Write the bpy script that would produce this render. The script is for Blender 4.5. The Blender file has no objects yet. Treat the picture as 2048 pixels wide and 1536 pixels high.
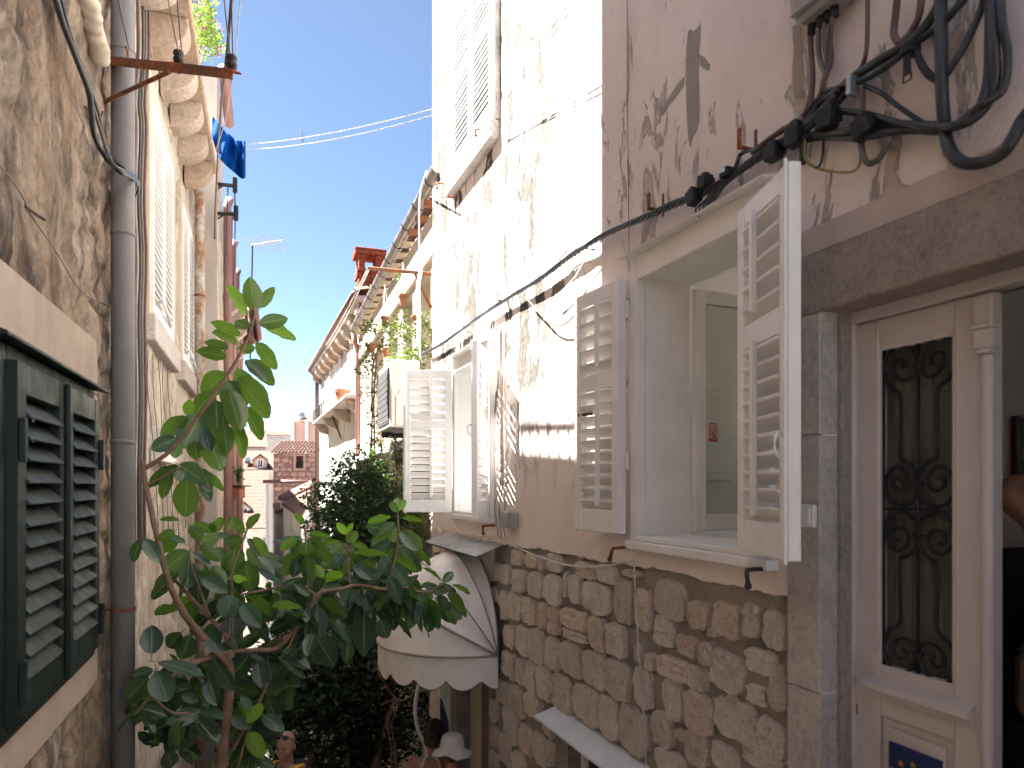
import bpy, bmesh, math, random
from mathutils import Vector, Matrix, Euler, noise
random.seed(7)
R = math.radians
scene = bpy.context.scene
COL = scene.collection

# ---------------------------------------------------------------- camera, sky, sun, exposure
F, HX, HY = 1365.333, 1024.0, 970.0          # focal length and principal point in photo pixels
cam_d = bpy.data.cameras.new('camera'); cam = bpy.data.objects.new('camera', cam_d); COL.objects.link(cam)
cam.location = (0, 0, 0); cam.rotation_euler = (R(90), 0, 0)
cam_d.sensor_width = 36; cam_d.lens = 24; cam_d.shift_y = (HY - 768) / 2048
cam_d.clip_start = 0.05; cam_d.clip_end = 2000
cam_d.dof.use_dof = True; cam_d.dof.focus_distance = 4.6; cam_d.dof.aperture_fstop = 2.8
scene.camera = cam
SUN_EL, SUN_AZ = R(56.0), R(-79.0)           # azimuth from +Y, clockwise
SUN = Vector((math.sin(SUN_AZ) * math.cos(SUN_EL), math.cos(SUN_AZ) * math.cos(SUN_EL), math.sin(SUN_EL)))
world = bpy.data.worlds.new('World'); scene.world = world; world.use_nodes = True
wn = world.node_tree; bgn = wn.nodes['Background']
skyn = wn.nodes.new('ShaderNodeTexSky'); skyn.sky_type = 'NISHITA'; skyn.sun_disc = False
skyn.sun_elevation = SUN_EL; skyn.sun_rotation = SUN_AZ % (2 * math.pi)
skyn.altitude = 20; skyn.air_density = 0.36; skyn.dust_density = 0.12; skyn.ozone_density = 0.0
wb = wn.nodes.new('ShaderNodeMix'); wb.data_type = 'RGBA'; wb.blend_type = 'MULTIPLY'; wb.inputs[0].default_value = 1; wb.inputs[7].default_value = (1, .99, .88, 1)   # white balance
wn.links.new(skyn.outputs[0], wb.inputs[6]); wn.links.new(wb.outputs[2], bgn.inputs[0]); bgn.inputs[1].default_value = 0.05
sun_d = bpy.data.lights.new('sun', 'SUN'); sun_d.energy = 5.0; sun_d.angle = R(0.53); sun_d.color = (1.0, 0.975, 0.94)
sun = bpy.data.objects.new('sun', sun_d); COL.objects.link(sun)
sun.rotation_euler = (-SUN).to_track_quat('-Z', 'Y').to_euler(); sun.location = SUN * 30
vs = scene.view_settings; vs.view_transform = 'Standard'; vs.look = 'None'; vs.gamma = 1; vs.exposure = 3.4
vs.use_curve_mapping = False
scene.cycles.max_bounces = 10; scene.cycles.diffuse_bounces = 8; scene.cycles.glossy_bounces = 3
scene.cycles.transmission_bounces = 4; scene.cycles.transparent_max_bounces = 6
scene.cycles.use_denoising = True; scene.cycles.sample_clamp_indirect = 10
scene.cycles.use_adaptive_sampling = True; scene.cycles.adaptive_threshold = 0.02

# ---------------------------------------------------------------- places: pixel of the photo -> point on a known surface
def pt(px, py, Y): return Vector(((px - HX) / F * Y, Y, (HY - py) / F * Y))
class Wall:
    """vertical plane: u runs along it, away from the viewer, w out into the street"""
    def __init__(s, d, n, D): s.d = Vector((d[0], d[1])).normalized(); s.n = Vector((n[0], n[1])).normalized(); s.D = D
    def __call__(s, u, z, w=0.0):
        p = s.n * (s.D - w) + s.d * u
        return Vector((p.x, p.y, z))
    def at(s, px, py, w=0.0):
        x = (px - HX) / F; Y = (s.D - w) / (s.n.x * x + s.n.y)
        return (s.d.x * x + s.d.y) * Y, (HY - py) / F * Y
    def p(s, px, py, w=0.0):
        u, z = s.at(px, py, w); return s(u, z, w)
    def u(s, px, w=0.0): return s.at(px, HY, w)[0]
    def z(s, px, py, w=0.0): return s.at(px, py, w)[1]
    def shifted(s, dw): return Wall(s.d, s.n, s.D - dw)
def wall_through(p, vpx, right=True):
    k = (vpx - HX) / F; d = Vector((k, 1)).normalized()
    n = Vector((d.y, -d.x)) if right else Vector((-d.y, d.x))
    return Wall(d, n, n.dot(Vector((p[0], p[1]))))
_a = math.atan(559 / F)
RW = Wall((-math.sin(_a), math.cos(_a)), (math.cos(_a), math.sin(_a)), 1.8)      # near house, right
_b = math.atan(496 / F)
LW = Wall((-math.sin(_b), math.cos(_b)), (-math.cos(_b), -math.sin(_b)), 0.8)    # houses, left

# ---------------------------------------------------------------- mesh helpers
WO = {}
def link(o, parent=None):
    COL.objects.link(o)
    if parent is not None: o.parent = parent
    return o
def tag(o, label, cat, group=None):
    o['label'] = label; o['category'] = cat
    if group: o['group'] = group
    return o
def thing(name, loc, label, cat, group=None):
    o = bpy.data.objects.new(name, None); o.empty_display_size = .1; o.location = loc; link(o)
    WO[o.name] = Vector(loc); return tag(o, label, cat, group)
def setmat(me, mat):
    for m in (mat if isinstance(mat, (list, tuple)) else [mat]): me.materials.append(m)
def bevel(o, w, seg=1):
    m = o.modifiers.new('bevel', 'BEVEL'); m.width = w; m.segments = seg; m.limit_method = 'ANGLE'; m.angle_limit = R(40)
    return o
class MB:
    def __init__(s): s.v = []; s.f = []; s.mi = []; s.cur = 0; s.uv = None
    def add(s, vs, fs):
        b = len(s.v); s.v += [Vector(q) for q in vs]; s.f += [tuple(b + i for i in f) for f in fs]; s.mi += [s.cur] * len(fs); return s
    def hexa(s, p):
        return s.add(p, [(0, 1, 2, 3), (7, 6, 5, 4), (0, 4, 5, 1), (1, 5, 6, 2), (2, 6, 7, 3), (3, 7, 4, 0)])
    def box(s, fr, u0, u1, z0, z1, w0, w1):
        return s.hexa([fr(u0, z0, w0), fr(u1, z0, w0), fr(u1, z0, w1), fr(u0, z0, w1), fr(u0, z1, w0), fr(u1, z1, w0), fr(u1, z1, w1), fr(u0, z1, w1)])
    def prism(s, fr, pts, w0, w1):
        n = len(pts); vs = [fr(u, z, w0) for u, z in pts] + [fr(u, z, w1) for u, z in pts]
        return s.add(vs, [tuple(range(n)), tuple(reversed(range(n, 2 * n)))] + [(i, i + n, (i + 1) % n + n, (i + 1) % n) for i in range(n)])
    def tube(s, pts, r, n=8, cap=True):
        pts = [Vector(p) for p in pts]; k = len(pts); rs = r if isinstance(r, (list, tuple)) else [r] * k
        T = []
        for i in range(k):
            a = pts[max(i - 1, 0)]; b = pts[min(i + 1, k - 1)]; t = (b - a)
            T.append(t.normalized() if t.length > 1e-9 else Vector((0, 0, 1)))
        up = Vector((0, 0, 1)) if abs(T[0].z) < .9 else Vector((1, 0, 0))
        N = (up - T[0] * up.dot(T[0])).normalized(); base = len(s.v); vs = []; fs = []
        for i in range(k):
            N = (N - T[i] * N.dot(T[i]))
            N = N.normalized() if N.length > 1e-6 else T[i].orthogonal().normalized()
            B = T[i].cross(N)
            for j in range(n):
                an = 2 * math.pi * j / n; vs.append(pts[i] + (N * math.cos(an) + B * math.sin(an)) * rs[i])
        for i in range(k - 1):
            for j in range(n):
                q = (j + 1) % n; fs.append((i * n + j, i * n + q, (i + 1) * n + q, (i + 1) * n + j))
        if cap: fs += [tuple(reversed(range(n))), tuple((k - 1) * n + j for j in range(n))]
        return s.add(vs, fs)
    def lathe(s, c, prof, n=16, M=None):
        vs = []; fs = []; k = len(prof); M = M or Matrix.Translation(Vector(c))
        for r, z in prof:
            for j in range(n):
                an = 2 * math.pi * j / n; vs.append(M @ Vector((r * math.cos(an), r * math.sin(an), z)))
        for i in range(k - 1):
            for j in range(n):
                q = (j + 1) % n; fs.append((i * n + j, i * n + q, (i + 1) * n + q, (i + 1) * n + j))
        fs += [tuple(reversed(range(n))), tuple((k - 1) * n + j for j in range(n))]
        return s.add(vs, fs)
    def ellipsoid(s, c, r, n=12, m=8, M=None):
        c = Vector(c); vs = [c + Vector((0, 0, -r[2]))]; fs = []
        for i in range(1, m):
            th = math.pi * i / m
            for j in range(n):
                a = 2 * math.pi * j / n
                vs.append(c + Vector((r[0] * math.sin(th) * math.cos(a), r[1] * math.sin(th) * math.sin(a), -r[2] * math.cos(th))))
        vs.append(c + Vector((0, 0, r[2]))); L = len(vs) - 1
        for j in range(n): fs.append((0, 1 + (j + 1) % n, 1 + j)); fs.append((L, L - n + j, L - n + (j + 1) % n))
        for i in range(m - 2):
            for j in range(n):
                q = (j + 1) % n; a = 1 + i * n; fs.append((a + j, a + q, a + n + q, a + n + j))
        if M is not None: vs = [M @ v for v in vs]
        return s.add(vs, fs)
    def mesh(s, name, mat, smooth=False, off=None):
        me = bpy.data.meshes.new(name); off = off or Vector((0, 0, 0))
        me.from_pydata([v - off for v in s.v], [], s.f); setmat(me, mat)
        if any(s.mi): me.polygons.foreach_set('material_index', s.mi)
        if smooth: me.polygons.foreach_set('use_smooth', [True] * len(s.f))
        if s.uv:
            l = me.uv_layers.new(name='UVMap')
            for lp in me.loops: l.data[lp.index].uv = s.uv[lp.vertex_index]
        me.validate(); me.update(); return me
    def build(s, name, mat, parent=None, smooth=False, bev=0, base=None):
        if parent is not None:
            off = WO[parent.name]
        else:
            if base is None:
                xs = [v.x for v in s.v]; ys = [v.y for v in s.v]; zs = [v.z for v in s.v]
                base = Vector(((min(xs) + max(xs)) / 2, (min(ys) + max(ys)) / 2, min(zs)))
            off = Vector(base)
        me = s.mesh(name, mat, smooth, off); o = bpy.data.objects.new(name, me)
        if parent is None: o.location = off
        link(o, parent); WO[o.name] = off
        if bev: bevel(o, bev)
        if smooth == 'auto': pass
        return o
def inst(name, me, parent, M):
    o = bpy.data.objects.new(name, me); link(o, parent)
    o.matrix_local = Matrix.Translation(-WO[parent.name]) @ M if parent is not None else M
    return o
def struct(o, kind='structure'): o['kind'] = kind; return o
def axes(o, x, y, z):
    M = Matrix.Identity(4)
    for i in range(3): M[i][0] = x[i]; M[i][1] = y[i]; M[i][2] = z[i]; M[i][3] = o[i]
    return M
def spline(pts, k=6):
    """Catmull-Rom through points"""
    pts = [Vector(p) for p in pts]; out = []
    for i in range(len(pts) - 1):
        p0 = pts[max(i - 1, 0)]; p1 = pts[i]; p2 = pts[i + 1]; p3 = pts[min(i + 2, len(pts) - 1)]
        for j in range(k):
            t = j / k
            out.append(.5 * ((2 * p1) + (p2 - p0) * t + (2 * p0 - 5 * p1 + 4 * p2 - p3) * t * t + (3 * p1 - p0 - 3 * p2 + p3) * t ** 3))
    out.append(pts[-1]); return out
def sag(a, b, s, k=16):
    a, b = Vector(a), Vector(b)
    return [a.lerp(b, t / k) - Vector((0, 0, s * 4 * (t / k) * (1 - t / k))) for t in range(k + 1)]
def holed(mb, fr, u0, u1, z0, z1, holes, w=0.0, depth=.3, step=None):
    """front face with rectangular openings and their reveals"""
    us = sorted({u0, u1, *[h[0] for h in holes], *[h[1] for h in holes]}); zs = sorted({z0, z1, *[h[2] for h in holes], *[h[3] for h in holes]})
    us = [u for u in us if u0 <= u <= u1]; zs = [z for z in zs if z0 <= z <= z1]
    for i in range(len(us) - 1):
        for j in range(len(zs) - 1):
            cu, cz = (us[i] + us[i + 1]) / 2, (zs[j] + zs[j + 1]) / 2
            if any(h[0] < cu < h[1] and h[2] < cz < h[3] for h in holes): continue
            mb.add([fr(us[i], zs[j], w), fr(us[i + 1], zs[j], w), fr(us[i + 1], zs[j + 1], w), fr(us[i], zs[j + 1], w)], [(0, 1, 2, 3)])
    for h in holes:
        a, b, c, d = h[:4]; q = [(a, c), (b, c), (b, d), (a, d)]
        for i in range(4):
            (ua, za), (ub, zb) = q[i], q[(i + 1) % 4]
            mb.add([fr(ua, za, w), fr(ub, zb, w), fr(ub, zb, w - depth), fr(ua, za, w - depth)], [(0, 1, 2, 3)])
    return mb

# ---------------------------------------------------------------- materials
class NT:
    def __init__(s, name):
        s.m = bpy.data.materials.new(name); s.m.use_nodes = True; s.t = s.m.node_tree
        s.b = s.t.nodes['Principled BSDF']; s.pos = None
    def n(s, kind, **kw):
        x = s.t.nodes.new(kind)
        for k, v in kw.items(): setattr(x, k, v)
        return x
    def l(s, a, b): s.t.links.new(a, b)
    def vec(s, stretch=(1, 1, 1), obj=False):
        if obj: src = s.n('ShaderNodeTexCoord').outputs['Object']
        else: src = s.n('ShaderNodeNewGeometry').outputs['Position']
        mp = s.n('ShaderNodeMapping'); mp.inputs['Scale'].default_value = stretch; s.l(src, mp.inputs['Vector']); return mp.outputs[0]
    def noise(s, scale, detail=5, rough=.55, stretch=(1, 1, 1), dist=0, obj=False):
        x = s.n('ShaderNodeTexNoise'); x.inputs['Scale'].default_value = scale; x.inputs['Detail'].default_value = detail
        x.inputs['Roughness'].default_value = rough; x.inputs['Distortion'].default_value = dist
        s.l(s.vec(stretch, obj), x.inputs['Vector']); return x.outputs[0]
    def ramp(s, fac, stops, interp='LINEAR'):
        r = s.n('ShaderNodeValToRGB'); r.color_ramp.interpolation = interp; e = r.color_ramp.elements
        while len(e) < len(stops): e.new(.5)
        for i, (p, c) in enumerate(stops):
            e[i].position = p; e[i].color = (c, c, c, 1) if isinstance(c, (int, float)) else (*c, 1)
        s.l(fac, r.inputs[0]); return r.outputs[0]
    def mix(s, fac, a, b, mode='MIX'):
        x = s.n('ShaderNodeMix', data_type='RGBA', blend_type=mode)
        for v, i in ((fac, 0), (a, 6), (b, 7)):
            if isinstance(v, (int, float)): x.inputs[i].default_value = v if i == 0 else (v, v, v, 1)
            elif isinstance(v, tuple): x.inputs[i].default_value = (*v, 1)
            else: s.l(v, x.inputs[i])
        return x.outputs[2]
    def math(s, op, a, b=0.0, c=None):
        x = s.n('ShaderNodeMath', operation=op)
        for i, v in enumerate((a, b, c)):
            if v is None: continue
            if isinstance(v, (int, float)): x.inputs[i].default_value = v
            else: s.l(v, x.inputs[i])
        return x.outputs[0]
    def bump(s, h, strength=.5, dist=.01, prev=None):
        x = s.n('ShaderNodeBump'); x.inputs['Strength'].default_value = strength; x.inputs['Distance'].default_value = dist
        s.l(h, x.inputs['Height'])
        if prev is not None: s.l(prev, x.inputs['Normal'])
        return x.outputs[0]
    def out(s, col=None, rough=None, normal=None, metal=None, spec=None):
        for v, k in ((col, 'Base Color'), (rough, 'Roughness'), (normal, 'Normal'), (metal, 'Metallic'), (spec, 'Specular IOR Level')):
            if v is None: continue
            if isinstance(v, (int, float)): s.b.inputs[k].default_value = v
            elif isinstance(v, tuple): s.b.inputs[k].default_value = (*v, 1)
            else: s.l(v, s.b.inputs[k])
        return s.m
def sc(c, k): return tuple(min(1, x * k) for x in c)
def plain(name, c, rough=.6, var=.18, scale=6, bump=.2, bscale=60, bdist=.002, dirt=None, dirt_amt=.5, dscale=2.5, metal=0, stretch=(1, 1, 1), obj=False, spec=.5):
    t = NT(name); n1 = t.noise(scale, 6, .6, stretch, obj=obj)
    col = t.ramp(n1, [(.3, sc(c, 1 - var)), (.7, sc(c, 1 + var))])
    if dirt:
        m = t.ramp(t.noise(dscale, 9, .68, (1, 1, .35), .4, obj=obj), [(.5, 0.0), (.72, dirt_amt)]); col = t.mix(m, col, dirt)
    rr = t.ramp(t.noise(scale * 3, 4, .5, obj=obj), [(.3, max(.05, rough - .08)), (.7, min(1, rough + .1))])
    nm = t.bump(t.noise(bscale, 5, .6, stretch, obj=obj), bump, bdist)
    return t.out(col, rr, nm, metal, spec)
def random_tint(t, col, amt=.25, hue=None):
    oi = t.n('ShaderNodeObjectInfo').outputs['Random']
    k = t.ramp(oi, [(0, 1 - amt), (1, 1 + amt * .6)])
    col = t.mix(1.0, col, k, 'MULTIPLY')
    if hue:
        o2 = t.math('FRACT', t.math('MULTIPLY', oi, 7.31)); col = t.mix(t.ramp(o2, [(.55, 0.0), (1, .75)]), col, t.mix(1.0, col, hue, 'MULTIPLY'))
    return col
def plaster_mat(name, base, under, peel_lo, peel_hi, grime):
    t = NT(name)
    c = t.ramp(t.noise(1.6, 7, .62, (1, 1, .7)), [(.25, sc(base, .86)), (.5, base), (.78, sc(base, 1.1))])
    streak = t.ramp(t.noise(3.5, 6, .6, (1.4, 1.4, .14), .3), [(.48, 0.0), (.8, .55)])
    c = t.mix(streak, c, grime)
    c = t.mix(t.ramp(t.noise(14, 5, .6), [(.4, 0.0), (.75, .18)]), c, sc(base, 1.25))
    # where the paint has come off
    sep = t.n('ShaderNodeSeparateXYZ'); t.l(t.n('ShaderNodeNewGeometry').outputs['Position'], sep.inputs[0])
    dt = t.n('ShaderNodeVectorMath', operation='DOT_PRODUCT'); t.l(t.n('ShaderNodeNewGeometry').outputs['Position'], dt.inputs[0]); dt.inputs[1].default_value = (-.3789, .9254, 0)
    sunlit_dark = t.ramp(t.math('MULTIPLY_ADD', dt.outputs['Value'], .15, .05), [(.50, 0.0), (.64, 1.0)])     # peel scars painted blacker towards the sunlit corner to survive the glare
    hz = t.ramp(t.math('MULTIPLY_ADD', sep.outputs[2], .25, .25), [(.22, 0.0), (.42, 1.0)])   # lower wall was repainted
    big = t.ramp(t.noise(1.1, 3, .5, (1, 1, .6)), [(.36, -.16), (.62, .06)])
    pn = t.math('ADD', t.noise(5.5, 10, .66, (1.25, 1.25, .42), .6), t.math('MULTIPLY_ADD', sunlit_dark, .045, big))
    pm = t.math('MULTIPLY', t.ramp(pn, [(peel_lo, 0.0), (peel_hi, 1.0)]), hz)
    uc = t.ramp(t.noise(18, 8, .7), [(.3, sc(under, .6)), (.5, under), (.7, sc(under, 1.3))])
    uc = t.mix(sunlit_dark, uc, t.ramp(t.noise(26, 8, .7), [(.3, (.03, .027, .022)), (.7, (.13, .115, .09))]))
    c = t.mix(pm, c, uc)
    # small pits
    pit = t.math('MULTIPLY', t.ramp(t.noise(46, 3, .5, (1, 1, .7)), [(.70, 0.0), (.74, 1.0)]), t.ramp(t.noise(2.3, 2), [(.45, 0.0), (.62, 1.0)]))
    c = t.mix(t.math('MULTIPLY', pit, .75), c, sc(under, .45))
    h = t.math('ADD', t.math('MULTIPLY', t.noise(9, 9, .62), .55), t.math('MULTIPLY', pm, -.5))
    nm = t.bump(h, .7, .022); nm = t.bump(t.noise(70, 6, .7), .35, .004, nm); nm = t.bump(pit, -.5, .006, nm)
    return t.out(c, t.ramp(pm, [(0, .78), (1, .95)]), nm, spec=.25)
def stone_mat(name, c, warm, dark, scale=9, amt=.25, bump=.8, rnd=True):
    t = NT(name)
    col = t.ramp(t.noise(scale, 9, .68), [(.28, sc(c, .74)), (.45, c), (.62, sc(c, 1.1)), (.8, sc(c, 1.22))])
    col = t.mix(t.ramp(t.noise(scale * .45, 5, .6, dist=.6), [(.52, 0.0), (.74, .6)]), col, warm)
    col = t.mix(t.ramp(t.noise(scale * 2.2, 8, .75, dist=.4), [(.60, 0.0), (.72, .7)]), col, dark)
    col = t.mix(1.0, col, t.ramp(t.noise(scale * 7, 6, .8), [(.3, .75), (.5, 1.08), (.7, 1.3)]), 'MULTIPLY')
    if rnd: col = random_tint(t, col, amt, (1.05, .93, .84))
    v = t.n('ShaderNodeTexVoronoi'); v.inputs['Scale'].default_value = scale * 5; t.l(t.vec(), v.inputs['Vector'])
    nm = t.bump(t.noise(scale * 1.6, 10, .74), bump, .045); nm = t.bump(t.noise(scale * 4.2, 8, .75), bump * .9, .02, nm); nm = t.bump(v.outputs[0], .35, .008, nm); nm = t.bump(t.noise(scale * 9, 7, .75), .6, .006, nm)
    return t.out(col, .92, nm, spec=.2)
def rubble_mat(name, mort, stone, dark, warm, streak):
    t = NT(name); a = t.n('ShaderNodeAttribute', attribute_name='stone').outputs['Fac']
    sc1 = t.ramp(t.noise(9, 10, .7, (1, 1, .55), .5), [(.25, sc(stone, .5)), (.5, stone), (.75, sc(stone, 1.35))])
    mo = t.ramp(t.noise(6, 8, .65, (1, 1, .5)), [(.3, sc(mort, .75)), (.7, sc(mort, 1.2))])
    col = t.mix(a, mo, sc1)
    col = t.mix(t.ramp(t.noise(2.6, 7, .62, (1, 1, .55), .6), [(.5, 0.0), (.7, .8)]), col, warm)
    col = t.mix(t.ramp(t.noise(3.4, 10, .68, (1, 1, streak), .7), [(.46, 0.0), (.62, .88)]), col, dark)
    col = t.mix(t.ramp(t.noise(19, 9, .75, (1, 1, .6), .5), [(.5, 0.0), (.66, .6)]), col, sc(dark, 1.6))
    nm = t.bump(t.noise(14, 10, .74, (1, 1, .5), .5), 1.0, .05); nm = t.bump(t.noise(60, 7, .75), .8, .008, nm)
    return t.out(col, .95, nm, spec=.15)
def wood_paint(name, c, chip, rough=.45, amt=.5, rnd=0):
    t = NT(name)
    col = t.ramp(t.noise(5, 5, .55), [(.3, sc(c, .93)), (.7, sc(c, 1.04))])
    col = t.mix(t.ramp(t.noise(4, 8, .65, (1, 1, .3)), [(.52, 0.0), (.8, .35)]), col, sc(c, .72))
    col = t.mix(t.ramp(t.noise(22, 9, .75), [(.66, 0.0), (.72, amt)]), col, chip)
    if rnd: col = random_tint(t, col, rnd)
    nm = t.bump(t.noise(40, 6, .6, (1, 1, .12)), .25, .003)
    return t.out(col, t.ramp(t.noise(12, 4), [(.3, rough - .08), (.7, rough + .15)]), nm, spec=.4)
def metal_mat(name, c, rough=.45, rust=None, amt=.6, metal=.6):
    t = NT(name); col = t.ramp(t.noise(14, 6, .6), [(.3, sc(c, .8)), (.7, sc(c, 1.15))]); mt = metal; rg = rough
    if rust:
        m = t.ramp(t.noise(9, 9, .7, (1, 1, .6), .3), [(.42, 0.0), (.6, amt)])
        rc = t.ramp(t.noise(40, 6, .6), [(.3, sc(rust, .5)), (.7, sc(rust, 1.4))]); col = t.mix(m, col, rc)
        mt = t.math('MULTIPLY_ADD', m, -metal, metal); rg = t.math('MULTIPLY_ADD', m, .4, rough)
    return t.out(col, rg, t.bump(t.noise(60, 5, .6), .3, .002), mt)
def leaf_mat(name, top, under, trans, rough=.3, mid=None, gloss=.5):
    """leaf blade: Object colour tints it, UV.x runs across the blade"""
    t = NT(name); oi = t.n('ShaderNodeObjectInfo'); geo = t.n('ShaderNodeNewGeometry')
    tc = t.mix(1.0, top, oi.outputs['Color'], 'MULTIPLY')
    tc = t.mix(t.ramp(t.noise(7, 5, .6), [(.35, 0.0), (.75, .35)]), tc, sc(top, .55))
    uc = t.mix(1.0, under, oi.outputs['Color'], 'MULTIPLY')
    c = t.mix(geo.outputs['Backfacing'], tc, uc)
    nm = t.bump(t.noise(45, 4, .6), .25, .002)
    if mid:
        uvn = t.n('ShaderNodeUVMap'); sp = t.n('ShaderNodeSeparateXYZ'); t.l(uvn.outputs[0], sp.inputs[0])
        dx = t.math('ABSOLUTE', t.math('SUBTRACT', sp.outputs[0], .5))
        c = t.mix(t.ramp(dx, [(.018, .85), (.035, 0.0)]), c, mid)
        c = t.mix(t.ramp(dx, [(.475, 0.0), (.5, .5)]), c, (.16, .09, .05))
        w = t.n('ShaderNodeTexWave'); w.inputs['Scale'].default_value = 9; w.inputs['Distortion'].default_value = 1.2; w.bands_direction = 'Y'
        cm = t.n('ShaderNodeCombineXYZ'); t.l(dx, cm.inputs[0]); t.l(t.math('SUBTRACT', sp.outputs[1], t.math('MULTIPLY', dx, .35)), cm.inputs[1]); t.l(cm.outputs[0], w.inputs['Vector'])
        nm = t.bump(w.outputs[1], .12, .004, nm)
    t.out(c, rough, nm, spec=gloss)
    tr = t.n('ShaderNodeBsdfTranslucent'); t.l(t.mix(1.0, trans, oi.outputs['Color'], 'MULTIPLY'), tr.inputs[0]); mx = t.n('ShaderNodeMixShader'); mx.inputs[0].default_value = .32
    o = t.t.nodes['Material Output']; t.l(t.b.outputs[0], mx.inputs[1]); t.l(tr.outputs[0], mx.inputs[2]); t.l(mx.outputs[0], o.inputs[0])
    return t.m
def glass_mat(name, tint=(.55, .6, .6), rough=.03, see=.55):
    t = NT(name); t.out((.03, .035, .035), rough, spec=.6)
    tr = t.n('ShaderNodeBsdfTransparent'); tr.inputs[0].default_value = (*tint, 1); mx = t.n('ShaderNodeMixShader'); mx.inputs[0].default_value = see
    o = t.t.nodes['Material Output']; t.l(t.b.outputs[0], mx.inputs[1]); t.l(tr.outputs[0], mx.inputs[2]); t.l(mx.outputs[0], o.inputs[0])
    return t.m

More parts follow.
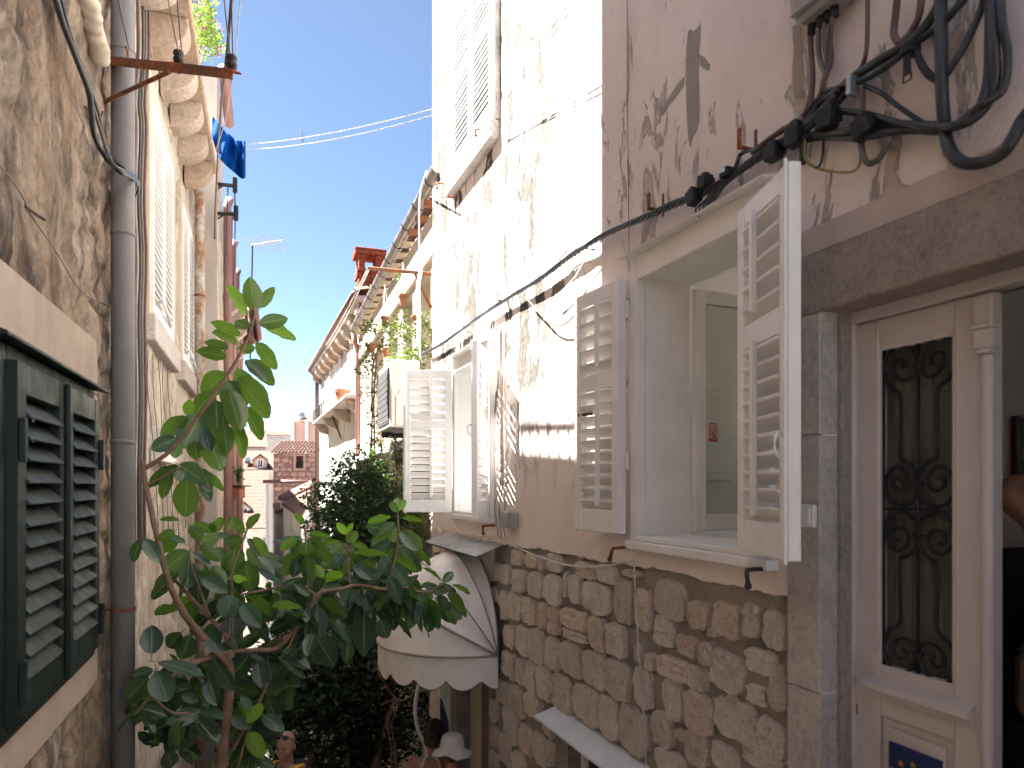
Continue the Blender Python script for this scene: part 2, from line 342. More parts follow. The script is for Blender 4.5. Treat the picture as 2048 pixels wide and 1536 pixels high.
MAT = dict(
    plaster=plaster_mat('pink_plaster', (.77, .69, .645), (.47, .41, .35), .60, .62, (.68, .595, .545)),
    patch=plain('cement_patch', (.31, .285, .255), .9, .1, 5, .4, 60, .003),
    stone=stone_mat('limestone', (.86, .775, .67), (.80, .665, .53), (.40, .34, .28), 9, .14, 1.0),
    mortar=plain('mortar', (.31, .275, .24), .95, .22, 7, .8, 45, .008, (.13, .11, .09), .6),
    trim=stone_mat('trim_stone', (.44, .405, .375), (.37, .325, .29), (.15, .125, .115), 6, .06, .3),
    lintel=stone_mat('lintel_stone', (.44, .395, .355), (.33, .28, .24), (.12, .105, .095), 8, .06, .8),
    rubble=rubble_mat('rubble_wall', (.40, .31, .23), (.50, .415, .33), (.075, .06, .052), (.38, .25, .15), .42),
    house_stone=rubble_mat('old_render', (.70, .62, .52), (.72, .65, .56), (.36, .29, .22), (.62, .50, .36), .6),
    white=wood_paint('white_paint', (.82, .81, .79), (.4, .36, .32), .42, .25),
    white_wall=plain('white_wall', (.76, .74, .70), .8, .05, 3, .2, 80, .001),
    door=wood_paint('door_paint', (.56, .52, .505), (.22, .17, .12), .45, .35),
    green=wood_paint('green_paint', (.004, .012, .0095), (.03, .04, .03), .5, .2),
    pipe=plain('fibre_cement_pipe', (.17, .165, .165), .8, .1, 5, .5, 180, .0015, (.13, .12, .12), .5),
    pink_pipe=plain('pink_pipe', (.30, .165, .145), .6, .1, 5, .15),
    pale_pipe=metal_mat('rusty_pale_pipe', (.5, .48, .42), .7, (.32, .14, .05), .9, 0),
    brown_pipe=plain('brown_pipe', (.16, .085, .07), .5, .15, 5, .15),
    rust=metal_mat('rusty_iron', (.12, .06, .04), .7, (.30, .10, .035), 1.0, .3),
    iron=plain('black_iron', (.006, .006, .007), .6, .2, 20, .3),
    darkmetal=plain('dark_metal', (.05, .045, .04), .5, .2, 20, .3, metal=.5),
    zinc=metal_mat('zinc', (.45, .46, .47), .4, (.2, .15, .1), .35, .7),
    gutter=metal_mat('grey_gutter', (.22, .2, .19), .35, (.3, .25, .22), .4, .5),
    cable=plain('black_cable', (.022, .024, .028), .38, .2, 9, .2, dirt=(.09, .085, .08), dirt_amt=.5, dscale=8),
    cable2=plain('grey_cable', (.13, .115, .10), .5, .25, 9, .2, dirt=(.06, .05, .045), dirt_amt=.6, dscale=8),
    cable3=plain('brown_cable', (.11, .065, .05), .5, .2, 9, .2),
    wire=plain('white_wire', (.55, .52, .47), .5, .1, 9, .1),
    yellow_wire=plain('yellow_wire', (.28, .24, .05), .5, .1, 9, .1),
    plastic=plain('white_plastic', (.72, .71, .69), .35, .04, 4, .05),
    ac=plain('ac_casing', (.62, .59, .53), .45, .05, 4, .05),
    acdark=plain('ac_grille', (.05, .05, .05), .5, .1, 4, .05),
    foam=plain('expanding_foam', (.62, .54, .43), .85, .12, 14, .5, 60, .004),
    terracotta=plain('terracotta', (.30, .12, .065), .85, .2, 9, .3),
    tile=plain('roof_tile', (.095, .04, .022), .85, .4, 5, .4, 30, .01, (.11, .07, .045), .5, 6),
    brick=stone_mat('red_brick', (.26, .07, .04), (.24, .09, .05), (.2, .1, .07), 7, .2, .5),
    redstone=stone_mat('pink_stone', (.56, .37, .31), (.50, .30, .24), (.25, .17, .14), 3, .22, .6),
    redmortar=plain('pink_mortar', (.40, .25, .21), .95, .15, 5, .5),
    farwall=plain('far_plaster', (.48, .43, .38), .9, .12, 1.5, .4, 20, .01, (.2, .17, .14), .6, 1.2),
    greywall=plain('far_grey_stone', (.30, .27, .255), .9, .2, 2.5, .6, 14, .02, (.17, .15, .14), .6, 1.5),
    oldwhite=plain('flaking_limewash', (.58, .56, .52), .9, .1, 2.5, .6, 14, .02, (.2, .16, .12), .9, 2.2),
    cream=plain('cream_plaster', (.52, .45, .36), .9, .08, 2.5, .4, 24, .01, (.25, .19, .14), .5, 1.6),
    canvas=plain('awning_canvas', (.84, .80, .75), .85, .06, 3, .35, 260, .0008, (.36, .29, .22), .6, 2.4),
    bark=plain('fig_bark', (.20, .125, .085), .85, .3, 14, .7, 60, .004),
    leaf=leaf_mat('rubber_leaf', (.045, .08, .058), (.095, .16, .05), (.17, .33, .04), .22, (.24, .34, .14)),
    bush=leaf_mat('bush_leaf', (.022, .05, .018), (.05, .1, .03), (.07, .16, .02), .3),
    creeper=leaf_mat('creeper_leaf', (.12, .17, .05), (.16, .2, .07), (.2, .3, .05), .5),
    blue=plain('blue_cloth', (.002, .05, .25), .95, .12, 5, .3, 200, .001, spec=.05),
    pinkcloth=plain('pink_cloth', (.26, .13, .11), .9, .1, 5, .3, 200, .001),
    paving=stone_mat('paving', (.55, .52, .47), (.45, .4, .34), (.2, .17, .15), 4, .15, .4),
    earth=plain('earth', (.35, .31, .26), .95, .2, 2, .6),
    glass=glass_mat('window_glass', (.82, .81, .78), .03, .85),
    dark_glass=glass_mat('dark_glass', (.25, .27, .26), .05, .3),
    wood=plain('varnished_wood', (.19, .075, .03), .4, .25, 6, .3, 30, .002, stretch=(1, 1, .15)),
    darkwood=plain('dark_wood', (.012, .011, .011), .4, .2, 6, .2),
    blue_board=plain('blue_board', (.006, .02, .1), .5, .1, 6, .05),
    star=plain('star_yellow', (.50, .27, .05), .6, .05, 6, .05),
    sticker=plain('sticker_red', (.40, .06, .05), .5, .05, 6, .05),
    sticker_w=plain('sticker_white', (.6, .56, .52), .5, .05, 6, .05),
    linen=plain('linen', (.45, .40, .34), .9, .08, 5, .4, 120, .002),
    picture=plain('picture_print', (.30, .26, .20), .7, .1, 4, .05),
    skin=plain('skin', (.40, .20, .13), .5, .12, 8, .25, 60, .001),
    skin2=plain('tanned_skin', (.32, .18, .125), .5, .12, 8, .25, 60, .001),
    shirt=plain('navy_cloth', (.012, .014, .022), .9, .2, 8, .3),
    whitecloth=plain('white_cloth', (.6, .57, .55), .9, .06, 8, .3),
    hair=plain('brown_hair', (.045, .022, .013), .45, .4, 30, .8, 60, .004, stretch=(1, 1, .4)),
    yellow=plain('yellow_strap', (.62, .36, .05), .7, .1, 8, .2),
    lens=plain('sunglass_lens', (.02, .03, .05), .08, .1, 4, 0),
    flower=leaf_mat('flower_petal', (.42, .05, .22), (.42, .1, .25), (.4, .1, .2), .5),
)

def hit(px, py, P, nrm):
    d = Vector(((px - HX) / F, 1, (HY - py) / F)); return d * (Vector(P).dot(nrm) / d.dot(nrm))
V3 = lambda v2: Vector((v2.x, v2.y, 0))
OUT_R, D_R = -V3(RW.n), V3(RW.d)
OUT_L, D_L = -V3(LW.n), V3(LW.d)
UP = Vector((0, 0, 1))

# ================================================================ SETTING: ground and stepped street
GZ = lambda Y: -1.5 - .4 * max(Y, -2) if Y < 26 else -1.5 - .4 * 26
g = MB(); N = 60
for (x0, x1, y0, y1, z) in ((-400, 400, 30, 900, -12.2),):
    g.add([(x0, y0, z), (x1, y0, z), (x1, y1, z), (x0, y1, z)], [(0, 1, 2, 3)])
g.add([(-400, 30, -12.2), (400, 30, -12.2), (400, -40, -13.2), (-400, -40, -13.2)], [(0, 1, 2, 3)])
struct(g.build('ground', MAT['earth'], base=(0, 0, -13)))
st = bpy.data.objects.new('stepped_street', None); st.location = (0, 0, -1.5); link(st); WO[st.name] = Vector((0, 0, -1.5)); struct(st)
for i in range(-6, 60):                                    # one stone tread after the other, downhill
    y0 = i * .42; z = -1.5 - max(0, i) * .168 + (min(0, i) * -.168)
    a = [LW.n * LW.D, RW.n * RW.D]
    xl = lambda y: (-.8 - .3415 * y) / .9399 - .15; xr = lambda y: (1.8 - .3789 * y) / .9254 + (.15 if y < 6.5 else .5)
    m = MB(); m.hexa([(xl(y0), y0, z - .35), (xr(y0), y0, z - .35), (xr(y0 + .44), y0 + .44, z - .35), (xl(y0 + .44), y0 + .44, z - .35),
                      (xl(y0), y0, z), (xr(y0), y0, z), (xr(y0 + .44), y0 + .44, z - .012), (xl(y0 + .44), y0 + .44, z - .012)])
    m.build('step', MAT['paving'], st)

# ================================================================ shutters
SLATS = {}
def slat_mesh(L, wd, th, mat):
    k = (round(L, 3), round(wd, 3), mat.name)
    if k not in SLATS:
        m = MB(); b = th * .5; h = wd / 2
        prof = [(-h, -b), (h - .006, -b), (h, -b * .2), (h, b * .6), (h - .004, b), (-h, b)]
        n = len(prof); vs = [Vector((0, y, z)) for y, z in prof] + [Vector((L, y, z)) for y, z in prof]
        m.add(vs, [tuple(range(n)), tuple(reversed(range(n, 2 * n)))] + [(i, i + n, (i + 1) % n + n, (i + 1) % n) for i in range(n)])
        SLATS[k] = m.mesh('slat', mat)
    return SLATS[k]
def shutter(parent, M, W, H, secs, mat, tilt=40, T=.042, stile=.058, top=.075, bot=.11, mid=.08, rod=.42, sl_w=None, bev=.003, name='shutter'):
    """M: x from hinge to free edge, y towards the viewer, z up; secs: (share of height, slats) from the top"""
    fr = lambda u, z, w: M @ Vector((u, w, z))
    m = MB(); m.box(fr, 0, stile, 0, H, 0, T); m.box(fr, W - stile, W, 0, H, 0, T)
    m.box(fr, stile, W - stile, H - top, H, .001, T - .001); m.box(fr, stile, W - stile, 0, bot, .001, T - .001)
    z1 = H - top; inner = H - top - bot - mid * (len(secs) - 1); places = []
    for k, (share, n) in enumerate(secs):
        z0 = z1 - inner * share; places.append((z0, z1, n))
        if k < len(secs) - 1: m.box(fr, stile, W - stile, z0 - mid, z0, .001, T - .001)
        z1 = z0 - mid
    s = m.build(name, mat, parent, bev=bev)
    for z0, z1, n in places:
        pitch = (z1 - z0) / n; wd = sl_w or min(pitch * 1.12, .072); me = slat_mesh(W - 2 * stile + .006, wd, .012, mat)
        for i in range(n):
            inst('slat', me, s, M @ Matrix.Translation((stile - .003, T * .5, z0 + pitch * (i + .5))) @ Matrix.Rotation(R(tilt + random.uniform(-2, 2)), 4, 'X'))
        if rod:
            r = MB(); r.box(fr, rod * W - .012, rod * W + .012, z0 + pitch * .35, z1 + pitch * .18, T * .5 + wd * .36, T * .5 + wd * .36 + .018)
            r.build('tilt_rod', mat, s, bev=.002)
    return s
def hinge(parent, p, mat, h=.07):
    m = MB(); m.tube([p - UP * h / 2, p + UP * h / 2], .009, 8); m.tube([p - UP * h / 2 - UP * .012, p - UP * h / 2], .006, 6)
    return m.build('hinge', mat, parent)
def stay(parent, p, out, side, mat, L=.09):
    """iron shutter stay with a round knob"""
    m = MB(); q = p + out * L; m.tube([p, q], .008, 6); e = q + side * .035 - UP * .055
    m.tube([q - out * .004, q + side * .012 - UP * .01, e], .009, 6); m.ellipsoid(e, (.014, .014, .014), 8, 6)
    return m.build('shutter_stay', mat, parent, smooth=True)

# ================================================================ RIGHT NEAR HOUSE
H1 = thing('plastered_house', RW(3, -3.2), 'pink plastered house with white shuttered windows, rubble stone base and sunlit far half', 'house')
uF = RW.u(865); u_jamb = RW.u(1580); u_door = RW.u(1645); U_NEAR = -5.0
W1 = (RW.u(1532), RW.u(1281), -.245, .985)
W2 = (RW.u(984), RW.u(914), -.225, .985)
W3 = (RW.u(991), RW.u(911), 2.72, 4.25)
W4 = (RW.u(1285), RW.u(1128), -2.1, -1.40)
DR = (.60, u_door, -1.5, .575)
DR2 = (4.86, 5.72, -3.9, -1.36)
zE = -.34
def edge_z(u):
    t = (u - u_jamb) / (RW.u(1009) - u_jamb)
    return -.392 - .05 * max(0, (t - .35)) + .010 * math.sin(u * 9.3) * math.sin(u * 4.1 + 1) + .013 * (noise.noise(Vector((u * 11, 3, 1)))) + .006 * noise.noise(Vector((u * 41, 7, 1)))
m = MB(); TOP = 5.0
holed(m, RW, u_jamb - .02, uF, zE, TOP, [W1, W2, W3], 0, .28)
n = 260; vs = []; fs = []
for i in range(n + 1):
    u = u_jamb - .02 + (uF - u_jamb + .02) * i / n; z = edge_z(u)
    vs += [RW(u, zE, 0), RW(u, z + .004, 0), RW(u, z, -.006), RW(u, z + .003, -.05)]
    if i: b = 4 * i; fs += [(b - 4, b, b + 1, b - 3), (b - 3, b + 1, b + 2, b - 2), (b - 2, b + 2, b + 3, b - 1)]
m.add(vs, fs)
holed(m, RW, U_NEAR, u_jamb - .02, -3.5, TOP, [DR], 0, .34)
# far side wall, back, roof closing the volume
m.add([RW(uF, -5, 0), RW(uF, -5, -3.5), RW(uF, TOP, -3.5), RW(uF, TOP, 0)], [(0, 1, 2, 3)])

m.add([RW(uF, TOP, .0), RW(U_NEAR, TOP, .0), RW(U_NEAR, TOP, -3.5), RW(uF, TOP, -3.5)], [(0, 1, 2, 3)])
m.add([RW(U_NEAR, -5, 0), RW(U_NEAR, -5, -3.5), RW(U_NEAR, TOP, -3.5), RW(U_NEAR, TOP, 0)], [(0, 1, 2, 3)])
REAR = [(2.5, 3.7, -.5, 1.2), (-.3, .25, .2, .9), (4.8, 5.8, -.4, 1.2)]
holed(m, RW, U_NEAR, uF, -5, TOP, REAR, -3.5, .15)          # unseen back wall, openings added to let daylight into the dark rooms
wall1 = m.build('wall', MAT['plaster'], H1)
# rubble base: mortar bed and single stones
m = MB(); holed(m, RW, u_jamb - .02, uF, -4.6, -.3, [W4, DR2], -.026, .3); base1 = m.build('mortar_bed', MAT['mortar'], H1)
SV = []
def stone_piece(parent, fr, uc, zc, su, sz, prot, mat, seed, rough=.16, w0=-.05, n=14, rings=3, sq=3.2):
    rnd = random.Random(seed); a = su / 2; b = sz / 2; ph = rnd.uniform(0, 6.28); rot = rnd.uniform(-.10, .10)
    prof = []
    for k in range(n):
        th = 2 * math.pi * k / n; c, s_ = math.cos(th), math.sin(th)
        rr = (abs(c) ** sq + abs(s_) ** sq) ** (-1 / sq)
        rr *= 1 + rough * (noise.noise(Vector((c * 1.3 + seed * 3.7, s_ * 1.3, ph)))) + .06 * rnd.uniform(-1, 1)
        prof.append((rr * c, rr * s_))
    vs = []; fs = []
    lev = [(1.03, w0), (1.0, -.012), (.965, prot * .8 + .001), (.74, prot), (.38, prot)]
    for li, (k, w) in enumerate(lev):
        for (x, y) in prof:
            x2, y2 = x * math.cos(rot) - y * math.sin(rot), x * math.sin(rot) + y * math.cos(rot)
            jw = 0 if li < 2 else (.007 + abs(prot) * .35) * (noise.noise(Vector((x2 * 2.1 * k + seed, y2 * 2.1 * k, ph))) + .45 * rnd.uniform(-1, 1))
            vs.append(fr(uc + a * x2 * k, zc + b * y2 * k, w + jw))
    L = len(lev)
    vs.append(fr(uc, zc, prot + .006 * rnd.uniform(-1, 1)))
    for l in range(L - 1):
        for k in range(n):
            q = (k + 1) % n; fs.append((l * n + k, l * n + q, (l + 1) * n + q, (l + 1) * n + k))
    fs += [((L - 1) * n + k, (L - 1) * n + (k + 1) % n, L * n) for k in range(n)]
    mb = MB(); mb.add(vs, fs); return mb.build('stone', mat, parent, smooth=False)
STONES = [(68,315,70,140),(120,330,18,110),(165,345,65,130),(95,470,34,90),(235,245,65,100),(322,262,78,88),(385,275,28,100),(465,278,95,115),(662,322,115,110),(795,345,115,115),(950,340,120,40),
 (250,385,85,150),(348,410,95,165),(452,435,100,195),(538,412,30,155),(595,435,72,185),(725,490,180,200),(888,510,115,285),(1022,560,95,265),(1178,510,190,240),(1145,700,120,190),(1360,600,125,180),(1530,630,175,240),(1690,630,105,220),(1835,690,140,250),
 (162,530,52,180),(228,540,80,180),(312,570,85,165),(392,600,60,180),(463,630,70,165),(585,620,170,125),(598,722,155,62),(735,715,105,220),(850,750,110,210),(992,830,40,130),(1285,780,115,130),(1412,835,85,150),(1200,925,200,150),(1345,985,140,150),(1530,945,210,245),(1740,880,190,160),(1715,1085,130,120),(1850,1050,110,300),
 (190,725,65,155),(268,755,75,190),(355,785,95,220),(458,830,80,215),(565,865,135,230),(712,930,150,245),(865,990,145,255),(1015,1050,105,260),(1200,1120,115,265),(1355,1195,175,270),(1580,1235,265,255),(1810,1350,175,220),
 (175,895,52,150),(210,925,22,160),(262,945,68,175),(325,985,60,205),(405,1015,90,215),(512,1080,110,245),(655,1145,160,240),(800,1225,120,280),(940,1310,150,300),(1135,1300,135,220),(1345,1410,155,250),(1515,1470,155,170),(1750,1475,260,150),(1030,1330,48,260),
 (165,1080,50,150),(232,1125,90,200),(340,1155,115,150),(200,1275,95,225),(290,1360,85,185),(375,1420,85,190),(440,1440,46,150),(160,1420,70,190),(245,1500,80,140),(1180,1500,180,150),(430,1290,60,100),
 (95,1180,42,140),(130,1060,40,150),(95,1340,50,150),(90,1500,50,140),(1570,1110,60,50),(1450,700,50,60),(1060,880,50,110),(1250,1330,60,60),(1700,1250,50,60)]
for i, (cx, cy, w_, h_) in enumerate(STONES):
    px, py = 960 + cx / 3.072, 1036 + cy / 3.072; hw, hh = w_ / 3.072 / 2, h_ / 3.072 / 2
    uc, zc = RW.at(px, py, -.02); u0 = RW.u(px - hw, -.02); u1 = RW.u(px + hw, -.02); sz = RW.z(px, py - hh, -.02) - RW.z(px, py + hh, -.02)
    su = abs(u1 - u0) * .94; sz *= .95
    stone_piece(base1, RW, uc, zc, su, sz, random.uniform(-.004, .010), MAT['stone'], i + 1, w0=-.06, n=20, sq=random.uniform(3.2, 8))
# beyond the awning and lower down the wall goes on in squared blocks
k = 200
for row in range(9):
    z = -.52 - row * .27; u = RW.u(985) + (.1 if row % 2 else 0)
    while u < uF - .1:
        L = random.uniform(.18, .34); c = u + L / 2
        if not (DR2[0] - .16 < c < DR2[1] + .16 and z < DR2[3] + .18): stone_piece(base1, RW, c, z, L - .025, .24, .012, MAT['stone'], k, rough=.06, sq=6)
        u += L; k += 1

# doorway: stone jamb, lintel, near jamb
j0, j1 = u_door, u_jamb
for z0, z1 in ((-1.5, RW.z(1600, 1372)), (RW.z(1600, 1372), RW.z(1600, 873)), (RW.z(1600, 873), .572)):
    m = MB(); m.box(RW, j0 - .002, j1, z0 + .0015, z1 - .0015, -.34, .014); m.build('jamb_stone', MAT['trim'], H1, bev=.004)
    m = MB(); m.box(RW, DR[0] - .19, DR[0] + .002, z0 + .0015, z1 - .0015, -.34, .014); m.build('jamb_stone', MAT['trim'], H1, bev=.004)
m = MB(); m.box(RW, DR[0] - .26, j1 - .02, .5715, .772, -.34, .02); m.build('lintel', MAT['lintel'], H1, bev=.006)
m = MB(); m.box(RW, DR[0] - .4, j1 - .02, .775, .86, .001, .005); m.build('plaster_band', plain('pale_band', (.50, .43, .38), .9, .1, 6, .5, 40, .004, (.36, .29, .24), .6), H1)
m = MB(); m.box(RW, DR[0] - .1, j0, -1.52, -1.46, -.6, .12); m.build('threshold', MAT['trim'], H1, bev=.01)
# rebate of the jamb: rough darker recess
m = MB(); m.box(RW, u_door - .022, u_door - .001, -1.5, .574, -.118, -.062); m.build('rebate', MAT['lintel'], H1, bev=.004)

# door leaf, closed; the other leaf swung into the room
DW = -.125; DFR = RW.shifted(DW)
dl0, dl1 = RW.u(1985, DW), RW.u(1700, DW)
door = None
def dz(px, py): return RW.z(px, py, DW)
gx0, gx1 = RW.u(1908, DW), RW.u(1757, DW); gz0, gz1 = dz(1830, 1356), dz(1830, 679)
m = MB(); m.box(RW, dl1 + .002, u_door - .024, -1.46, .574, DW - .05, DW + .02); m.box(RW, DR[0] + .03, u_door - .024, .535, .573, DW - .05, DW + .018); m.build('door_frame', MAT['door'], H1, bev=.003)
m = MB(); zt = .532; T0 = DW - .045
m.box(RW, gx1, dl1, -1.45, zt, T0, DW); m.box(RW, dl0, gx0, -1.45, zt, T0, DW)
m.box(RW, gx0, gx1, gz1, zt, T0, DW - .001); m.box(RW, gx0, gx1, -.74, gz0, T0, DW - .001); m.box(RW, gx0, gx1, -1.45, -1.30, T0, DW - .001)
m.box(RW, gx0 + .001, gx1 - .001, -1.30, -.74, T0, DW - .016)
m.box(RW, gx0 + .03, gx1 - .03, -1.27, -.77, DW - .016, DW - .004)
door = m.build('door', MAT['door'], H1, bev=.004)
m = MB(); m.prism(lambda u, z, w: RW(w, z, u), [(DW - .001, dz(1830, 1372)), (DW + .012, dz(1830, 1372) - .006), (DW + .034, dz(1830, 1372) - .022), (DW + .034, dz(1830, 1372) - .042), (DW + .018, dz(1830, 1372) - .052), (DW + .012, dz(1830, 1372) - .066), (DW - .001, dz(1830, 1372) - .07)], RW.u(1936, DW + .03), RW.u(1722, DW + .03))
m.build('ledge', MAT['door'], door, bev=.002)
# astragal on the meeting stile
m = MB(); r_ = .017; ua = dl0 + .012
m.tube([RW(ua, -1.4, DW), RW(ua, .36, DW)], r_, 12); m.box(RW, ua - .02, ua + .02, .36, .375, DW - .01, DW + .026); m.box(RW, ua - .022, ua + .03, .375, .43, DW - .01, DW + .02); m.box(RW, ua - .026, ua + .034, .43, .445, DW - .01, DW + .028); m.box(RW, ua - .02, ua + .03, .445, .525, DW - .01, DW + .016)
m.build('astragal', MAT['door'], door, bev=.003)
m = MB(); m.box(RW, gx0, gx1, gz0, gz1, DW - .034, DW - .029); m.build('door_pane', MAT['glass'], door)
m = MB(); n_ = 60; vs = []; fs = []
for i in range(n_ + 1):
    u = gx0 - .02 + (gx1 - gx0 + .04) * i / n_; w = DW - .05 + .005 * math.sin(i * .9) + .003 * math.sin(i * 2.3)
    vs += [RW(u, gz0 - .03, w), RW(u, gz1 + .03, w)]
    if i: fs.append((2 * i - 2, 2 * i, 2 * i + 1, 2 * i - 1))
m.add(vs, fs); m.build('door_curtain', plain('net_curtain', (.56, .55, .53), .9, .08, 8, .2), door, smooth=True)
m = MB()
for (a, b, c, d) in ((gx0, gx1, gz0, gz0 + .012), (gx0, gx1, gz1 - .012, gz1), (gx0, gx0 + .008, gz0, gz1), (gx1 - .008, gx1, gz0, gz1)):
    m.box(RW, a, b, c, d, DW - .028, DW - .004)
m.build('glazing_bead', MAT['door'], door)
# wrought iron grille
IW = DW - .012; m = MB()
def z5(x, y): return RW.at(1548 + x / 2.866, 1000 + y / 2.866, IW)
uc5 = z5(826, 55)[0]; zc5 = z5(826, 55)[1]
bottom = [(722, 350), (722, 520), (722, 698), (668, 740), (637, 800), (634, 880), (655, 940), (700, 980), (755, 985), (800, 950), (822, 890), (812, 835), (770, 795), (720, 795), (690, 830), (688, 875), (712, 905), (742, 905), (758, 885), (750, 862), (733, 862)]
upper = [(826, 215), (818, 250), (790, 300), (748, 330), (722, 350)]
ring = [(826, 205), (812, 130), (775, 85), (722, 70), (672, 90), (644, 135), (640, 190), (655, 245), (690, 285), (725, 288), (758, 262), (772, 215), (755, 172), (722, 160), (692, 175), (682, 205), (695, 228), (715, 230)]
for path, r_ in ((upper[:-1] + bottom, .0062), (ring, .0062)):
    for my in (1, -1):
        for mx in (1, -1):
            q = []
            for (x, y) in path:
                u, z = z5(x, y); q.append(RW(uc5 + (u - uc5) * mx, zc5 + (z - zc5) * my, IW))
            m.tube(spline(q, 5), r_, 6)
m.tube([RW(uc5, gz0, IW), RW(uc5, gz1, IW)], .0065, 6); m.tube([RW(gx1 - .008, gz0, IW), RW(gx1 - .008, gz1, IW)], .0065, 6)
m.tube([RW(gx0, zc5, IW), RW(gx1, zc5, IW)], .004, 6); m.tube([RW(gx0, gz0 + .004, IW), RW(gx1, gz0 + .004, IW)], .006, 6); m.tube([RW(gx0, gz1 - .004, IW), RW(gx1, gz1 - .004, IW)], .006, 6)
for y in (205, 885):
    z = z5(826, y)[1] - zc5
    for s_ in (1, -1): m.box(RW, uc5 - .014, uc5 + .014, zc5 + z * s_ - .006, zc5 + z * s_ + .006, IW - .01, IW + .01)
m.build('iron_grille', MAT['iron'], door, smooth=True)
# blue plate with yellow stars low on the door
bz = dz(1768, 1478); m = MB(); m.box(RW, gx0 + .036, gx1 - .04, -1.2, bz, DW - .004, DW + .004); plate = m.build('star_plate', MAT['blue_board'], door)
m = MB(); cu = (gx0 + gx1) / 2; czp = bz - .125
for k in range(12):
    a = 2 * math.pi * k / 12; cx, cz = cu + .082 * math.cos(a), czp + .082 * math.sin(a)
    pts = []
    for j in range(10):
        rr = .0125 if j % 2 == 0 else .0052; b = math.pi / 2 + j * math.pi / 5; pts.append((cx + rr * math.cos(b), cz + rr * math.sin(b)))
    m.prism(RW, pts, DW + .0042, DW + .0056)
m.build('star', MAT['star'], plate)
m = MB(); m.box(RW, dl1 - .03, dl1 - .018, dz(1745, 1440), dz(1745, 1418), DW, DW + .002); m.build('keyhole', MAT['rust'], door)
# second leaf swung open into the room on the near side
m = MB(); m.box(RW, DR[0] + .01, DR[0] + .05, -1.45, .53, DW - .5, DW - .03); m.build('door', MAT['door'], H1, bev=.004)

# interior shells (two rooms behind the wall)
def room(u0, u1, z0, z1, w1, hole=None):
    m = MB(); w0 = -.05
    m.add([RW(u0, z0, w0), RW(u0, z1, w0), RW(u0, z1, w1), RW(u0, z0, w1)], [(0, 1, 2, 3)]); m.add([RW(u1, z0, w0), RW(u1, z1, w0), RW(u1, z1, w1), RW(u1, z0, w1)], [(0, 1, 2, 3)])
    holed(m, RW, u0, u1, z0, z1, [hole] if hole else [], w1, .06); m.add([RW(u0, z1, w0), RW(u1, z1, w0), RW(u1, z1, w1), RW(u0, z1, w1)], [(0, 1, 2, 3)])
    m.build('room_wall', MAT['white_wall'], H1)
    m = MB(); m.add([RW(u0, z0, w0), RW(u1, z0, w0), RW(u1, z0, w1), RW(u0, z0, w1)], [(0, 1, 2, 3)]); m.build('room_floor', MAT['wood'], H1)
room(2.05, 4.1, -1.45, 1.45, -3.44, REAR[0]); room(-1.4, 2.0, -1.47, 1.25, -3.44, REAR[1]); room(4.4, 6.2, -1.2, 1.45, -3.44, REAR[2]); room(4.4, 6.2, 1.9, 4.6, -2.5)

# windows
def window(Wn, depth=.28, casement=True, cap=True):
    a, b, z0, z1 = Wn; m = MB(); fw = .04
    m.box(RW, b - .012, b + .05, z0 - .02, z1 + .105, -.02, .028); m.box(RW, a - .05, a + .012, z0 - .02, z1 + .105, -.02, .028)
    m.box(RW, a + .0125, b - .0125, z1 - .012, z1 + .105, -.02, .026)
    f = m.build('window_frame', MAT['white'], H1, bev=.003)
    m = MB(); m.box(RW, a - .06, b + .06, z0 - .06, z0 - .0205, -.2, .05); m.box(RW, a + .002, b - .002, z0 - .0195, z0 + .004, -.27, .03); m.build('sill', MAT['white'], f, bev=.004)
    if cap:
        m = MB(); m.prism(lambda u, z, w: RW(w, z, u), [(-.01, z1 + .108), (.08, z1 + .098), (.085, z1 + .104), (-.01, z1 + .124)], a - .07, b + .07); m.build('drip_cap', MAT['white'], f)
    m = MB()   # lining of the deep reveal
    m.box(RW, b - .010, b - .001, z0, z1, -.279, -.021); m.box(RW, a + .001, a + .010, z0, z1, -.279, -.021); m.box(RW, a + .0105, b - .0105, z1 - .010, z1 - .001, -.279, -.021)
    m.build('reveal_lining', MAT['white'], f)
    if casement:
        cw = (b - a) / 2 - .015
        for side in (1, -1):
            hu = b - .03 if side > 0 else a + .03; t = .036
            fr = lambda u, z, w, hu=hu: RW(hu + w, z, -.285 - u)
            m = MB(); m.box(fr, 0, .06, z0 + .02, z1 - .03, -t / 2, t / 2); m.box(fr, cw - .05, cw, z0 + .02, z1 - .03, -t / 2, t / 2)
            m.box(fr, .06, cw - .05, z1 - .095, z1 - .031, -t / 2, t / 2); m.box(fr, .06, cw - .05, z0 + .021, z0 + .10, -t / 2, t / 2)
            c = m.build('casement', MAT['white'], f, bev=.003)
            # the pane is its own part beside its casement
            m = MB(); m.box(fr, .06, cw - .05, z0 + .10, z1 - .095, -.003, .003); m.build('pane', MAT['glass'], f)
    return f
f1 = window(W1); f2 = window(W2); f3 = window(W3, casement=False, cap=False)
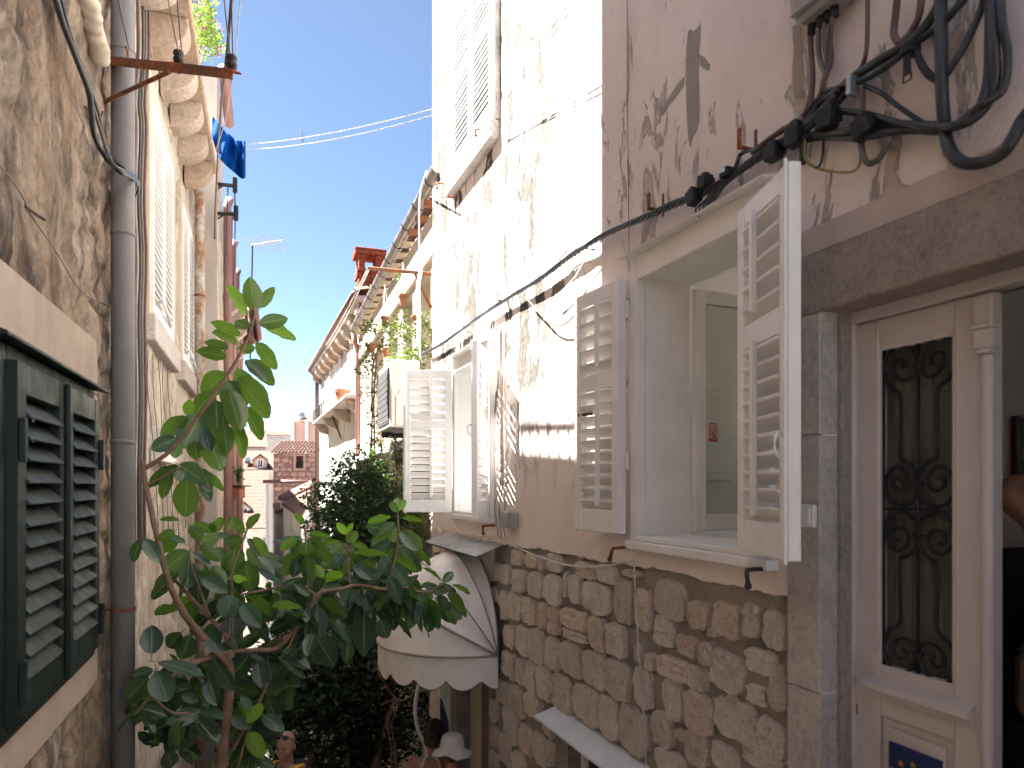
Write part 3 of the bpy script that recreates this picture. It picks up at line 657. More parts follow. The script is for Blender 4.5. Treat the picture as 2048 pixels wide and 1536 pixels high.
# big window: left leaf flat on the wall, right leaf standing out
def leafM(u, z, w, dirv, nrm): return axes(RW(u, z, w), dirv, nrm, UP)
def turned(th, far):
    """leaf direction for a hinge on the far / near jamb, opened th degrees"""
    c = (-D_R if far else D_R); v = c * math.cos(R(th)) + OUT_R * math.sin(R(th))
    nn = (c * math.sin(R(th)) - OUT_R * math.cos(R(th)))     # the face that was inside
    return v, nn
zb, HL, WL = -.236, 1.232, .405
v, nn = turned(176, True); M = leafM(RW.u(1267), zb, .042, v, nn); s1 = shutter(H1, M, WL, HL, [(.37, 5), (.63, 10)], MAT['white'], 38, stile=.062, mid=.085); s1['label'] = 'left shutter leaf folded back flat on the wall'
v, nn = turned(161, False); M = leafM(RW.u(1497, .05), zb, .05, v, nn); s2 = shutter(H1, M, WL, HL, [(.37, 5), (.63, 10)], MAT['white'], 38, stile=.062, mid=.085, rod=.42); s2['label'] = 'right shutter leaf standing out from the wall'
def ring_pull(s, M, x, z, T=.042):
    m = MB(); c = M @ Vector((x, T + .012, z)); ex = (M.to_3x3() @ Vector((.55, .83, 0))).normalized()
    m.tube([c + ex * (.028 * math.cos(a)) + UP * (.038 * math.sin(a)) for a in [k * math.pi / 8 for k in range(17)]], .0035, 6)
    m.tube([M @ Vector((x, T, z + .03)), M @ Vector((x, T + .03, z + .03))], .004, 6); m.build('ring_pull', MAT['white'], s, smooth=True)
ring_pull(s2, M, WL - .035, .36)
m = MB(); m.tube([M @ Vector((WL - .012, .046, -.01)), M @ Vector((WL - .012, .046, HL + .012))], .006, 8); m.build('locking_bar', MAT['white'], s2)
v, nn = turned(176, True); M = leafM(RW.u(1267), zb, .042, v, nn)
m = MB(); m.tube([M @ Vector((WL + .004, .03, -.012)), M @ Vector((WL + .004, .03, HL * .62))], .006, 8); m.build('locking_bar', MAT['white'], s1)
for z in (.12, .85): hinge(H1, RW(RW.u(1272), z, .05), MAT['white'])
for z in (.12, .85): hinge(H1, RW(RW.u(1497, .05), z, .06), MAT['white'])
stay(H1, RW(RW.u(1262), -.305, 0), OUT_R, D_R * .9, MAT['rust'], .1); stay(H1, RW(RW.u(1545), -.30, 0), OUT_R, -D_R * .3, MAT['darkmetal'], .12)
m = MB(); q = RW.p(1182, 828, .08); m.tube([q - D_R * .01, q + D_R * .075 + OUT_R * .02], .008, 6); m.ellipsoid(q + D_R * .08 + OUT_R * .02, (.014, .014, .014), 8, 6); m.build('shutter_stay', MAT['rust'], H1, smooth=True)
# second window
v2a = Vector((-1, 0.02, 0)).normalized(); n2a = Vector((0.02, 1, 0)).normalized() * -1
WL2 = .42
M = axes(RW(RW.u(911), zb, .03), v2a, n2a, UP); s3 = shutter(H1, M, WL2, HL, [(.37, 5), (.63, 10)], MAT['white'], 40, stile=.062, mid=.075, rod=.42); s3['label'] = 'shutter leaf seen face on, sun glinting through its slats'
m = MB(); m.tube([M @ Vector((WL2 - .02, .046, -.01)), M @ Vector((WL2 - .02, .046, HL + .005))], .006, 8); m.ellipsoid(M @ Vector((WL2 - .02, .06, .63)), (.012, .012, .012), 8, 6); m.build('locking_bar', MAT['white'], s3)
v2b = Vector((-.15, -.985, 0)).normalized(); n2b = Vector((-.985, .15, 0)).normalized()
M = axes(RW(RW.u(985), zb, .03), v2b, n2b, UP); s4 = shutter(H1, M, WL2, HL, [(.37, 5), (.63, 10)], MAT['white'], 40, stile=.062, mid=.075); s4['label'] = 'shutter leaf seen almost edge on, casting its shadow on the wall'
ring_pull(s4, M, WL2 - .04, .62)
for z in (.12, .85): hinge(H1, RW(RW.u(908), z, .05), MAT['white'])
stay(H1, RW(RW.u(990), -.30, 0), OUT_R, -D_R * .6, MAT['rust'], .1)
# upper window, shutters closed
a, b, z0, z1 = W3; hw = (b - a) / 2 - .006
for k in range(2):
    M = axes(RW(a + .003 + k * (hw + .006), z0 + .01, -.005), D_R, OUT_R, UP); shutter(H1, M, hw, z1 - z0 - .03, [(.5, 13), (.5, 13)], MAT['white'], -57, rod=0, stile=.05, sl_w=.06)
m = MB(); m.box(RW, a, b, z0, z1, -.16, -.15); m.build('pane', plain('slit_dark', (.02, .02, .02), .8), f3)  # black sheet added so the gaps between the slats look shaded
m = MB(); m.box(RW, a - .09, b + .08, z0 - .20, z0 - .062, -.02, .075); m.build('stone_sill', MAT['trim'], H1, bev=.008)
m = MB(); m.box(RW, a - .10, a - .053, z0 - .06, z1 + .1, -.02, .05); m.build('stone_jamb', MAT['trim'], H1, bev=.008)
for px, py in ((970, 262), (890, 368)): stay(H1, RW.p(px, py), OUT_R, -D_R * .4, MAT['rust'], .08)
# lower window under its white sheet hood
a, b, z0, z1 = W4
m = MB()
for q in ((a, a + .05, z0, z1), (b - .05, b, z0, z1), (a + .05, b - .05, z1 - .05, z1), ((a + b) / 2 - .03, (a + b) / 2 + .03, z0, z1 - .05)): m.box(RW, *q, -.16, -.11)
fl = m.build('window_frame', MAT['white'], H1, bev=.003); m = MB(); m.box(RW, a + .05, b - .05, z0, z1 - .05, -.14, -.135); m.build('pane', MAT['dark_glass'], fl)
m = MB(); m.prism(lambda u, z, w: RW(w, z, u), [(-.045, -1.326), (.13, -1.378), (.132, -1.39), (.128, -1.39), (.126, -1.383), (-.045, -1.332)], RW.u(1290), RW.u(1108)); m.build('hood', wood_paint('hood_paint', (.70, .71, .72), (.3, .28, .25), .35, .2), H1)
# door under the awning
a, b, z0, z1 = DR2
m = MB(); m.box(RW, a, a + .09, z0, z1, -.3, -.03); m.build('door_frame', MAT['cream'], H1, bev=.004)
m = MB(); m.box(RW, a + .09, b - .30, z0, z1, -.26, -.22)
for k in range(5):
    for q in range(2): m.box(RW, a + .12 + q * .2, a + .27 + q * .2, z0 + .1 + k * .52, z0 + .52 + k * .52, -.22, -.205)
m.build('wooden_door', MAT['wood'], H1, bev=.004)
m = MB(); m.box(RW, b - .30, b + .001, z0, z1, -.24, -.14); m.build('pilaster', MAT['cream'], H1, bev=.006)
m = MB(); m.prism(RW, [(5.80, -3.2), (6.02, -3.2), (6.02, -1.95), (5.80, -2.10)], .03, .045); m.build('blue_notice', MAT['blue_board'], H1)
m = MB(); m.box(RW, 5.75, 6.08, -3.3, -1.5, -.05, .0295); m.build('notice_board', plain('grey_board', (.36, .36, .33), .8, .1), H1, bev=.004)
# cement repairs on the plaster
def patch(pts, w1=.0025):
    m = MB(); q = [RW.at(x, y) for x, y in pts]; m.prism(RW, q, .0005, w1); return m.build('repair_patch', MAT['patch'], H1)
Z6 = lambda L: [(1160 + x / 3.84, y / 3.84) for x, y in L]
patch(Z6([(832, 250), (850, 225), (868, 245), (905, 215), (930, 178), (925, 300), (915, 420), (914, 600), (920, 780), (918, 930), (895, 1010), (868, 1060), (848, 1130), (836, 1070), (826, 940), (818, 760), (815, 560), (820, 380)]))
patch(Z6([(806, 585), (800, 660), (770, 700), (735, 750), (690, 800), (640, 880), (620, 885), (612, 815), (625, 805), (640, 815), (690, 740), (750, 650)]), .002)
patch(Z6([(920, 420), (960, 440), (1000, 500), (990, 545), (960, 530), (922, 500)]), .002)
patch(Z6([(1640, 190), (1695, 200), (1710, 400), (1725, 600), (1715, 740), (1650, 760), (1630, 560), (1645, 380)]), .002)

# ================================================================ LEFT NEAR HOUSE (tall, rough rubble)
U_C = 4.72                                                   # its corner, by the downpipe
H2 = thing('rubble_house', LW(3, -3), 'tall brown rubble house with closed dark green shutters', 'house')
GW = (2.45, 3.70, -.80, .44)                                 # window opening
def rough_wall(name, fr, u0, u1, z0, z1, du, dz_, holes, mat, parent, amp, st_scale, w=0.0, soft=.5, stretch=.7, edge_flat=0):
    nu = int((u1 - u0) / du) + 1; nz = int((z1 - z0) / dz_) + 1; vs = []; at = []; fs = []
    for j in range(nz + 1):
        z = z0 + (z1 - z0) * j / nz
        for i in range(nu + 1):
            u = u0 + (u1 - u0) * i / nu
            wob = noise.noise(Vector((u * 3, z * 3, 5))) * .12
            d, _ = noise.voronoi(Vector(((u + wob) * st_scale, (z + wob * .5) * st_scale * 1.25, 2.3)))
            e = min(1, max(0, (d[1] - d[0]) * 2.4 - .12))
            cover = min(1, max(0, .5 + 1.6 * noise.noise(Vector((u * 1.1, z * .8, 9)))))       # render smeared over the joints
            s_ = (e ** soft) * (1 - .75 * cover)
            t = noise.fractal(Vector((u * 4, z * 4 * stretch, 1)), .7, 2.1, 5) + .45 * noise.fractal(Vector((u * 15, z * 15 * stretch, 4)), .6, 2.1, 3)
            h = amp * (s_ * .9 + .55 * t + .5 * noise.noise(Vector((u * 1.4, z * 1.4, 3))))
            vs.append(fr(u, z, w + h)); at.append(min(1, s_ * 1.5))
    for j in range(nz):
        for i in range(nu):
            cu = u0 + (u1 - u0) * (i + .5) / nu; cz = z0 + (z1 - z0) * (j + .5) / nz
            if any(h[0] < cu < h[1] and h[2] < cz < h[3] for h in holes): continue
            a = j * (nu + 1) + i; fs.append((a, a + 1, a + nu + 2, a + nu + 1))
    m = MB(); m.add(vs, fs); o = m.build(name, mat, parent, smooth=True)
    at_ = o.data.attributes.new('stone', 'FLOAT', 'POINT'); at_.data.foreach_set('value', at); return o
rough_wall('wall', LW, 1.9, U_C, -2.6, 3.6, .017, .017, [GW], MAT['rubble'], H2, .035, 3.6, w=-.012)
m = MB()
TL, UN = 7.1, .75
m.add([LW(UN, 2.4, .0), LW(UN, 2.4, -5), LW(UN, TL, -5), LW(UN, TL, .0)], [(0, 1, 2, 3)]); m.add([LW(-6, 2.4, .0), LW(UN, 2.4, .0), LW(UN, 2.4, -5), LW(-6, 2.4, -5)], [(0, 1, 2, 3)])   # unseen wing uphill, made low so sunlight bounces in from behind
for q in ((-6, UN, -3.5, 2.4), (UN, 1.9, -3.5, TL), (1.9, U_C, 3.6, TL), (1.9, U_C, -5, -2.6)): m.add([LW(q[0], q[2]), LW(q[1], q[2]), LW(q[1], q[3]), LW(q[0], q[3])], [(0, 1, 2, 3)])
m.add([LW(U_C, -5, .0), LW(U_C, -5, -5), LW(U_C, TL, -5), LW(U_C, TL, .0)], [(0, 1, 2, 3)]); m.add([LW(UN, TL), LW(U_C, TL), LW(U_C, TL, -5), LW(UN, TL, -5)], [(0, 1, 2, 3)])
m.build('wall_mass', MAT['rubble'], H2)
# stucco surround of the green window
m = MB(); a, b, z0, z1 = GW
for q in ((a - .25, b + .16, z1, z1 + .27), (a - .25, b + .16, z0 - .17, z0), (a - .25, a, z0, z1), (b, b + .16, z0, z1)): m.box(LW, *q, -.2, .03)
m.build('window_surround', plain('stucco_band', (.34, .28, .225), .92, .12, 4, .5, 50, .004, (.22, .16, .11), .6, 3), H2, bev=.008)
m = MB(); m.box(LW, a, a + .07, z0, z1, -.18, .05); m.box(LW, b - .05, b, z0, z1, -.18, .05); m.box(LW, a + .07, b - .05, z1 - .05, z1, -.18, .05); m.box(LW, a + .07, b - .05, z0, z0 + .05, -.18, .05)
gf = m.build('shutter_frame', MAT['green'], H2, bev=.004)
m = MB(); m.box(LW, a, b, z0, z1, -.22, -.2); m.build('pane', MAT['dark_glass'], H2)
m = MB(); m.prism(lambda u, z, w: LW(w, z, u), [(.0, z1 + .012), (.105, z1 - .005), (.105, z1 + .008), (.0, z1 + .045)], a - .1, b + .02); m.build('hood', MAT['green'], H2, bev=.003)
hw = (b - a - .12) / 2
for k in range(2):
    M = axes(LW(a + .07 + k * hw, z0 + .05, .03), D_L, OUT_L, UP)
    shutter(H2, M, hw - .004, z1 - z0 - .10, [(1, 13)], MAT['green'], -48, T=.05, stile=.085, top=.10, bot=.12, rod=0, sl_w=.10)
for k, u in ((0, a + .085), (1, b - .06)):
    for z in (z0 + .18, z1 - .3):
        m = MB(); m.box(LW, u - .014, u + .014, z - .07, z + .07, .082, .10); m.build('hinge', MAT['green'], H2, bev=.003)
m = MB(); m.box(LW, (a + b) / 2 - .025, (a + b) / 2 + .02, z0 + .05, z1 - .05, .081, .10); m.build('meeting_bar', MAT['green'], H2, bev=.004)

# ================================================================ LEFT SECOND HOUSE (terrace on stone brackets)
H3 = thing('terrace_house', LW(7, -4), 'buff stone house with white louvred shutters below a bracketed stone terrace', 'house')
L2W = [(LW.u(303, .02), LW.u(345, .02), 1.24, 2.88), (LW.u(364, .02), LW.u(386, .02), 1.24, 2.88)]
SL_Z, SL_E = 3.49, 8.35
rough_wall('wall', LW, U_C + .001, 9.2, -4.5, SL_Z + .02, .035, .035, L2W, MAT['house_stone'], H3, .026, 3.6, w=-.012, soft=.7, stretch=.8)
m = MB(); m.add([LW(9.2, -5, .0), LW(9.2, -5, -5), LW(9.2, SL_Z, -5), LW(9.2, SL_Z, .0)], [(0, 1, 2, 3)]); m.add([LW(U_C, SL_Z + .01), LW(9.2, SL_Z + .01), LW(9.2, SL_Z + .01, -5), LW(U_C, SL_Z + .01, -5)], [(0, 1, 2, 3)])
m.build('terrace_floor', MAT['trim'], H3)
m = MB(); m.box(LW, U_C + .02, SL_E, SL_Z, SL_Z + .07, -.1, .30); m.build('slab', stone_mat('slab_stone', (.40, .33, .26), (.34, .26, .18), (.14, .11, .09), 5, .05, .5), H3, bev=.012)
pb = stone_mat('bracket_stone', (.40, .33, .27), (.33, .25, .18), (.13, .10, .08), 5, .12, .4)
u = U_C + .30; kb = 0
while u < SL_E - .1:
    m = MB(); prof = [(0, SL_Z - .001), (.265, SL_Z - .001), (.272, SL_Z - .05)] + [(.02 + .252 * math.cos(t), SL_Z - .06 - .20 * math.sin(t)) for t in [k * math.pi / 14 for k in range(8)]] + [(.0, SL_Z - .27)]
    m.prism(lambda q, z, w: LW(w, z, q), [(p[0], p[1]) for p in prof], u, u + .20); m.build('bracket', pb, H3, bev=.008)
    u += .60
# low parapet with a short railing at the near end of the terrace: its shade falls on the sunlit wall opposite
def sun_src(px, py, w_at):
    p = RW.p(px, py); q = V3(LW.n); t = ((LW.D - w_at) - p.dot(q)) / SUN.dot(q); s_ = p + SUN * t
    return s_.dot(D_L), s_.z
us, zs_ = sun_src(1110, 903, .2); _, zr = sun_src(1110, 850, .2)
PAR_U = sun_src(1030, 880, .2)[0]
m = MB(); m.box(LW, U_C + .02, PAR_U, SL_Z + .071, zs_, .175, .20); m.box(LW, U_C + .02, U_C + .12, SL_Z + .071, zr + .03, -.3, .129); m.build('parapet', MAT['farwall'], H3, bev=.01)  # includes an unseen return panel added to stop sun leaking past the corner
m = MB(); m.box(LW, U_C + .02, PAR_U, zr - .02, zr + .025, .175, .205); m.build('rail', MAT['darkmetal'], H3)
u = U_C + .1
while u < PAR_U:
    m = MB(); m.tube([LW(u, zs_ - .02, .19), LW(u, zr, .19)], .013, 6); m.build('baluster', MAT['darkmetal'], H3); u += .135
for (a, b, z0, z1) in L2W:
    m = MB()
    for q in ((a - .13, a, z0 - .0, z1 + .12), (b, b + .13, z0, z1 + .12), (a, b, z1, z1 + .12)): m.box(LW, *q, -.12, .03)
    m.build('window_surround', plain('pale_stone', (.52, .45, .36), .9, .08, 4, .4, 40, .004, (.36, .28, .2), .5, 3), H3, bev=.006)
    m = MB(); m.prism(LW, [(a - .16, z0 - .001), (b + .16, z0 - .001), (b + .16, z0 - .20), (a - .16, z0 - .20)], -.05, .07); m.build('sill', MAT['trim'], H3, bev=.008)
    m = MB(); m.box(LW, a, b, z0, z1, -.17, -.14); m.build('pane', MAT['dark_glass'], H3)
    hw = (b - a) / 2
    for k in range(2):
        M = axes(LW(a + k * hw + .004, z0 + .01, -.01), D_L, OUT_L, UP); shutter(H3, M, hw - .008, z1 - z0 - .02, [(1, 26)], MAT['white'], -42, stile=.06, rod=0, bev=0)
    m = MB(); q0 = LW(a + .02, z0 + .1, .05); m.tube([q0, LW(a - .05, z0 + .12, .1), LW(a - .02, z0 + .02, .13), LW(a + .15, z0 - .03, .13), LW(a + .17, z0 + .05, .08)], .012, 6); m.build('shutter_stay', MAT['plastic'], H3, smooth=True)

# ================================================================ LEFT, FARTHER DOWN
L3 = LW.shifted(.25); H4 = thing('narrow_house', L3(9.6, -5), 'narrow tall house beside the dark pink downpipe', 'house')
rough_wall('wall', L3, 9.22, 10.35, -5.5, 5.1, .06, .06, [], MAT['house_stone'], H4, .012, 2.6, soft=.8, stretch=.3)
m = MB(); m.add([L3(9.22, -5.5, 0), L3(9.22, -5.5, -5), L3(9.22, 5.1, -5), L3(9.22, 5.1, 0)], [(0, 1, 2, 3)]); m.add([L3(10.35, -5.5, 0), L3(10.35, -5.5, -5), L3(10.35, 5.1, -5), L3(10.35, 5.1, 0)], [(0, 1, 2, 3)])
m.add([L3(9.22, 5.1, 0), L3(10.35, 5.1, 0), L3(10.35, 5.1, -5), L3(9.22, 5.1, -5)], [(0, 1, 2, 3)]); m.build('wall_mass', MAT['farwall'], H4)
m = MB(); m.tube([L3(9.15, 5.14, .08), L3(10.5, 5.14, .08)], .07, 10); m.build('gutter', MAT['pink_pipe'], H4, smooth=True)
L4 = LW.shifted(.2); H5 = thing('pipe_house', L4(14, -6), 'far house on the left with many pipes running down its front', 'house')
rough_wall('wall', L4, 10.36, 19, -8, 4.2, .1, .1, [], MAT['house_stone'], H5, .02, 2, soft=.8, stretch=.3)
m = MB(); m.add([L4(10.36, 4.2, 0), L4(19, 4.2, 0), L4(19, 5.2, -5), L4(10.36, 5.2, -5)], [(0, 1, 2, 3)]); m.add([L4(19, -8, 0), L4(19, -8, -5), L4(19, 5.2, -5), L4(19, 4.2, 0)], [(0, 1, 2, 3)]); m.build('roof', MAT['tile'], H5)
for u, r_, c in ((11.0, .06, 'pink_pipe'), (11.6, .05, 'brown_pipe'), (12.9, .06, 'pink_pipe'), (14.6, .06, 'brown_pipe'), (16.8, .07, 'pink_pipe')):
    m = MB(); m.tube([L4(u, -8, .09), L4(u, 4.15, .09), L4(u + .05, 4.28, .12)], r_, 8); m.build('downpipe', MAT[c], H5, smooth=True)
for u in (11.3, 12.1, 13.4, 15.2):
    m = MB(); m.prism(lambda q, z, w: L4(w, z, q), [(0, 2.9), (.3, 2.9), (.3, 2.8), (.1, 2.6), (0, 2.55)], u, u + .22); m.build('bracket', pb, H5, bev=.008)
for z in (.6, 2.0, 3.2):
    for u in (12.4, 15.6):
        m = MB(); m.box(L4, u, u + .6, z - .5, z + .5, .0, .06); m.build('shutter', MAT['cream'], H5)
H6 = thing('end_house', LW(24, -8), 'pale far end house on the left edge of the stepped street', 'house')
L5 = LW.shifted(-.1); rough_wall('wall', L5, 19.1, 33, -11, 2.6, .2, .2, [], MAT['farwall'], H6, .02, 1.5)
m = MB(); m.add([L5(19.1, 2.6, .2), L5(33, 2.6, .2), L5(33, 4.4, -4), L5(19.1, 4.4, -4)], [(0, 1, 2, 3)]); m.build('roof', MAT['tile'], H6)
m = MB(); m.add([L5(33, -11, 0), L5(33, -11, -4), L5(33, 4.4, -4), L5(33, 2.6, 0)], [(0, 1, 2, 3)]); m.build('gable', MAT['farwall'], H6)

# ================================================================ pipes, cables and fittings on the left
def pipe(fr, px, r_, z0, z1, w, mat, name, label, joints=(), clamps=(), cat='pipe', topbend=None, jr=1.06):
    u = fr.u(px, w); t = thing(name, fr(u, z0, w), label, cat)
    pts = [fr(u, z0, w), fr(u, z1, w)]
    if topbend: pts += [fr(u + a, z1 + b, w + c) for a, b, c in topbend]
    m = MB(); m.tube(pts, r_, 20); m.build('tube', mat, t, smooth=True)
    for z in joints:
        m = MB(); m.lathe(None, [(r_ * .99, -.012), (r_ * jr, -.010), (r_ * (jr + .015), 0), (r_ * jr, .010), (r_ * .99, .012)], 20, Matrix.Translation(fr(u, z, w))); m.build('collar', mat, t, smooth=True)
    for z in clamps:
        m = MB(); m.lathe(None, [(r_ * 1.0, -.012), (r_ * 1.06, -.012), (r_ * 1.06, .012), (r_ * 1.0, .012)], 20, Matrix.Translation(fr(u, z, w)))
        m.tube([fr(u, z, w - r_), fr(u, z, -.02)], .007, 6); m.build('clamp', MAT['rust'], t)
    return t
pz = lambda py, Y=3.62: (HY - py) / F * Y
pipe(LW, 246, .058, -3.3, 5.2, .085, MAT['pipe'], 'downpipe', 'thick grey fibre cement downpipe beside the green shutters', (pz(883), pz(460), pz(88)), (pz(1222),))
pipe(LW, 400, .055, -5, 3.36, .10, MAT['pale_pipe'], 'downpipe', 'pale downpipe with a rusty top under the stone terrace', (1.55, 3.1), (2.2,), topbend=[(-.05, .06, -.02), (-.06, .16, -.03)])
pipe(LW, 413.5, .052, -5, 3.75, .12, MAT['pink_pipe'], 'downpipe', 'smooth dusky pink downpipe right of the rusty pale one', (), ())
def cable(fr, name, pts, r_, mat, label, cat='cable', w=.03, k=5, group=None, n=7):
    q = [fr.p(*p[:2], p[2] if len(p) > 2 else w) for p in pts]
    m = MB(); m.tube(spline(q, k), r_, n); o = m.build(name, mat, smooth=True); return tag(o, label, cat, group)
cable(LW, 'cable', [(95, -60, .05), (122, 35, .05), (150, 110, .055), (178, 185, .055), (183, 225, .05), (190, 275, .045), (215, 320, .07), (240, 343, .15), (262, 352, .155), (273, 365, .12), (268, 380, .08), (262, 430, .05), (262, 700, .05), (263, 1000, .05)], .013, MAT['cable'], 'thick black cable swagged down the rubble wall and round the grey pipe', n=8)
cable(LW, 'cable', [(110, -60, .04), (132, 40, .04), (160, 125, .045), (188, 200, .05), (196, 225, .05), (206, 270, .05), (222, 312, .08), (245, 335, .155), (268, 352, .15), (277, 372, .11), (268, 395, .07)], .009, MAT['cable'], 'thinner black cable twisted along the thick one on the rubble wall')
cable(LW, 'cable', [(102, -60, .035), (126, 40, .035), (155, 118, .04), (183, 200, .04), (198, 250, .045), (212, 295, .06), (228, 330, .13), (255, 345, .16), (272, 362, .13)], .008, MAT['cable2'], 'grey cable lying against the black ones on the rubble wall')
for px, py in ((166, 211), (213, 333)):
    m = MB(); p = LW.p(px, py, -.01); m.tube([p, p + OUT_L * .06 + D_L * .08, p + OUT_L * .065 + D_L * .09 + UP * .03], .005, 6); o = m.build('cable_hook', MAT['rust'])
    tag(o, 'rusty hook holding the cables %s on the rubble wall' % ('higher up' if py < 300 else 'next to the grey pipe'), 'hook', 'cable hooks on the rubble wall')
cable(LW, 'thin_wire', [(-30, 290, .03), (40, 385, .02), (62, 430, .02), (110, 500, .03), (160, 580, .03), (200, 605, .03), (232, 617, .16)], .0022, MAT['cable2'], 'thin grey wire slung across the rubble wall to the pipe', 'wire')
for px, py, L in ((42, 405, .12), (206, 614, .14)):
    m = MB(); p = LW.p(px, py, -.01); m.tube([p, p + OUT_L * .02 + D_L * L, p + OUT_L * .04 + D_L * (L + .01) - UP * .01], .006, 6); o = m.build('iron_pin', MAT['darkmetal']); tag(o, 'iron pin in the wall %s' % ('near the picture edge with the thin wire' if px < 100 else 'where the thin wire ends'), 'pin', 'iron pins in the rubble wall')
# bead of expanding foam
m = MB(); rnd = random.Random(4)
for i in range(15):
    t = i / 14; c = LW.p(160 + 42 * t, -55 + 172 * t, .035); rr = .040 + .008 * rnd.random()
    m.ellipsoid(c + Vector((rnd.uniform(-.006, .006), rnd.uniform(-.01, .01), 0)), (rr, rr * 1.2, rr * .8), 12, 8)
o = m.build('foam_bead', MAT['foam'], smooth=True); tag(o, 'lumpy cream bead of hardened foam running down the rubble wall', 'foam')
rm = o.modifiers.new('remesh', 'REMESH'); rm.mode = 'VOXEL'; rm.voxel_size = .007; rm.use_smooth_shade = True
m = MB(); m.tube([LW.p(168, -60, .02), LW.p(182, -10, .02), LW.p(206, 75, .02)], .014, 8); tag(m.build('conduit', MAT['plastic'], smooth=True), 'pale plastic conduit beside the lumpy foam bead', 'conduit')
# rusty bracket with insulators
pA = LW.p(208, 120, .0); pB = pt(466, 148, 3.05)
t = thing('insulator_bracket', pA, 'rusty angle iron bracket with black insulators sticking out over the street', 'bracket')
ax = (pB - pA).normalized(); side = ax.cross(UP).normalized(); up2 = side.cross(ax).normalized(); L = (pB - pA).length
fb = lambda u, z, w: pA + ax * u + up2 * z + side * w
m = MB(); m.box(fb, 0, L, -.022, .022, -.003, .003); m.box(fb, 0, L, .016, .022, -.04, -.003); m.build('arm', MAT['rust'], t)
m = MB(); m.tube([LW.p(208, 204, .0), fb(L * .56, -.02, 0)], .011, 6); m.build('brace', MAT['rust'], t)
INS = []
for s_ in (.58, .955):
    c = fb(L * s_, .03, -.02); INS.append(c + UP * .05)
    m = MB(); m.lathe(None, [(.006, -.05), (.006, .0), (.022, .004), (.026, .02), (.016, .03), (.026, .042), (.022, .056), (.008, .062)], 12, Matrix.Translation(c)); m.build('insulator', MAT['iron'], t, smooth=True)
m = MB(); c = fb(L * .2, .03, 0); m.tube([c, c + UP * .03, c + UP * .05 + ax * -.02], .006, 6); m.build('hook', MAT['rust'], t)
wl = [(fb(L * .2, .07, 0), pt(225, -60, 2.6)), (INS[0], pt(326, -60, 2.7)), (INS[0] + ax * .03, pt(350, -60, 2.7)), (INS[1] - ax * .01, pt(443, -60, 2.7)), (INS[1] + ax * .01, pt(462, -60, 2.7))]
for i, (a, b) in enumerate(wl):
    m = MB(); m.tube(sag(a, b, .01), .0045 if i < 1 else .0032, 5); tag(m.build('overhead_wire', MAT['cable2'], smooth=True), ['wire rising from the hook near the wall end of the rusty bracket', 'first of two wires rising from the middle insulator', 'second of two wires rising from the middle insulator', 'dark wire rising from the outer insulator of the rusty bracket', 'outermost dark wire rising from the end insulator'][i], 'wire', 'wires on the rusty bracket')
m = MB(); m.tube([pt(486, -60, 3.4), pt(470, 120, 3.8), pt(452, 240, 4.6), pt(432, 300, 6)], .003, 5); tag(m.build('overhead_wire', MAT['wire']), 'pale thin wire against the sky right of the rusty bracket', 'wire')
m = MB(); m.tube([pt(468, -60, 3.2), pt(455, 100, 3.6), pt(443, 200, 4.6), pt(436, 300, 6.0), pt(430, 420, 8.3), pt(429, 640, 9.0)], .009, 6); tag(m.build('overhead_cable', MAT['cable3'], smooth=True), 'brown cable dropping past the rusty bracket to the far houses', 'cable')
# cable runs between the pipe and the white shutters
for i, (px, r_, mt, w, lab) in enumerate(((271, .012, 'cable3', .06, 'brown cable close behind the grey downpipe'), (280, .009, 'cable', .03, 'black cable running up beside the brown one on the buff wall'), (286, .009, 'cable2', .03, 'grey cable between two others on the buff wall'), (292, .010, 'cable3', .035, 'reddish cable nearest the white louvred shutters'))):
    cable(LW, 'cable', [(px + 4, -50, w), (px + 6, 100, w), (px - 2, 200, w), (px + 1, 260, w), (px - 3, 400, w), (px + 1, 520, w), (px - 2, 640, w), (px, 800, w), (px - 3, 950, w), (px - 2, 1100, w)], r_, MAT[mt], lab, group='cables on the buff wall')
m = MB(); m.box(LW, LW.u(300), LW.u(330), LW.z(310, 925), LW.z(310, 858), .0, .09); tag(m.build('meter_box', MAT['ac'], bev=.006), 'small grey meter box on the buff wall behind the rubber plant', 'box')
rnd = random.Random(11)
for i in range(5):
    x = 296 + i * 10; cable(LW, 'thin_wire', [(x, 700 + i * 9, .05), (x + rnd.uniform(-6, 6), 780, .04), (x + 8, 860, .05), (x + 16, 960, .05), (x + 22, 1080, .04)], .003, MAT['cable2'], 'tangled thin wire hanging on the buff wall behind the plant', 'wire', group='tangled wires behind the rubber plant')
for i, (px, z) in enumerate(((432, 4.15), (432, 3.62))):
    pass
# brackets with insulators on the farther houses
for i, (px, py, Y, px2, py2) in enumerate(((425, 362, 8.6, 470, 372), (424, 425, 8.6, 472, 428), (436, 590, 11.5, 470, 600), (436, 612, 11.5, 474, 616))):
    a, b = pt(px, py, Y), pt(px2, py2, Y); t = thing('insulator_bracket', a, ['upper dark bracket carrying wires beyond the blue cloth', 'second dark bracket just below it beyond the blue cloth', 'far bracket above the top leaves of the plant', 'lowest far bracket above the top leaves of the plant'][i], 'bracket', 'far insulator brackets')
    m = MB(); m.tube([a - Vector((.3, 0, 0)), b], .025, 6); m.build('arm', MAT['darkmetal'], t); m = MB(); m.tube([b - UP * .08, b + UP * .10], .03, 8); m.build('insulator', MAT['iron'], t)
    m = MB(); m.tube([a - Vector((.3, 0, .3)), a.lerp(b, .6)], .012, 5); m.build('brace', MAT['darkmetal'], t)
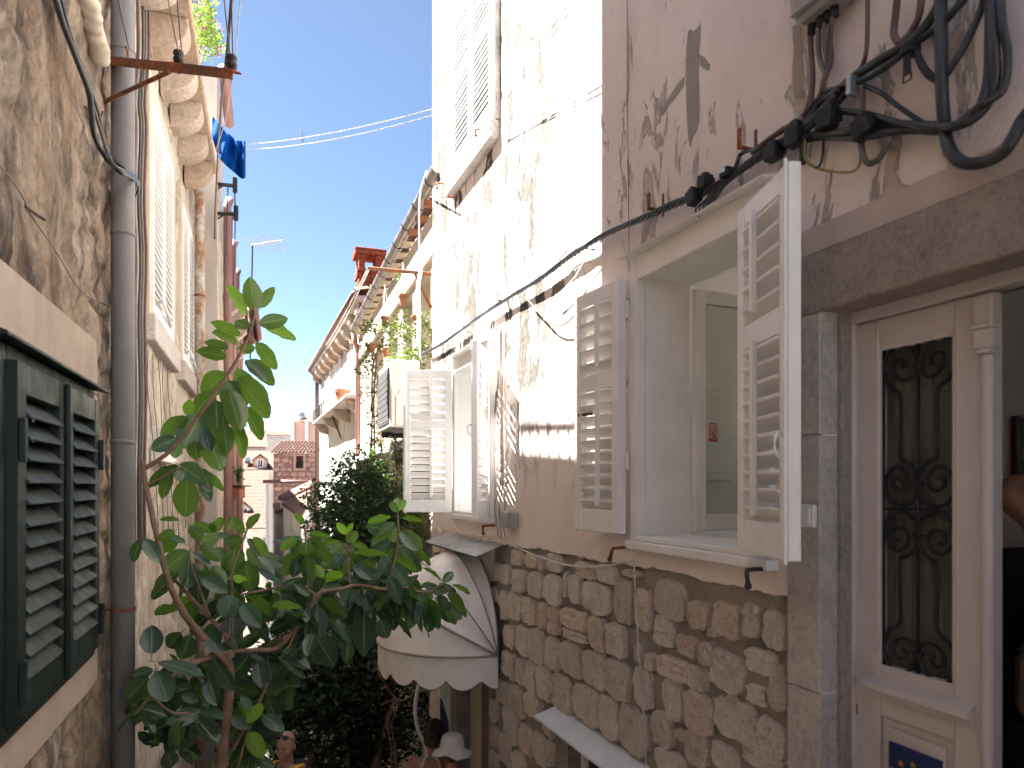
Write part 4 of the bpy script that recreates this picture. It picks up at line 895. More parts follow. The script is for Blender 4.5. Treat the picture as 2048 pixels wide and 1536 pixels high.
for i, (a, b) in enumerate((((469, 372, 8.6), (471, 428, 8.6)), ((471, 428, 8.6), (466, 620, 11.5)), ((456, 372, 8.6), (449, 600, 11.5)))):
    m = MB(); m.tube(sag(pt(*a), pt(*b), .02), .008, 5); tag(m.build('overhead_wire', MAT['cable']), ['short dark wire joining the two brackets beyond the blue cloth', 'long dark wire hanging from the second bracket to the far bracket', 'inner dark wire hanging between the far brackets'][i], 'wire')
# television aerial
p = pt(500, 555, 17); t = thing('tv_aerial', p, 'television aerial on a thin mast against the sky', 'aerial')
m = MB(); m.tube([pt(500, 560, 17) - UP * 2.3, pt(505, 492, 17)], .02, 6); m.build('mast', MAT['darkmetal'], t)
m = MB(); m.tube([pt(502, 491, 17), pt(565, 481, 17.3)], .022, 6); m.build('boom', MAT['zinc'], t)
for i in range(9):
    c = pt(508 + i * 6.5, 490 - i * 1.05, 17); m = MB(); m.tube([c - Vector((.28, .2, -.12)), c + Vector((.24, .2, -.16))], .006, 5); m.build('rod', MAT['zinc'], t)
# clothes line with blue cloth
pR = RW.p(864, 218, .02); pL = L3(10.0, 3.9, .05)
pL = pt(428, 292, 9.0)
for k in range(2):
    m = MB(); m.tube(sag(pL - UP * .05 * k, pR - UP * .06 * k, .08 + .02 * k), .0045, 5); tag(m.build('clothes_line', MAT['wire']), ['upper strand of the clothes line crossing the sky', 'lower strand of the clothes line crossing the sky'][k], 'line', 'clothes line strands')
c = pt(604, 268, 8.0); m = MB(); m.tube([c + UP * .04, c, c - UP * .08, c - UP * .1 + Vector((.02, 0, .01))], .008, 5); tag(m.build('line_peg', MAT['cable2']), 'small hook hanging on the clothes line in mid sky', 'hook')
m = MB(); nu, nv = 16, 14; vs = []; fs = []
top = [(425, 232), (436, 243), (449, 262), (462, 271), (472, 280), (482, 282), (491, 280)]; botm = [(423, 272), (430, 296), (439, 318), (454, 333), (470, 347), (484, 359), (491, 356)]
def at(L, t): k = min(int(t * (len(L) - 1)), len(L) - 2); f = t * (len(L) - 1) - k; return (L[k][0] * (1 - f) + L[k + 1][0] * f, L[k][1] * (1 - f) + L[k + 1][1] * f)
for j in range(nv + 1):
    for i in range(nu + 1):
        a = at(top, i / nu); b = at(botm, i / nu); s_ = j / nv; x = a[0] + (b[0] - a[0]) * s_; y = a[1] + (b[1] - a[1]) * s_
        Y = 7.3 + .06 * math.sin(i * 1.5 + s_ * 2.5) + .04 * math.sin(i * .7 - 3 * s_ + 2); vs.append(pt(x, y, Y))
for j in range(nv):
    for i in range(nu): a = j * (nu + 1) + i; fs.append((a, a + 1, a + nu + 2, a + nu + 1))
m.add(vs, fs); o = m.build('blue_cloth', MAT['blue'], smooth=True); tag(o, 'bright blue cloth hanging from the clothes line against the sky', 'cloth')
sd = o.modifiers.new('thickness', 'SOLIDIFY'); sd.thickness = .004; sb = o.modifiers.new('smooth', 'SUBSURF'); sb.levels = 1; sb.render_levels = 1
# pink cloth on the far houses
m = MB(); vs = []; fs = []
for j in range(9):
    for i in range(9):
        x = 488 + (i / 8) * 26 + 10 * j / 8; y = 620 + (j / 8) * 75 - i * 2; vs.append(pt(x - (10 if j > 5 and i < 3 else 0), y, 16 + .25 * math.sin(i * 1.7)))
for j in range(8):
    for i in range(8): a = j * 9 + i; fs.append((a, a + 1, a + 10, a + 9))
m.add(vs, fs); o = m.build('pink_cloth', MAT['pinkcloth'], smooth=True); tag(o, 'faded pink washing hung out behind the top of the plant', 'cloth'); sd = o.modifiers.new('thickness', 'SOLIDIFY'); sd.thickness = .01
# planter shelf far left
c = pt(466, 985, 12); t = thing('planter_box', c, 'terracotta planter box with dark shrubs on the far left wall', 'planter')
fr = lambda u, z, w: c + Vector((u, w, z)); m = MB(); m.box(fr, -.16, .17, -.10, .10, -.12, .12); m.build('box', MAT['terracotta'], t, bev=.01); m = MB(); m.box(fr, -.3, .24, .10, .13, -.2, .2); m.build('shelf', MAT['darkmetal'], t)

# ================================================================ right wall: cables, connectors, boxes
def rcab(name, pts, r_, mat, label, w=.05, k=6, cat='cable', group=None, n=8): return cable(RW, name, pts, r_, mat, label, cat, w, k, group, n)
main = [(838, 712), (880, 690), (930, 655), (980, 620), (1030, 588), (1080, 558), (1130, 520), (1180, 487), (1230, 460), (1290, 435), (1345, 410), (1400, 388), (1450, 362), (1495, 330), (1535, 302), (1575, 278), (1610, 255), (1650, 230)]
q = spline([RW.p(x, y, .05) for x, y in main], 14); strands = 4
t = thing('twisted_cable', q[0], 'thick black twisted cable bundle slung across the pink wall', 'cable')
Lc = [0.0]
for i in range(1, len(q)): Lc.append(Lc[-1] + (q[i] - q[i - 1]).length)
for s_ in range(strands):
    pts = []
    for i, p in enumerate(q):
        T = (q[min(i + 1, len(q) - 1)] - q[max(i - 1, 0)]).normalized(); A = T.cross(OUT_R).normalized(); B = A.cross(T); ph = Lc[i] * 34 + s_ * 2 * math.pi / strands
        pts.append(p + (A * math.cos(ph) + B * math.sin(ph)) * .0095 * (1 + .5 * noise.noise(p * 6)))
    m = MB(); m.tube(pts, .0078, 7); m.build('strand', MAT['cable'], t, smooth=True)
rr = [('cable', [(1610, 255), (1660, 205), (1700, 160), (1760, 120), (1815, 88), (1860, 40), (1905, -40)], .014, 'cable', 'fat black cable climbing from the bundle to the top edge past the strap'),
 ('cable', [(1610, 262), (1665, 215), (1710, 170), (1770, 135), (1820, 95), (1880, 50), (1930, -5), (1960, -50)], .011, 'cable', 'black cable just below the fat climbing one'),
 ('cable', [(1560, 285), (1630, 270), (1700, 262), (1770, 250), (1850, 252), (1920, 250), (1970, 215), (1990, 160), (1988, 80), (1985, -50)], .013, 'cable', 'black cable running level then bending up near the right edge'),
 ('cable', [(1560, 290), (1640, 275), (1720, 275), (1800, 262), (1880, 258), (1940, 235), (1968, 190), (1978, 120), (1978, -50)], .011, 'cable', 'second level black cable bending up inside the first'),
 ('cable', [(1680, 222), (1730, 228), (1790, 245), (1850, 262), (1905, 255), (1955, 215), (2005, 180), (2015, 110), (2005, 50), (2000, -50)], .010, 'cable', 'black cable looping widest near the right edge before going up'),
 ('cable', [(1880, -60), (1882, 60), (1884, 180), (1890, 260), (1900, 300), (1925, 325), (1965, 325), (2005, 305), (2030, 270), (2048, 235), (2075, 205)], .016, 'cable', 'thick black hose cable making a big U loop at the right edge'),
 ('cable', [(1845, -50), (1840, 20), (1825, 60), (1800, 85), (1788, 70), (1790, 40), (1800, -50)], .010, 'cable3', 'brown cable looping down to the strap from the top edge'),
 ('cable', [(1720, 168), (1760, 185), (1800, 215), (1845, 245), (1870, 258)], .007, 'cable', 'thin black cable bridging between the climbing and level cables'),
 ('cable', [(1828, 95), (1850, 140), (1880, 160), (1905, 130), (1935, 80), (1965, 10), (1975, -50)], .010, 'cable', 'black cable sagging below the strap and rising right'),
 ('cable', [(1620, 45), (1622, 100), (1625, 160), (1618, 210), (1600, 240), (1565, 260), (1530, 285), (1505, 305)], .010, 'cable3', 'brown cable dropping from the left end of the junction box'),
 ('cable', [(1638, 35), (1636, 80), (1640, 120), (1650, 150), (1640, 190), (1622, 215), (1598, 245)], .009, 'cable2', 'grey cable snaking down from the junction box'),
 ('cable', [(1650, 32), (1648, 80), (1654, 130), (1644, 170), (1652, 180), (1668, 178), (1690, 168)], .008, 'cable2', 'second grey cable from the junction box curling back to the clip'),
 ('cable', [(1664, 30), (1660, 80), (1662, 120), (1648, 165), (1650, 183), (1665, 185), (1695, 165), (1712, 148)], .008, 'cable3', 'brown cable on the far side of the junction box'),
 ('cable', [(1735, -50), (1735, 50), (1732, 105), (1722, 135), (1705, 150)], .007, 'cable3', 'thin brown cable falling from the top edge to the clip'),
 ('cable', [(1605, 330), (1608, 270), (1618, 235), (1640, 205), (1680, 178)], .012, 'cable', 'black cable turning down in front of the shutter top'),
 ('cable', [(1440, 370), (1470, 335), (1480, 310), (1500, 300), (1515, 300), (1540, 285)], .008, 'cable', 'short black lead kinked above the window hood'),
 ('cable', [(1722, 170), (1725, 200), (1722, 280), (1728, 315), (1740, 327), (1760, 315), (1775, 285), (1782, 270)], .009, 'cable2', 'grey conduit hooking into the wall right of the shutter'),
 ('thin_wire', [(1610, 280), (1612, 320), (1640, 338), (1690, 345), (1716, 335), (1722, 300), (1722, 285)], .004, 'yellow_wire', 'yellowish wire hanging in a shallow U below the connectors'),
 ('thin_wire', [(1645, 260), (1646, 300), (1640, 330), (1630, 335)], .004, 'cable', 'short thin black wire under the middle connector')]
for nm, pts, r_, mt, lab in rr: rcab(nm, [(x, y, .045 + .012 * math.sin(i * 2.1 + len(pts))) for i, (x, y) in enumerate(pts)], r_, MAT[mt], lab, cat='wire' if nm == 'thin_wire' else 'cable')
for i in range(6):
    dx = i * 7; rcab('thin_wire', [(1510 - dx * .4, 318 + i * 2), (1478 - dx, 348 + i * 3), (1450 - dx * 1.2, 372 + i * 6), (1430 - dx * 1.1, 398 + i * 4), (1412 - dx * .4, 408 + i * 5)], .0032, MAT['cable'], 'loose thin black wire drooping over the window hood', w=.06, cat='wire', group='loose wires over the window hood')
# black connector blocks
for i, (px, py, w_, h_, lab) in enumerate(((1387, 392, 22, 36, 'lowest black cable connector on the twisted bundle'), (1410, 362, 20, 32, 'second black cable connector up the twisted bundle'), (1455, 345, 20, 22, 'small connector with a white tag on the bundle'), (1547, 302, 26, 40, 'ribbed black connector beside the shutter top'), (1590, 268, 28, 52, 'tall black connector just above the shutter top'), (1655, 235, 32, 48, 'black connector in the middle of the branching cables'), (1727, 252, 34, 52, 'square black connector farthest right on the level cables'))):
    c = RW.p(px, py, .065); t = thing('cable_connector', c, lab, 'connector', 'black cable connectors'); k = (c.y) / F
    hu = w_ * k * .62; hz = h_ * k * .46; tl = random.uniform(-.25, .25)
    fr = lambda u, z, w, c=c, tl=tl: c + D_R * (u * math.cos(tl) - z * math.sin(tl)) + UP * (u * math.sin(tl) + z * math.cos(tl)) + OUT_R * w
    m = MB(); m.box(fr, -hu, hu, -hz, hz * .75, -.022, .022); m.build('body', MAT['iron'], t, bev=.003)
    m = MB(); m.box(fr, -hu * .5, hu * .5, hz * .75, hz * 1.1, -.014, .014); m.build('bolt_cap', MAT['iron'], t, bev=.003)
    for s_ in (-1, 1):
        m = MB(); m.box(fr, s_ * hu - .006, s_ * hu + .006, -hz * .6, hz * .3, -.026, .012); m.build('jaw', MAT['iron'], t, bev=.002)
    if i == 2: m = MB(); m.box(fr, -hu * .6, hu * .9, -hz * .2, hz * .5, .024, .028); m.build('paper_tag', MAT['plastic'], t)
# wall clips for the bundle, junction box, strap, doorbell
for px, py, lab in ((1330, 412, 'rusty wall clip holding the bundle above the drip cap'), (1516, 290, 'rusty wall clip holding the bundle near the ribbed connector'), (1018, 596, 'rusty clip holding the bundle on the sunlit wall')):
    m = MB(); p = RW.p(px, py, -.01); m.box(lambda u, z, w: p + D_R * u + UP * z + OUT_R * w, -.008, .008, -.05, .055, .005, .012); m.box(lambda u, z, w: p + D_R * u + UP * z + OUT_R * w, -.01, .01, -.028, -.02, .01, .085); m.box(lambda u, z, w: p + D_R * u + UP * z + OUT_R * w, -.01, .01, -.028, .045, .085, .09); tag(m.build('cable_clip', MAT['rust'], bev=.001), lab, 'clip', 'rusty cable clips')
a, b = RW.u(1690, .1), RW.u(1590, .1); z0 = RW.z(1600, 42, .1)
t = thing('junction_box', RW((a + b) / 2, z0, .05), 'grey metal junction box at the top edge above the branching cables', 'junction box')
m = MB(); m.box(RW, a, b, z0, z0 + .26, .005, .10); m.build('case', MAT['zinc'], t, bev=.012); m = MB(); m.box(RW, a - .008, b + .008, z0 + .02, z0 + .27, .1005, .115); m.build('lid', MAT['zinc'], t, bev=.006)
for px in (1619, 1637, 1650, 1664):
    u = RW.u(px, .06); m = MB(); m.tube([RW(u, z0 - .03, .05), RW(u, z0 + .01, .05)], .014, 10); m.build('cable_gland', MAT['iron'], t, smooth=True)
p = RW.p(1822, 100, .06); m = MB(); fr = lambda u, z, w: p + D_R * u + UP * z + OUT_R * w
m.box(fr, -.012, .012, -.07, .02, .014, .017); m.box(fr, -.016, .016, -.012, .012, -.02, .025); m.tube([fr(-.012, -.07, .015), fr(-.012, -.09, .015), fr(.012, -.09, .015), fr(.012, -.07, .015), fr(-.012, -.07, .015)], .003, 5); tag(m.build('cable_strap', MAT['iron'], bev=.001), 'black strap and buckle hanging where the cables fan out', 'strap')
m = MB(); c = RW.p(1704, 172, .06); m.box(lambda u, z, w: c + D_R * u + UP * z + OUT_R * w, -.008, .008, -.03, .03, -.02, .018); tag(m.build('cable_clip', MAT['zinc'], bev=.002), 'shiny metal clip round the fat climbing cable', 'clip')
t = thing('doorbell', RW.p(1616, 1032), 'white plastic doorbell switch on the stone jamb behind the shutter', 'switch')
a, b, z0, z1 = RW.u(1629, .03), RW.u(1597, .03), RW.z(1612, 1055, .03), RW.z(1612, 1009, .03); m = MB(); m.box(RW, a, b, z0, z1, .014, .034); m.build('plate', MAT['plastic'], t, bev=.006); m = MB(); m.box(RW, a + .012, b - .01, z0 + .01, z1 - .01, .034, .04); m.build('rocker', MAT['plastic'], t, bev=.002)
# thin lines on the wall
rcab('thin_wire', [(1254, -40), (1255, 200), (1257, 400), (1258, 545)], .0016, MAT['cable2'], 'straight thin wire running down the pink wall above the shutter', w=.01, cat='wire')
rcab('thin_wire', [(1265, 1080), (1268, 1130), (1272, 1220), (1280, 1330), (1288, 1440), (1292, 1530)], .0035, MAT['wire'], 'pale string hanging down over the rubble stones', w=.03, cat='string')
rcab('clothes_line', [(1000, 1078, .05), (1040, 1098, .08), (1090, 1118, .1), (1140, 1131, .1), (1200, 1133, .08), (1245, 1126, .05), (1268, 1122, .03)], .0045, MAT['wire'], 'pale washing line drooping below the plaster edge', cat='line')
rcab('thin_wire', [(900, 1030, .06), (905, 1045, .06), (915, 1062, .06), (940, 1070, .06), (990, 1072, .05), (1005, 1075, .04)], .006, MAT['wire'], 'white cable below the second window sill', cat='wire')
rcab('cable', [(1190, 500), (1150, 495), (1130, 505), (1118, 520)], .004, MAT['cable3'], 'stray end of wire sticking from the bundle in the sun', cat='wire')
rcab('cable', [(1050, 595), (1075, 620), (1100, 645), (1125, 650), (1150, 630), (1176, 600)], .005, MAT['cable3'], 'brown wire looping below the bundle on the sunlit wall', cat='wire')
rcab('cable', [(1220, 470), (1240, 475), (1250, 500), (1256, 530)], .004, MAT['wire'], 'white wire arching from the bundle to the shutter hinge', cat='wire')
rcab('cable', [(1215, 472), (1195, 490), (1170, 520), (1145, 560), (1105, 600)], .0035, MAT['wire'], 'thin pale wire trailing from the bundle into the sun', cat='wire')
rcab('conduit', [(1001, 655, .03), (1001, 760, .03), (1003, 860, .03), (1004, 970, .03)], .014, plain('old_conduit', (.45, .36, .3), .8, .2, 9, .5), 'old painted conduit right of the second window', cat='conduit')
m = MB(); a, b, z0, z1 = RW.u(1021, .06), RW.u(1001, .06), RW.z(1010, 1055, .06), RW.z(1010, 1022, .06); m.box(RW, a, b, z0, z1, .001, .07); t = m.build('meter_box', MAT['zinc'], bev=.008); tag(t, 'grey plastic socket box beside the second window sill', 'box')
for i, px in enumerate((993, 999, 1006)):
    rcab('thin_wire', [(px + 8, 960), (px + 4, 985), (px - 4 + i * 4, 1010), (px, 1040), (px + 4, 1075)], .003, MAT['cable2'], 'thin wire dangling beside the grey socket box', cat='wire', group='wires beside the socket box')
# wires out from the upper window over the street
for k in range(2):
    a = RW.p(966, 258 + 6 * k, .08); b = pt(1150 + 14 * k, -10, 3.35); b2 = a + (b - a) * 1.4
    m = MB(); m.tube([a, b2], .0028, 5); tag(m.build('overhead_wire', MAT['cable2']), ['upper of two thin wires leaving the upper window sill', 'lower of two thin wires leaving the upper window sill'][k], 'wire', 'wires at the upper window')
m = MB(); m.tube([RW(uF - .02, RW.z(868, 392), .02), RW(RW.u(918), RW.z(918, 396), .1), RW(RW.u(918), RW.z(918, 398), .02)], .008, 6); tag(m.build('line_bar', MAT['rust']), 'thin rusty bar under the upper window at the house corner', 'bar')
m = MB(); m.tube(spline([RW(uF + .02, RW.z(866, 340), .05), RW(uF + .1, RW.z(858, 400), .1), RW(uF + .12, RW.z(850, 520), .1), RW(uF + .1, RW.z(858, 660), .1), RW(uF + .08, RW.z(860, 720), .1)]), .008, 6); tag(m.build('cable', MAT['plastic'], smooth=True), 'white cable hanging down the corner of the sunlit house', 'cable')

# ================================================================ awning and sheet hood over the lower door
uc, hwA, pr, zp = 5.27, .68, .72, -1.229
t = thing('awning', RW(uc, zp - .25, .05), 'dirty white half dome awning with scalloped edge over the lower doorway', 'awning')
HO = [0, 30, 58, 78, 90]
def aw(th, ph, k=1.0): o = pr * math.sin(th) * k; return RW(uc - hwA * math.cos(th) * k, zp + o * math.sin(ph), .03 + o * math.cos(ph))
for g in range(4):                                            # one canvas gore after the other
    m = MB(); nth, nph = 28, 6; vs = []; fs = []
    for j in range(nph + 1):
        f = j / nph; ph = R(HO[g] + (HO[g + 1] - HO[g]) * f)
        for i in range(nth + 1):
            th = math.pi * i / nth; dip = 1 - .022 * math.sin(math.pi * f) - .006 * noise.noise(Vector((i * .4, j * .5, g)))
            vs.append(aw(th, ph, dip))
    for j in range(nph):
        for i in range(nth): a = j * (nth + 1) + i; fs.append((a, a + 1, a + nth + 2, a + nth + 1))
    m.add(vs, fs); m.build('canvas_gore', MAT['canvas'], t, smooth=True)
for g, h in enumerate(HO):
    m = MB(); m.tube([aw(math.pi * i / 28, R(h), 1.006) for i in range(29)], .009 if g in (0, 1) else .005, 6); m.build('hoop', plain('hoop_cover', (.36, .29, .25), .8), t, smooth=True)
m = MB(); vs = []; fs = []; nth = 96
for i in range(nth + 1):
    th = math.pi * i / nth; s_ = th / math.pi * 9 + .5; sc_ = abs(math.sin(math.pi * s_)) ** .75; L_ = .165 + .075 * sc_
    for j in range(4):
        f = j / 3; p = aw(th, 0, 1.0 + .01 * math.sin(i * .55) * f); vs.append(p - UP * (L_ * f))
for i in range(nth):
    for j in range(3): a = i * 4 + j; fs.append((a, a + 1, a + 5, a + 4))
m.add(vs, fs); o = m.build('valance', MAT['canvas'], t, smooth=True)
m = MB(); m.tube([vs[i * 4 + 3] for i in range(nth + 1)], .0035, 5); m.build('valance_binding', plain('binding', (.30, .22, .19), .8), t)
m = MB(); m.tube([RW(uc - hwA, zp + .18, .012), RW(uc - hwA, zp - .12, .012)], .012, 6); m.tube([RW(uc + hwA, zp + .18, .012), RW(uc + hwA, zp - .12, .012)], .012, 6); m.build('wall_bracket', MAT['darkmetal'], t)
p = aw(R(60), R(32), 1.0); m = MB(); m.box(lambda u, z, w: p + D_R * u + UP * z + OUT_R * w, -.006, .006, .0, .05, .0, .012); m.build('orange_tag', MAT['star'], t)
t = thing('sheet_canopy', RW(5.2, -.5, .1), 'sloping grey metal sheet canopy between the second window and the awning', 'canopy')
for k in range(3):
    u0 = 4.55 + k * .456; m = MB(); m.prism(lambda u, z, w: RW(w, z, u), [(-.05, -.405), (.215, -.502), (.217, -.512), (-.05, -.412)], u0, u0 + .452); m.build('sheet', MAT['zinc'], t)
m = MB(); m.box(RW, 4.55, 5.92, -.515, -.505, .2, .222); m.build('front_lip', MAT['darkmetal'], t)

# ================================================================ RIGHT SECOND HOUSE
R2g = wall_through((-.892, 7.0), 543); R2 = R2g.shifted(-.15); D_2, OUT_2 = V3(R2.d), -V3(R2.n)
b0 = R2.u(875) - .6; b1 = R2.u(712)
H7 = thing('gutter_house', R2(9, -5), 'cream house with a long grey gutter, window bays and potted plants', 'house')
m = MB(); wb = [(R2.u(862), R2.u(838), R2.z(850, 640), R2.z(850, 520)), (R2.u(826), R2.u(806), R2.z(815, 650), R2.z(815, 575)), (R2.u(796), R2.u(778), R2.z(787, 655), R2.z(787, 590)), (R2.u(768), R2.u(752), R2.z(760, 660), R2.z(760, 610))]
zw0, zw1 = .55, 2.35
hs = [(a, b, zw0, zw1) for a, b, _, _ in wb]
holed(m, R2, b0, b1, -6, 2.95, hs, 0, .25); m.add([R2(b1, -6, 0), R2(b1, -6, -5), R2(b1, 2.95, -5), R2(b1, 2.95, 0)], [(0, 1, 2, 3)]); m.build('wall', MAT['cream'], H7)
for (a, b, z0, z1) in hs:
    m = MB(); m.box(R2, a, b, z0, z1, -.3, -.25); m.build('pane', MAT['dark_glass'], H7)
    m = MB(); m.box(R2, a, a + .06, z0, z1, -.24, -.18); m.box(R2, b - .06, b, z0, z1, -.24, -.18); m.box(R2, a + .06, b - .06, z1 - .06, z1, -.24, -.18); m.box(R2, (a + b) / 2 - .025, (a + b) / 2 + .025, z0, z1 - .06, -.24, -.18); m.build('window_frame', MAT['white'], H7)
m = MB(); m.box(R2, b0, b1, zw0 - .12, zw0 - .001, -.05, .16); m.build('ledge', MAT['white_wall'], H7, bev=.01)
m = MB(); m.box(R2, b0, b1, zw1 + .06, 2.86, -.02, .05); m.build('frieze', MAT['cream'], H7, bev=.01)
u = b0 + .1; kk = 0
while u < b1:
    m = MB(); m.box(R2, u, u + .07, 2.87, 2.93, -.1, .15); m.build('rafter', MAT['terracotta'] if u < b0 + 1.6 else MAT['cream'], H7); u += .42
def tiled(parent, P0, ex, ey, nx, ny, mat, name='roof', r_=None, seg=4, thick=.02):
    """pan tiles: courses of half round ridges; P0 eave corner, ex along the eave, ey up the slope"""
    wd = ex.length / nx; nrm = ex.cross(ey).normalized(); 
    if nrm.z < 0: nrm = -nrm
    r_ = r_ or wd * .42; exn = ex.normalized(); m = MB(); vs = []; fs = []
    for j in range(ny):
        base = len(vs); rows = []
        for e, lift in ((0, .35), (1, 0.0)):
            row = []
            for i in range(nx):
                for k in range(seg):
                    a = k / seg; x = (i + a) * wd; h = r_ * math.sin(math.pi * a * 2) * .6 + r_ * .3
                    row.append(P0 + exn * x + ey * ((j + e * 1.02) / ny) + nrm * (h + lift * r_ * .9))
            row.append(P0 + ex + ey * ((j + e * 1.02) / ny) + nrm * (r_ * .3)); rows.append(row)
        L = len(rows[0]); vs += rows[0] + rows[1]
        for i in range(L - 1): fs.append((base + i, base + i + 1, base + L + i + 1, base + L + i))
    m.add(vs, fs); return m.build(name, mat, parent, smooth=True)
e0 = R2(b0 - .3, 3.03, .06); tiled(H7, e0, D_2 * (b1 - b0 + .2), (-OUT_2 * 3.4 + UP * 1.25), 44, 16, MAT['tile'])
gz = 3.0
m = MB(); gp = [(.07 * math.cos(a), .07 * math.sin(a)) for a in [math.pi + k * math.pi / 10 for k in range(11)]]; vs = []; fs = []
g0, g1 = R2.u(866, .15) - .25, R2.u(706, .15)
for uu in (g0, g1):
    for x, z in gp: vs.append(R2(uu, gz + z, .15 + x))
    for x, z in reversed(gp): vs.append(R2(uu, gz + z * .93, .15 + x * .93))
nn_ = len(vs) // 2; fs = [(i, (i + 1) % nn_, (i + 1) % nn_ + nn_, i + nn_) for i in range(nn_)] + [tuple(range(nn_)), tuple(reversed(range(nn_, 2 * nn_)))]
m.add(vs, fs); gt = m.build('gutter', MAT['gutter'], H7, smooth=False)
u = g0 + .3
while u < g1:
    m = MB(); m.tube([R2(u, gz + z * 1.05, .15 + x * 1.05) for x, z in gp], .006, 5); m.build('gutter_strap', MAT['darkmetal'], gt); u += .62
m = MB(); m.tube([R2(g1 - .06, gz - .05, .15), R2(g1 - .06, gz - .25, .12), R2(g1 - .06, gz - .45, .06), R2(g1 - .06, -5, .06)], .05, 10); m.build('downpipe', MAT['pink_pipe'], H7, smooth=True)
m = MB(); c0 = R2(g0 + .02, gz, .15); m.box(lambda u, z, w: c0 + D_2 * u + UP * z + OUT_2 * w, -.01, .25, -.06, .10, -.085, -.075); m.build('gutter_end', MAT['brown_pipe'], H7)
# chimney: brick by brick
cc = pt(738, 560, 13.4); cs = .22; ang = math.atan2(R2.d.y, R2.d.x) - math.pi / 2
CH = thing('brick_chimney', Vector((cc.x, cc.y, 3.0)), 'small red brick chimney with an open top rising behind the gutter', 'chimney')
rot = Matrix.Rotation(ang, 4, 'Z')
def cf(u, z, w): v = rot @ Vector((u, w, 0)); return Vector((cc.x + v.x, cc.y + v.y, z))
m = MB(); m.box(cf, -cs + .02, cs - .02, 2.9, 4.02, -cs + .02, cs - .02); m.build('core', MAT['redmortar'], CH)
bk = {}
def brick(u, z, w, lu, lw, h=.062):
    m = MB(); m.box(cf, u - lu / 2, u + lu / 2, z, z + h, w - lw / 2, w + lw / 2); m.build('brick', MAT['brick'], CH, bev=.004)
z = 3.05; row = 0
while z < 4.0:
    for s_ in (-1, 1):
        for q in ((-.11, .215), (.11, .215)) if row % 2 else ((-.165, .105), (0, .215), (.165, .105)):
            brick(q[0], z, s_ * (cs - .015), q[1], .05); brick(s_ * (cs - .015), z, q[0] * .86, .05, q[1] * .86)
    z += .072; row += 1
for k, e in enumerate((.0, .03)):                            # corbel, posts, cap
    for q in (-.13, .13):
        brick(q, 4.03 + .07 * k, 0, .25, .46 + e * 2)
for a in (-1, 1):
    for b in (-1, 1):
        for k in range(4): brick(a * .165, 4.17 + k * .068, b * .165, .12, .12)
for q in (-.15, .15): brick(q, 4.45, 0, .29, .56)
m = MB(); m.box(cf, -.30, .30, 4.515, 4.56, -.30, .30); m.build('cap', MAT['brick'], CH, bev=.01)
# bar with brace on the second house
t = thing('washing_bar', R2(R2.u(862), 1.8, .2), 'rusty bar with a brace and pulley sticking out below the gutter', 'bar')
pa, pb_ = pt(862, 548, 7.4), pt(735, 536, 7.1); m = MB(); m.tube([pa, pb_], .02, 6); m.build('arm', MAT['rust'], t); m = MB(); m.tube([pt(862, 615, 7.4), pt(830, 548, 7.33)], .016, 6); m.build('brace', MAT['rust'], t)
for k in range(2):
    m = MB(); m.tube(sag(pt(735 + 4 * k, 538, 7.1), pt(652 + 7 * k, 690, 14), .05), .007, 5); tag(m.build('clothes_line', MAT['wire']), ['outer strand running from the rusty bar along the gutter', 'inner strand running from the rusty bar along the gutter'][k], 'line', 'strands on the rusty bar')
# hanging and standing pots
def pot(c, r_, h, label, hang=None):
    t = thing('flower_pot', c, label, 'flower pot', 'terracotta pots of the cream house'); m = MB()
    m.lathe(None, [(r_ * .62, 0), (r_ * .92, h * .78), (r_ * 1.05, h * .78), (r_ * 1.08, h), (r_ * .95, h), (r_ * .9, h * .85)], 16, Matrix.Translation(c)); m.build('pot', MAT['terracotta'], t, smooth=False)
    if hang:
        m = MB()
        for a in (0, 2.1, 4.2): m.tube([c + Vector((r_ * math.cos(a), r_ * math.sin(a), h)), hang], .004, 4)
        m.build('hanger', MAT['wire'], t)
    return t
POTS = []
for px, py, Y, r_, h, lab, hg in ((806, 612, 7.9, .055, .13, 'terracotta pot hanging highest below the gutter', 1), (770, 652, 8.2, .05, .11, 'small terracotta pot hanging left of the white column', 1), (834, 650, 7.4, .06, .10, 'terracotta pot on the ledge beside the sunlit corner', 0), (742, 705, 8.6, .07, .10, 'round terracotta pot on the ledge left of the air conditioner', 0), (773, 715, 7.9, .06, .10, 'terracotta pot with red flowers by the air conditioner top', 0)):
    c = pt(px, py, Y); pot(c, r_, h, lab, c + UP * .5 if hg else None); POTS.append(c + UP * h)
# air conditioner
t = thing('air_conditioner', R2(R2.u(812), .2, .3), 'beige air conditioner outdoor unit left of the second window shutter', 'air conditioner')
cor = pt(781, 790, 6.9); zt_, zb_ = pt(781, 718, 6.9).z, pt(781, 862, 6.9).z
af = lambda u, z, w: Vector((cor.x, cor.y, 0)) + D_2 * u - OUT_2 * w + UP * z      # u along the wall, w towards the wall
m = MB(); m.box(af, 0, .80, zb_ + .04, zt_, 0, .30); m.build('case', MAT['ac'], t, bev=.012)
m = MB(); m.box(af, .09, .77, zb_ + .09, zt_ - .07, -.012, -.001); m.build('grille', MAT['acdark'], t)
for k in range(8):
    z = zb_ + .12 + k * .062; m = MB(); m.tube([af(.08, z, -.014), af(.78, z, -.014)], .0035, 5); m.build('grille_wire', MAT['zinc'], t)
m = MB(); m.box(af, -.012, -.001, zb_ + .06, zb_ + .36, .05, .25); m.prism(lambda u, z, w: af(w, z, u), [(.06, zb_ + .36), (.24, zb_ + .36), (.20, zb_ + .42), (.10, zb_ + .42)], -.012, -.001); m.build('service_cover', MAT['ac'], t, bev=.01)
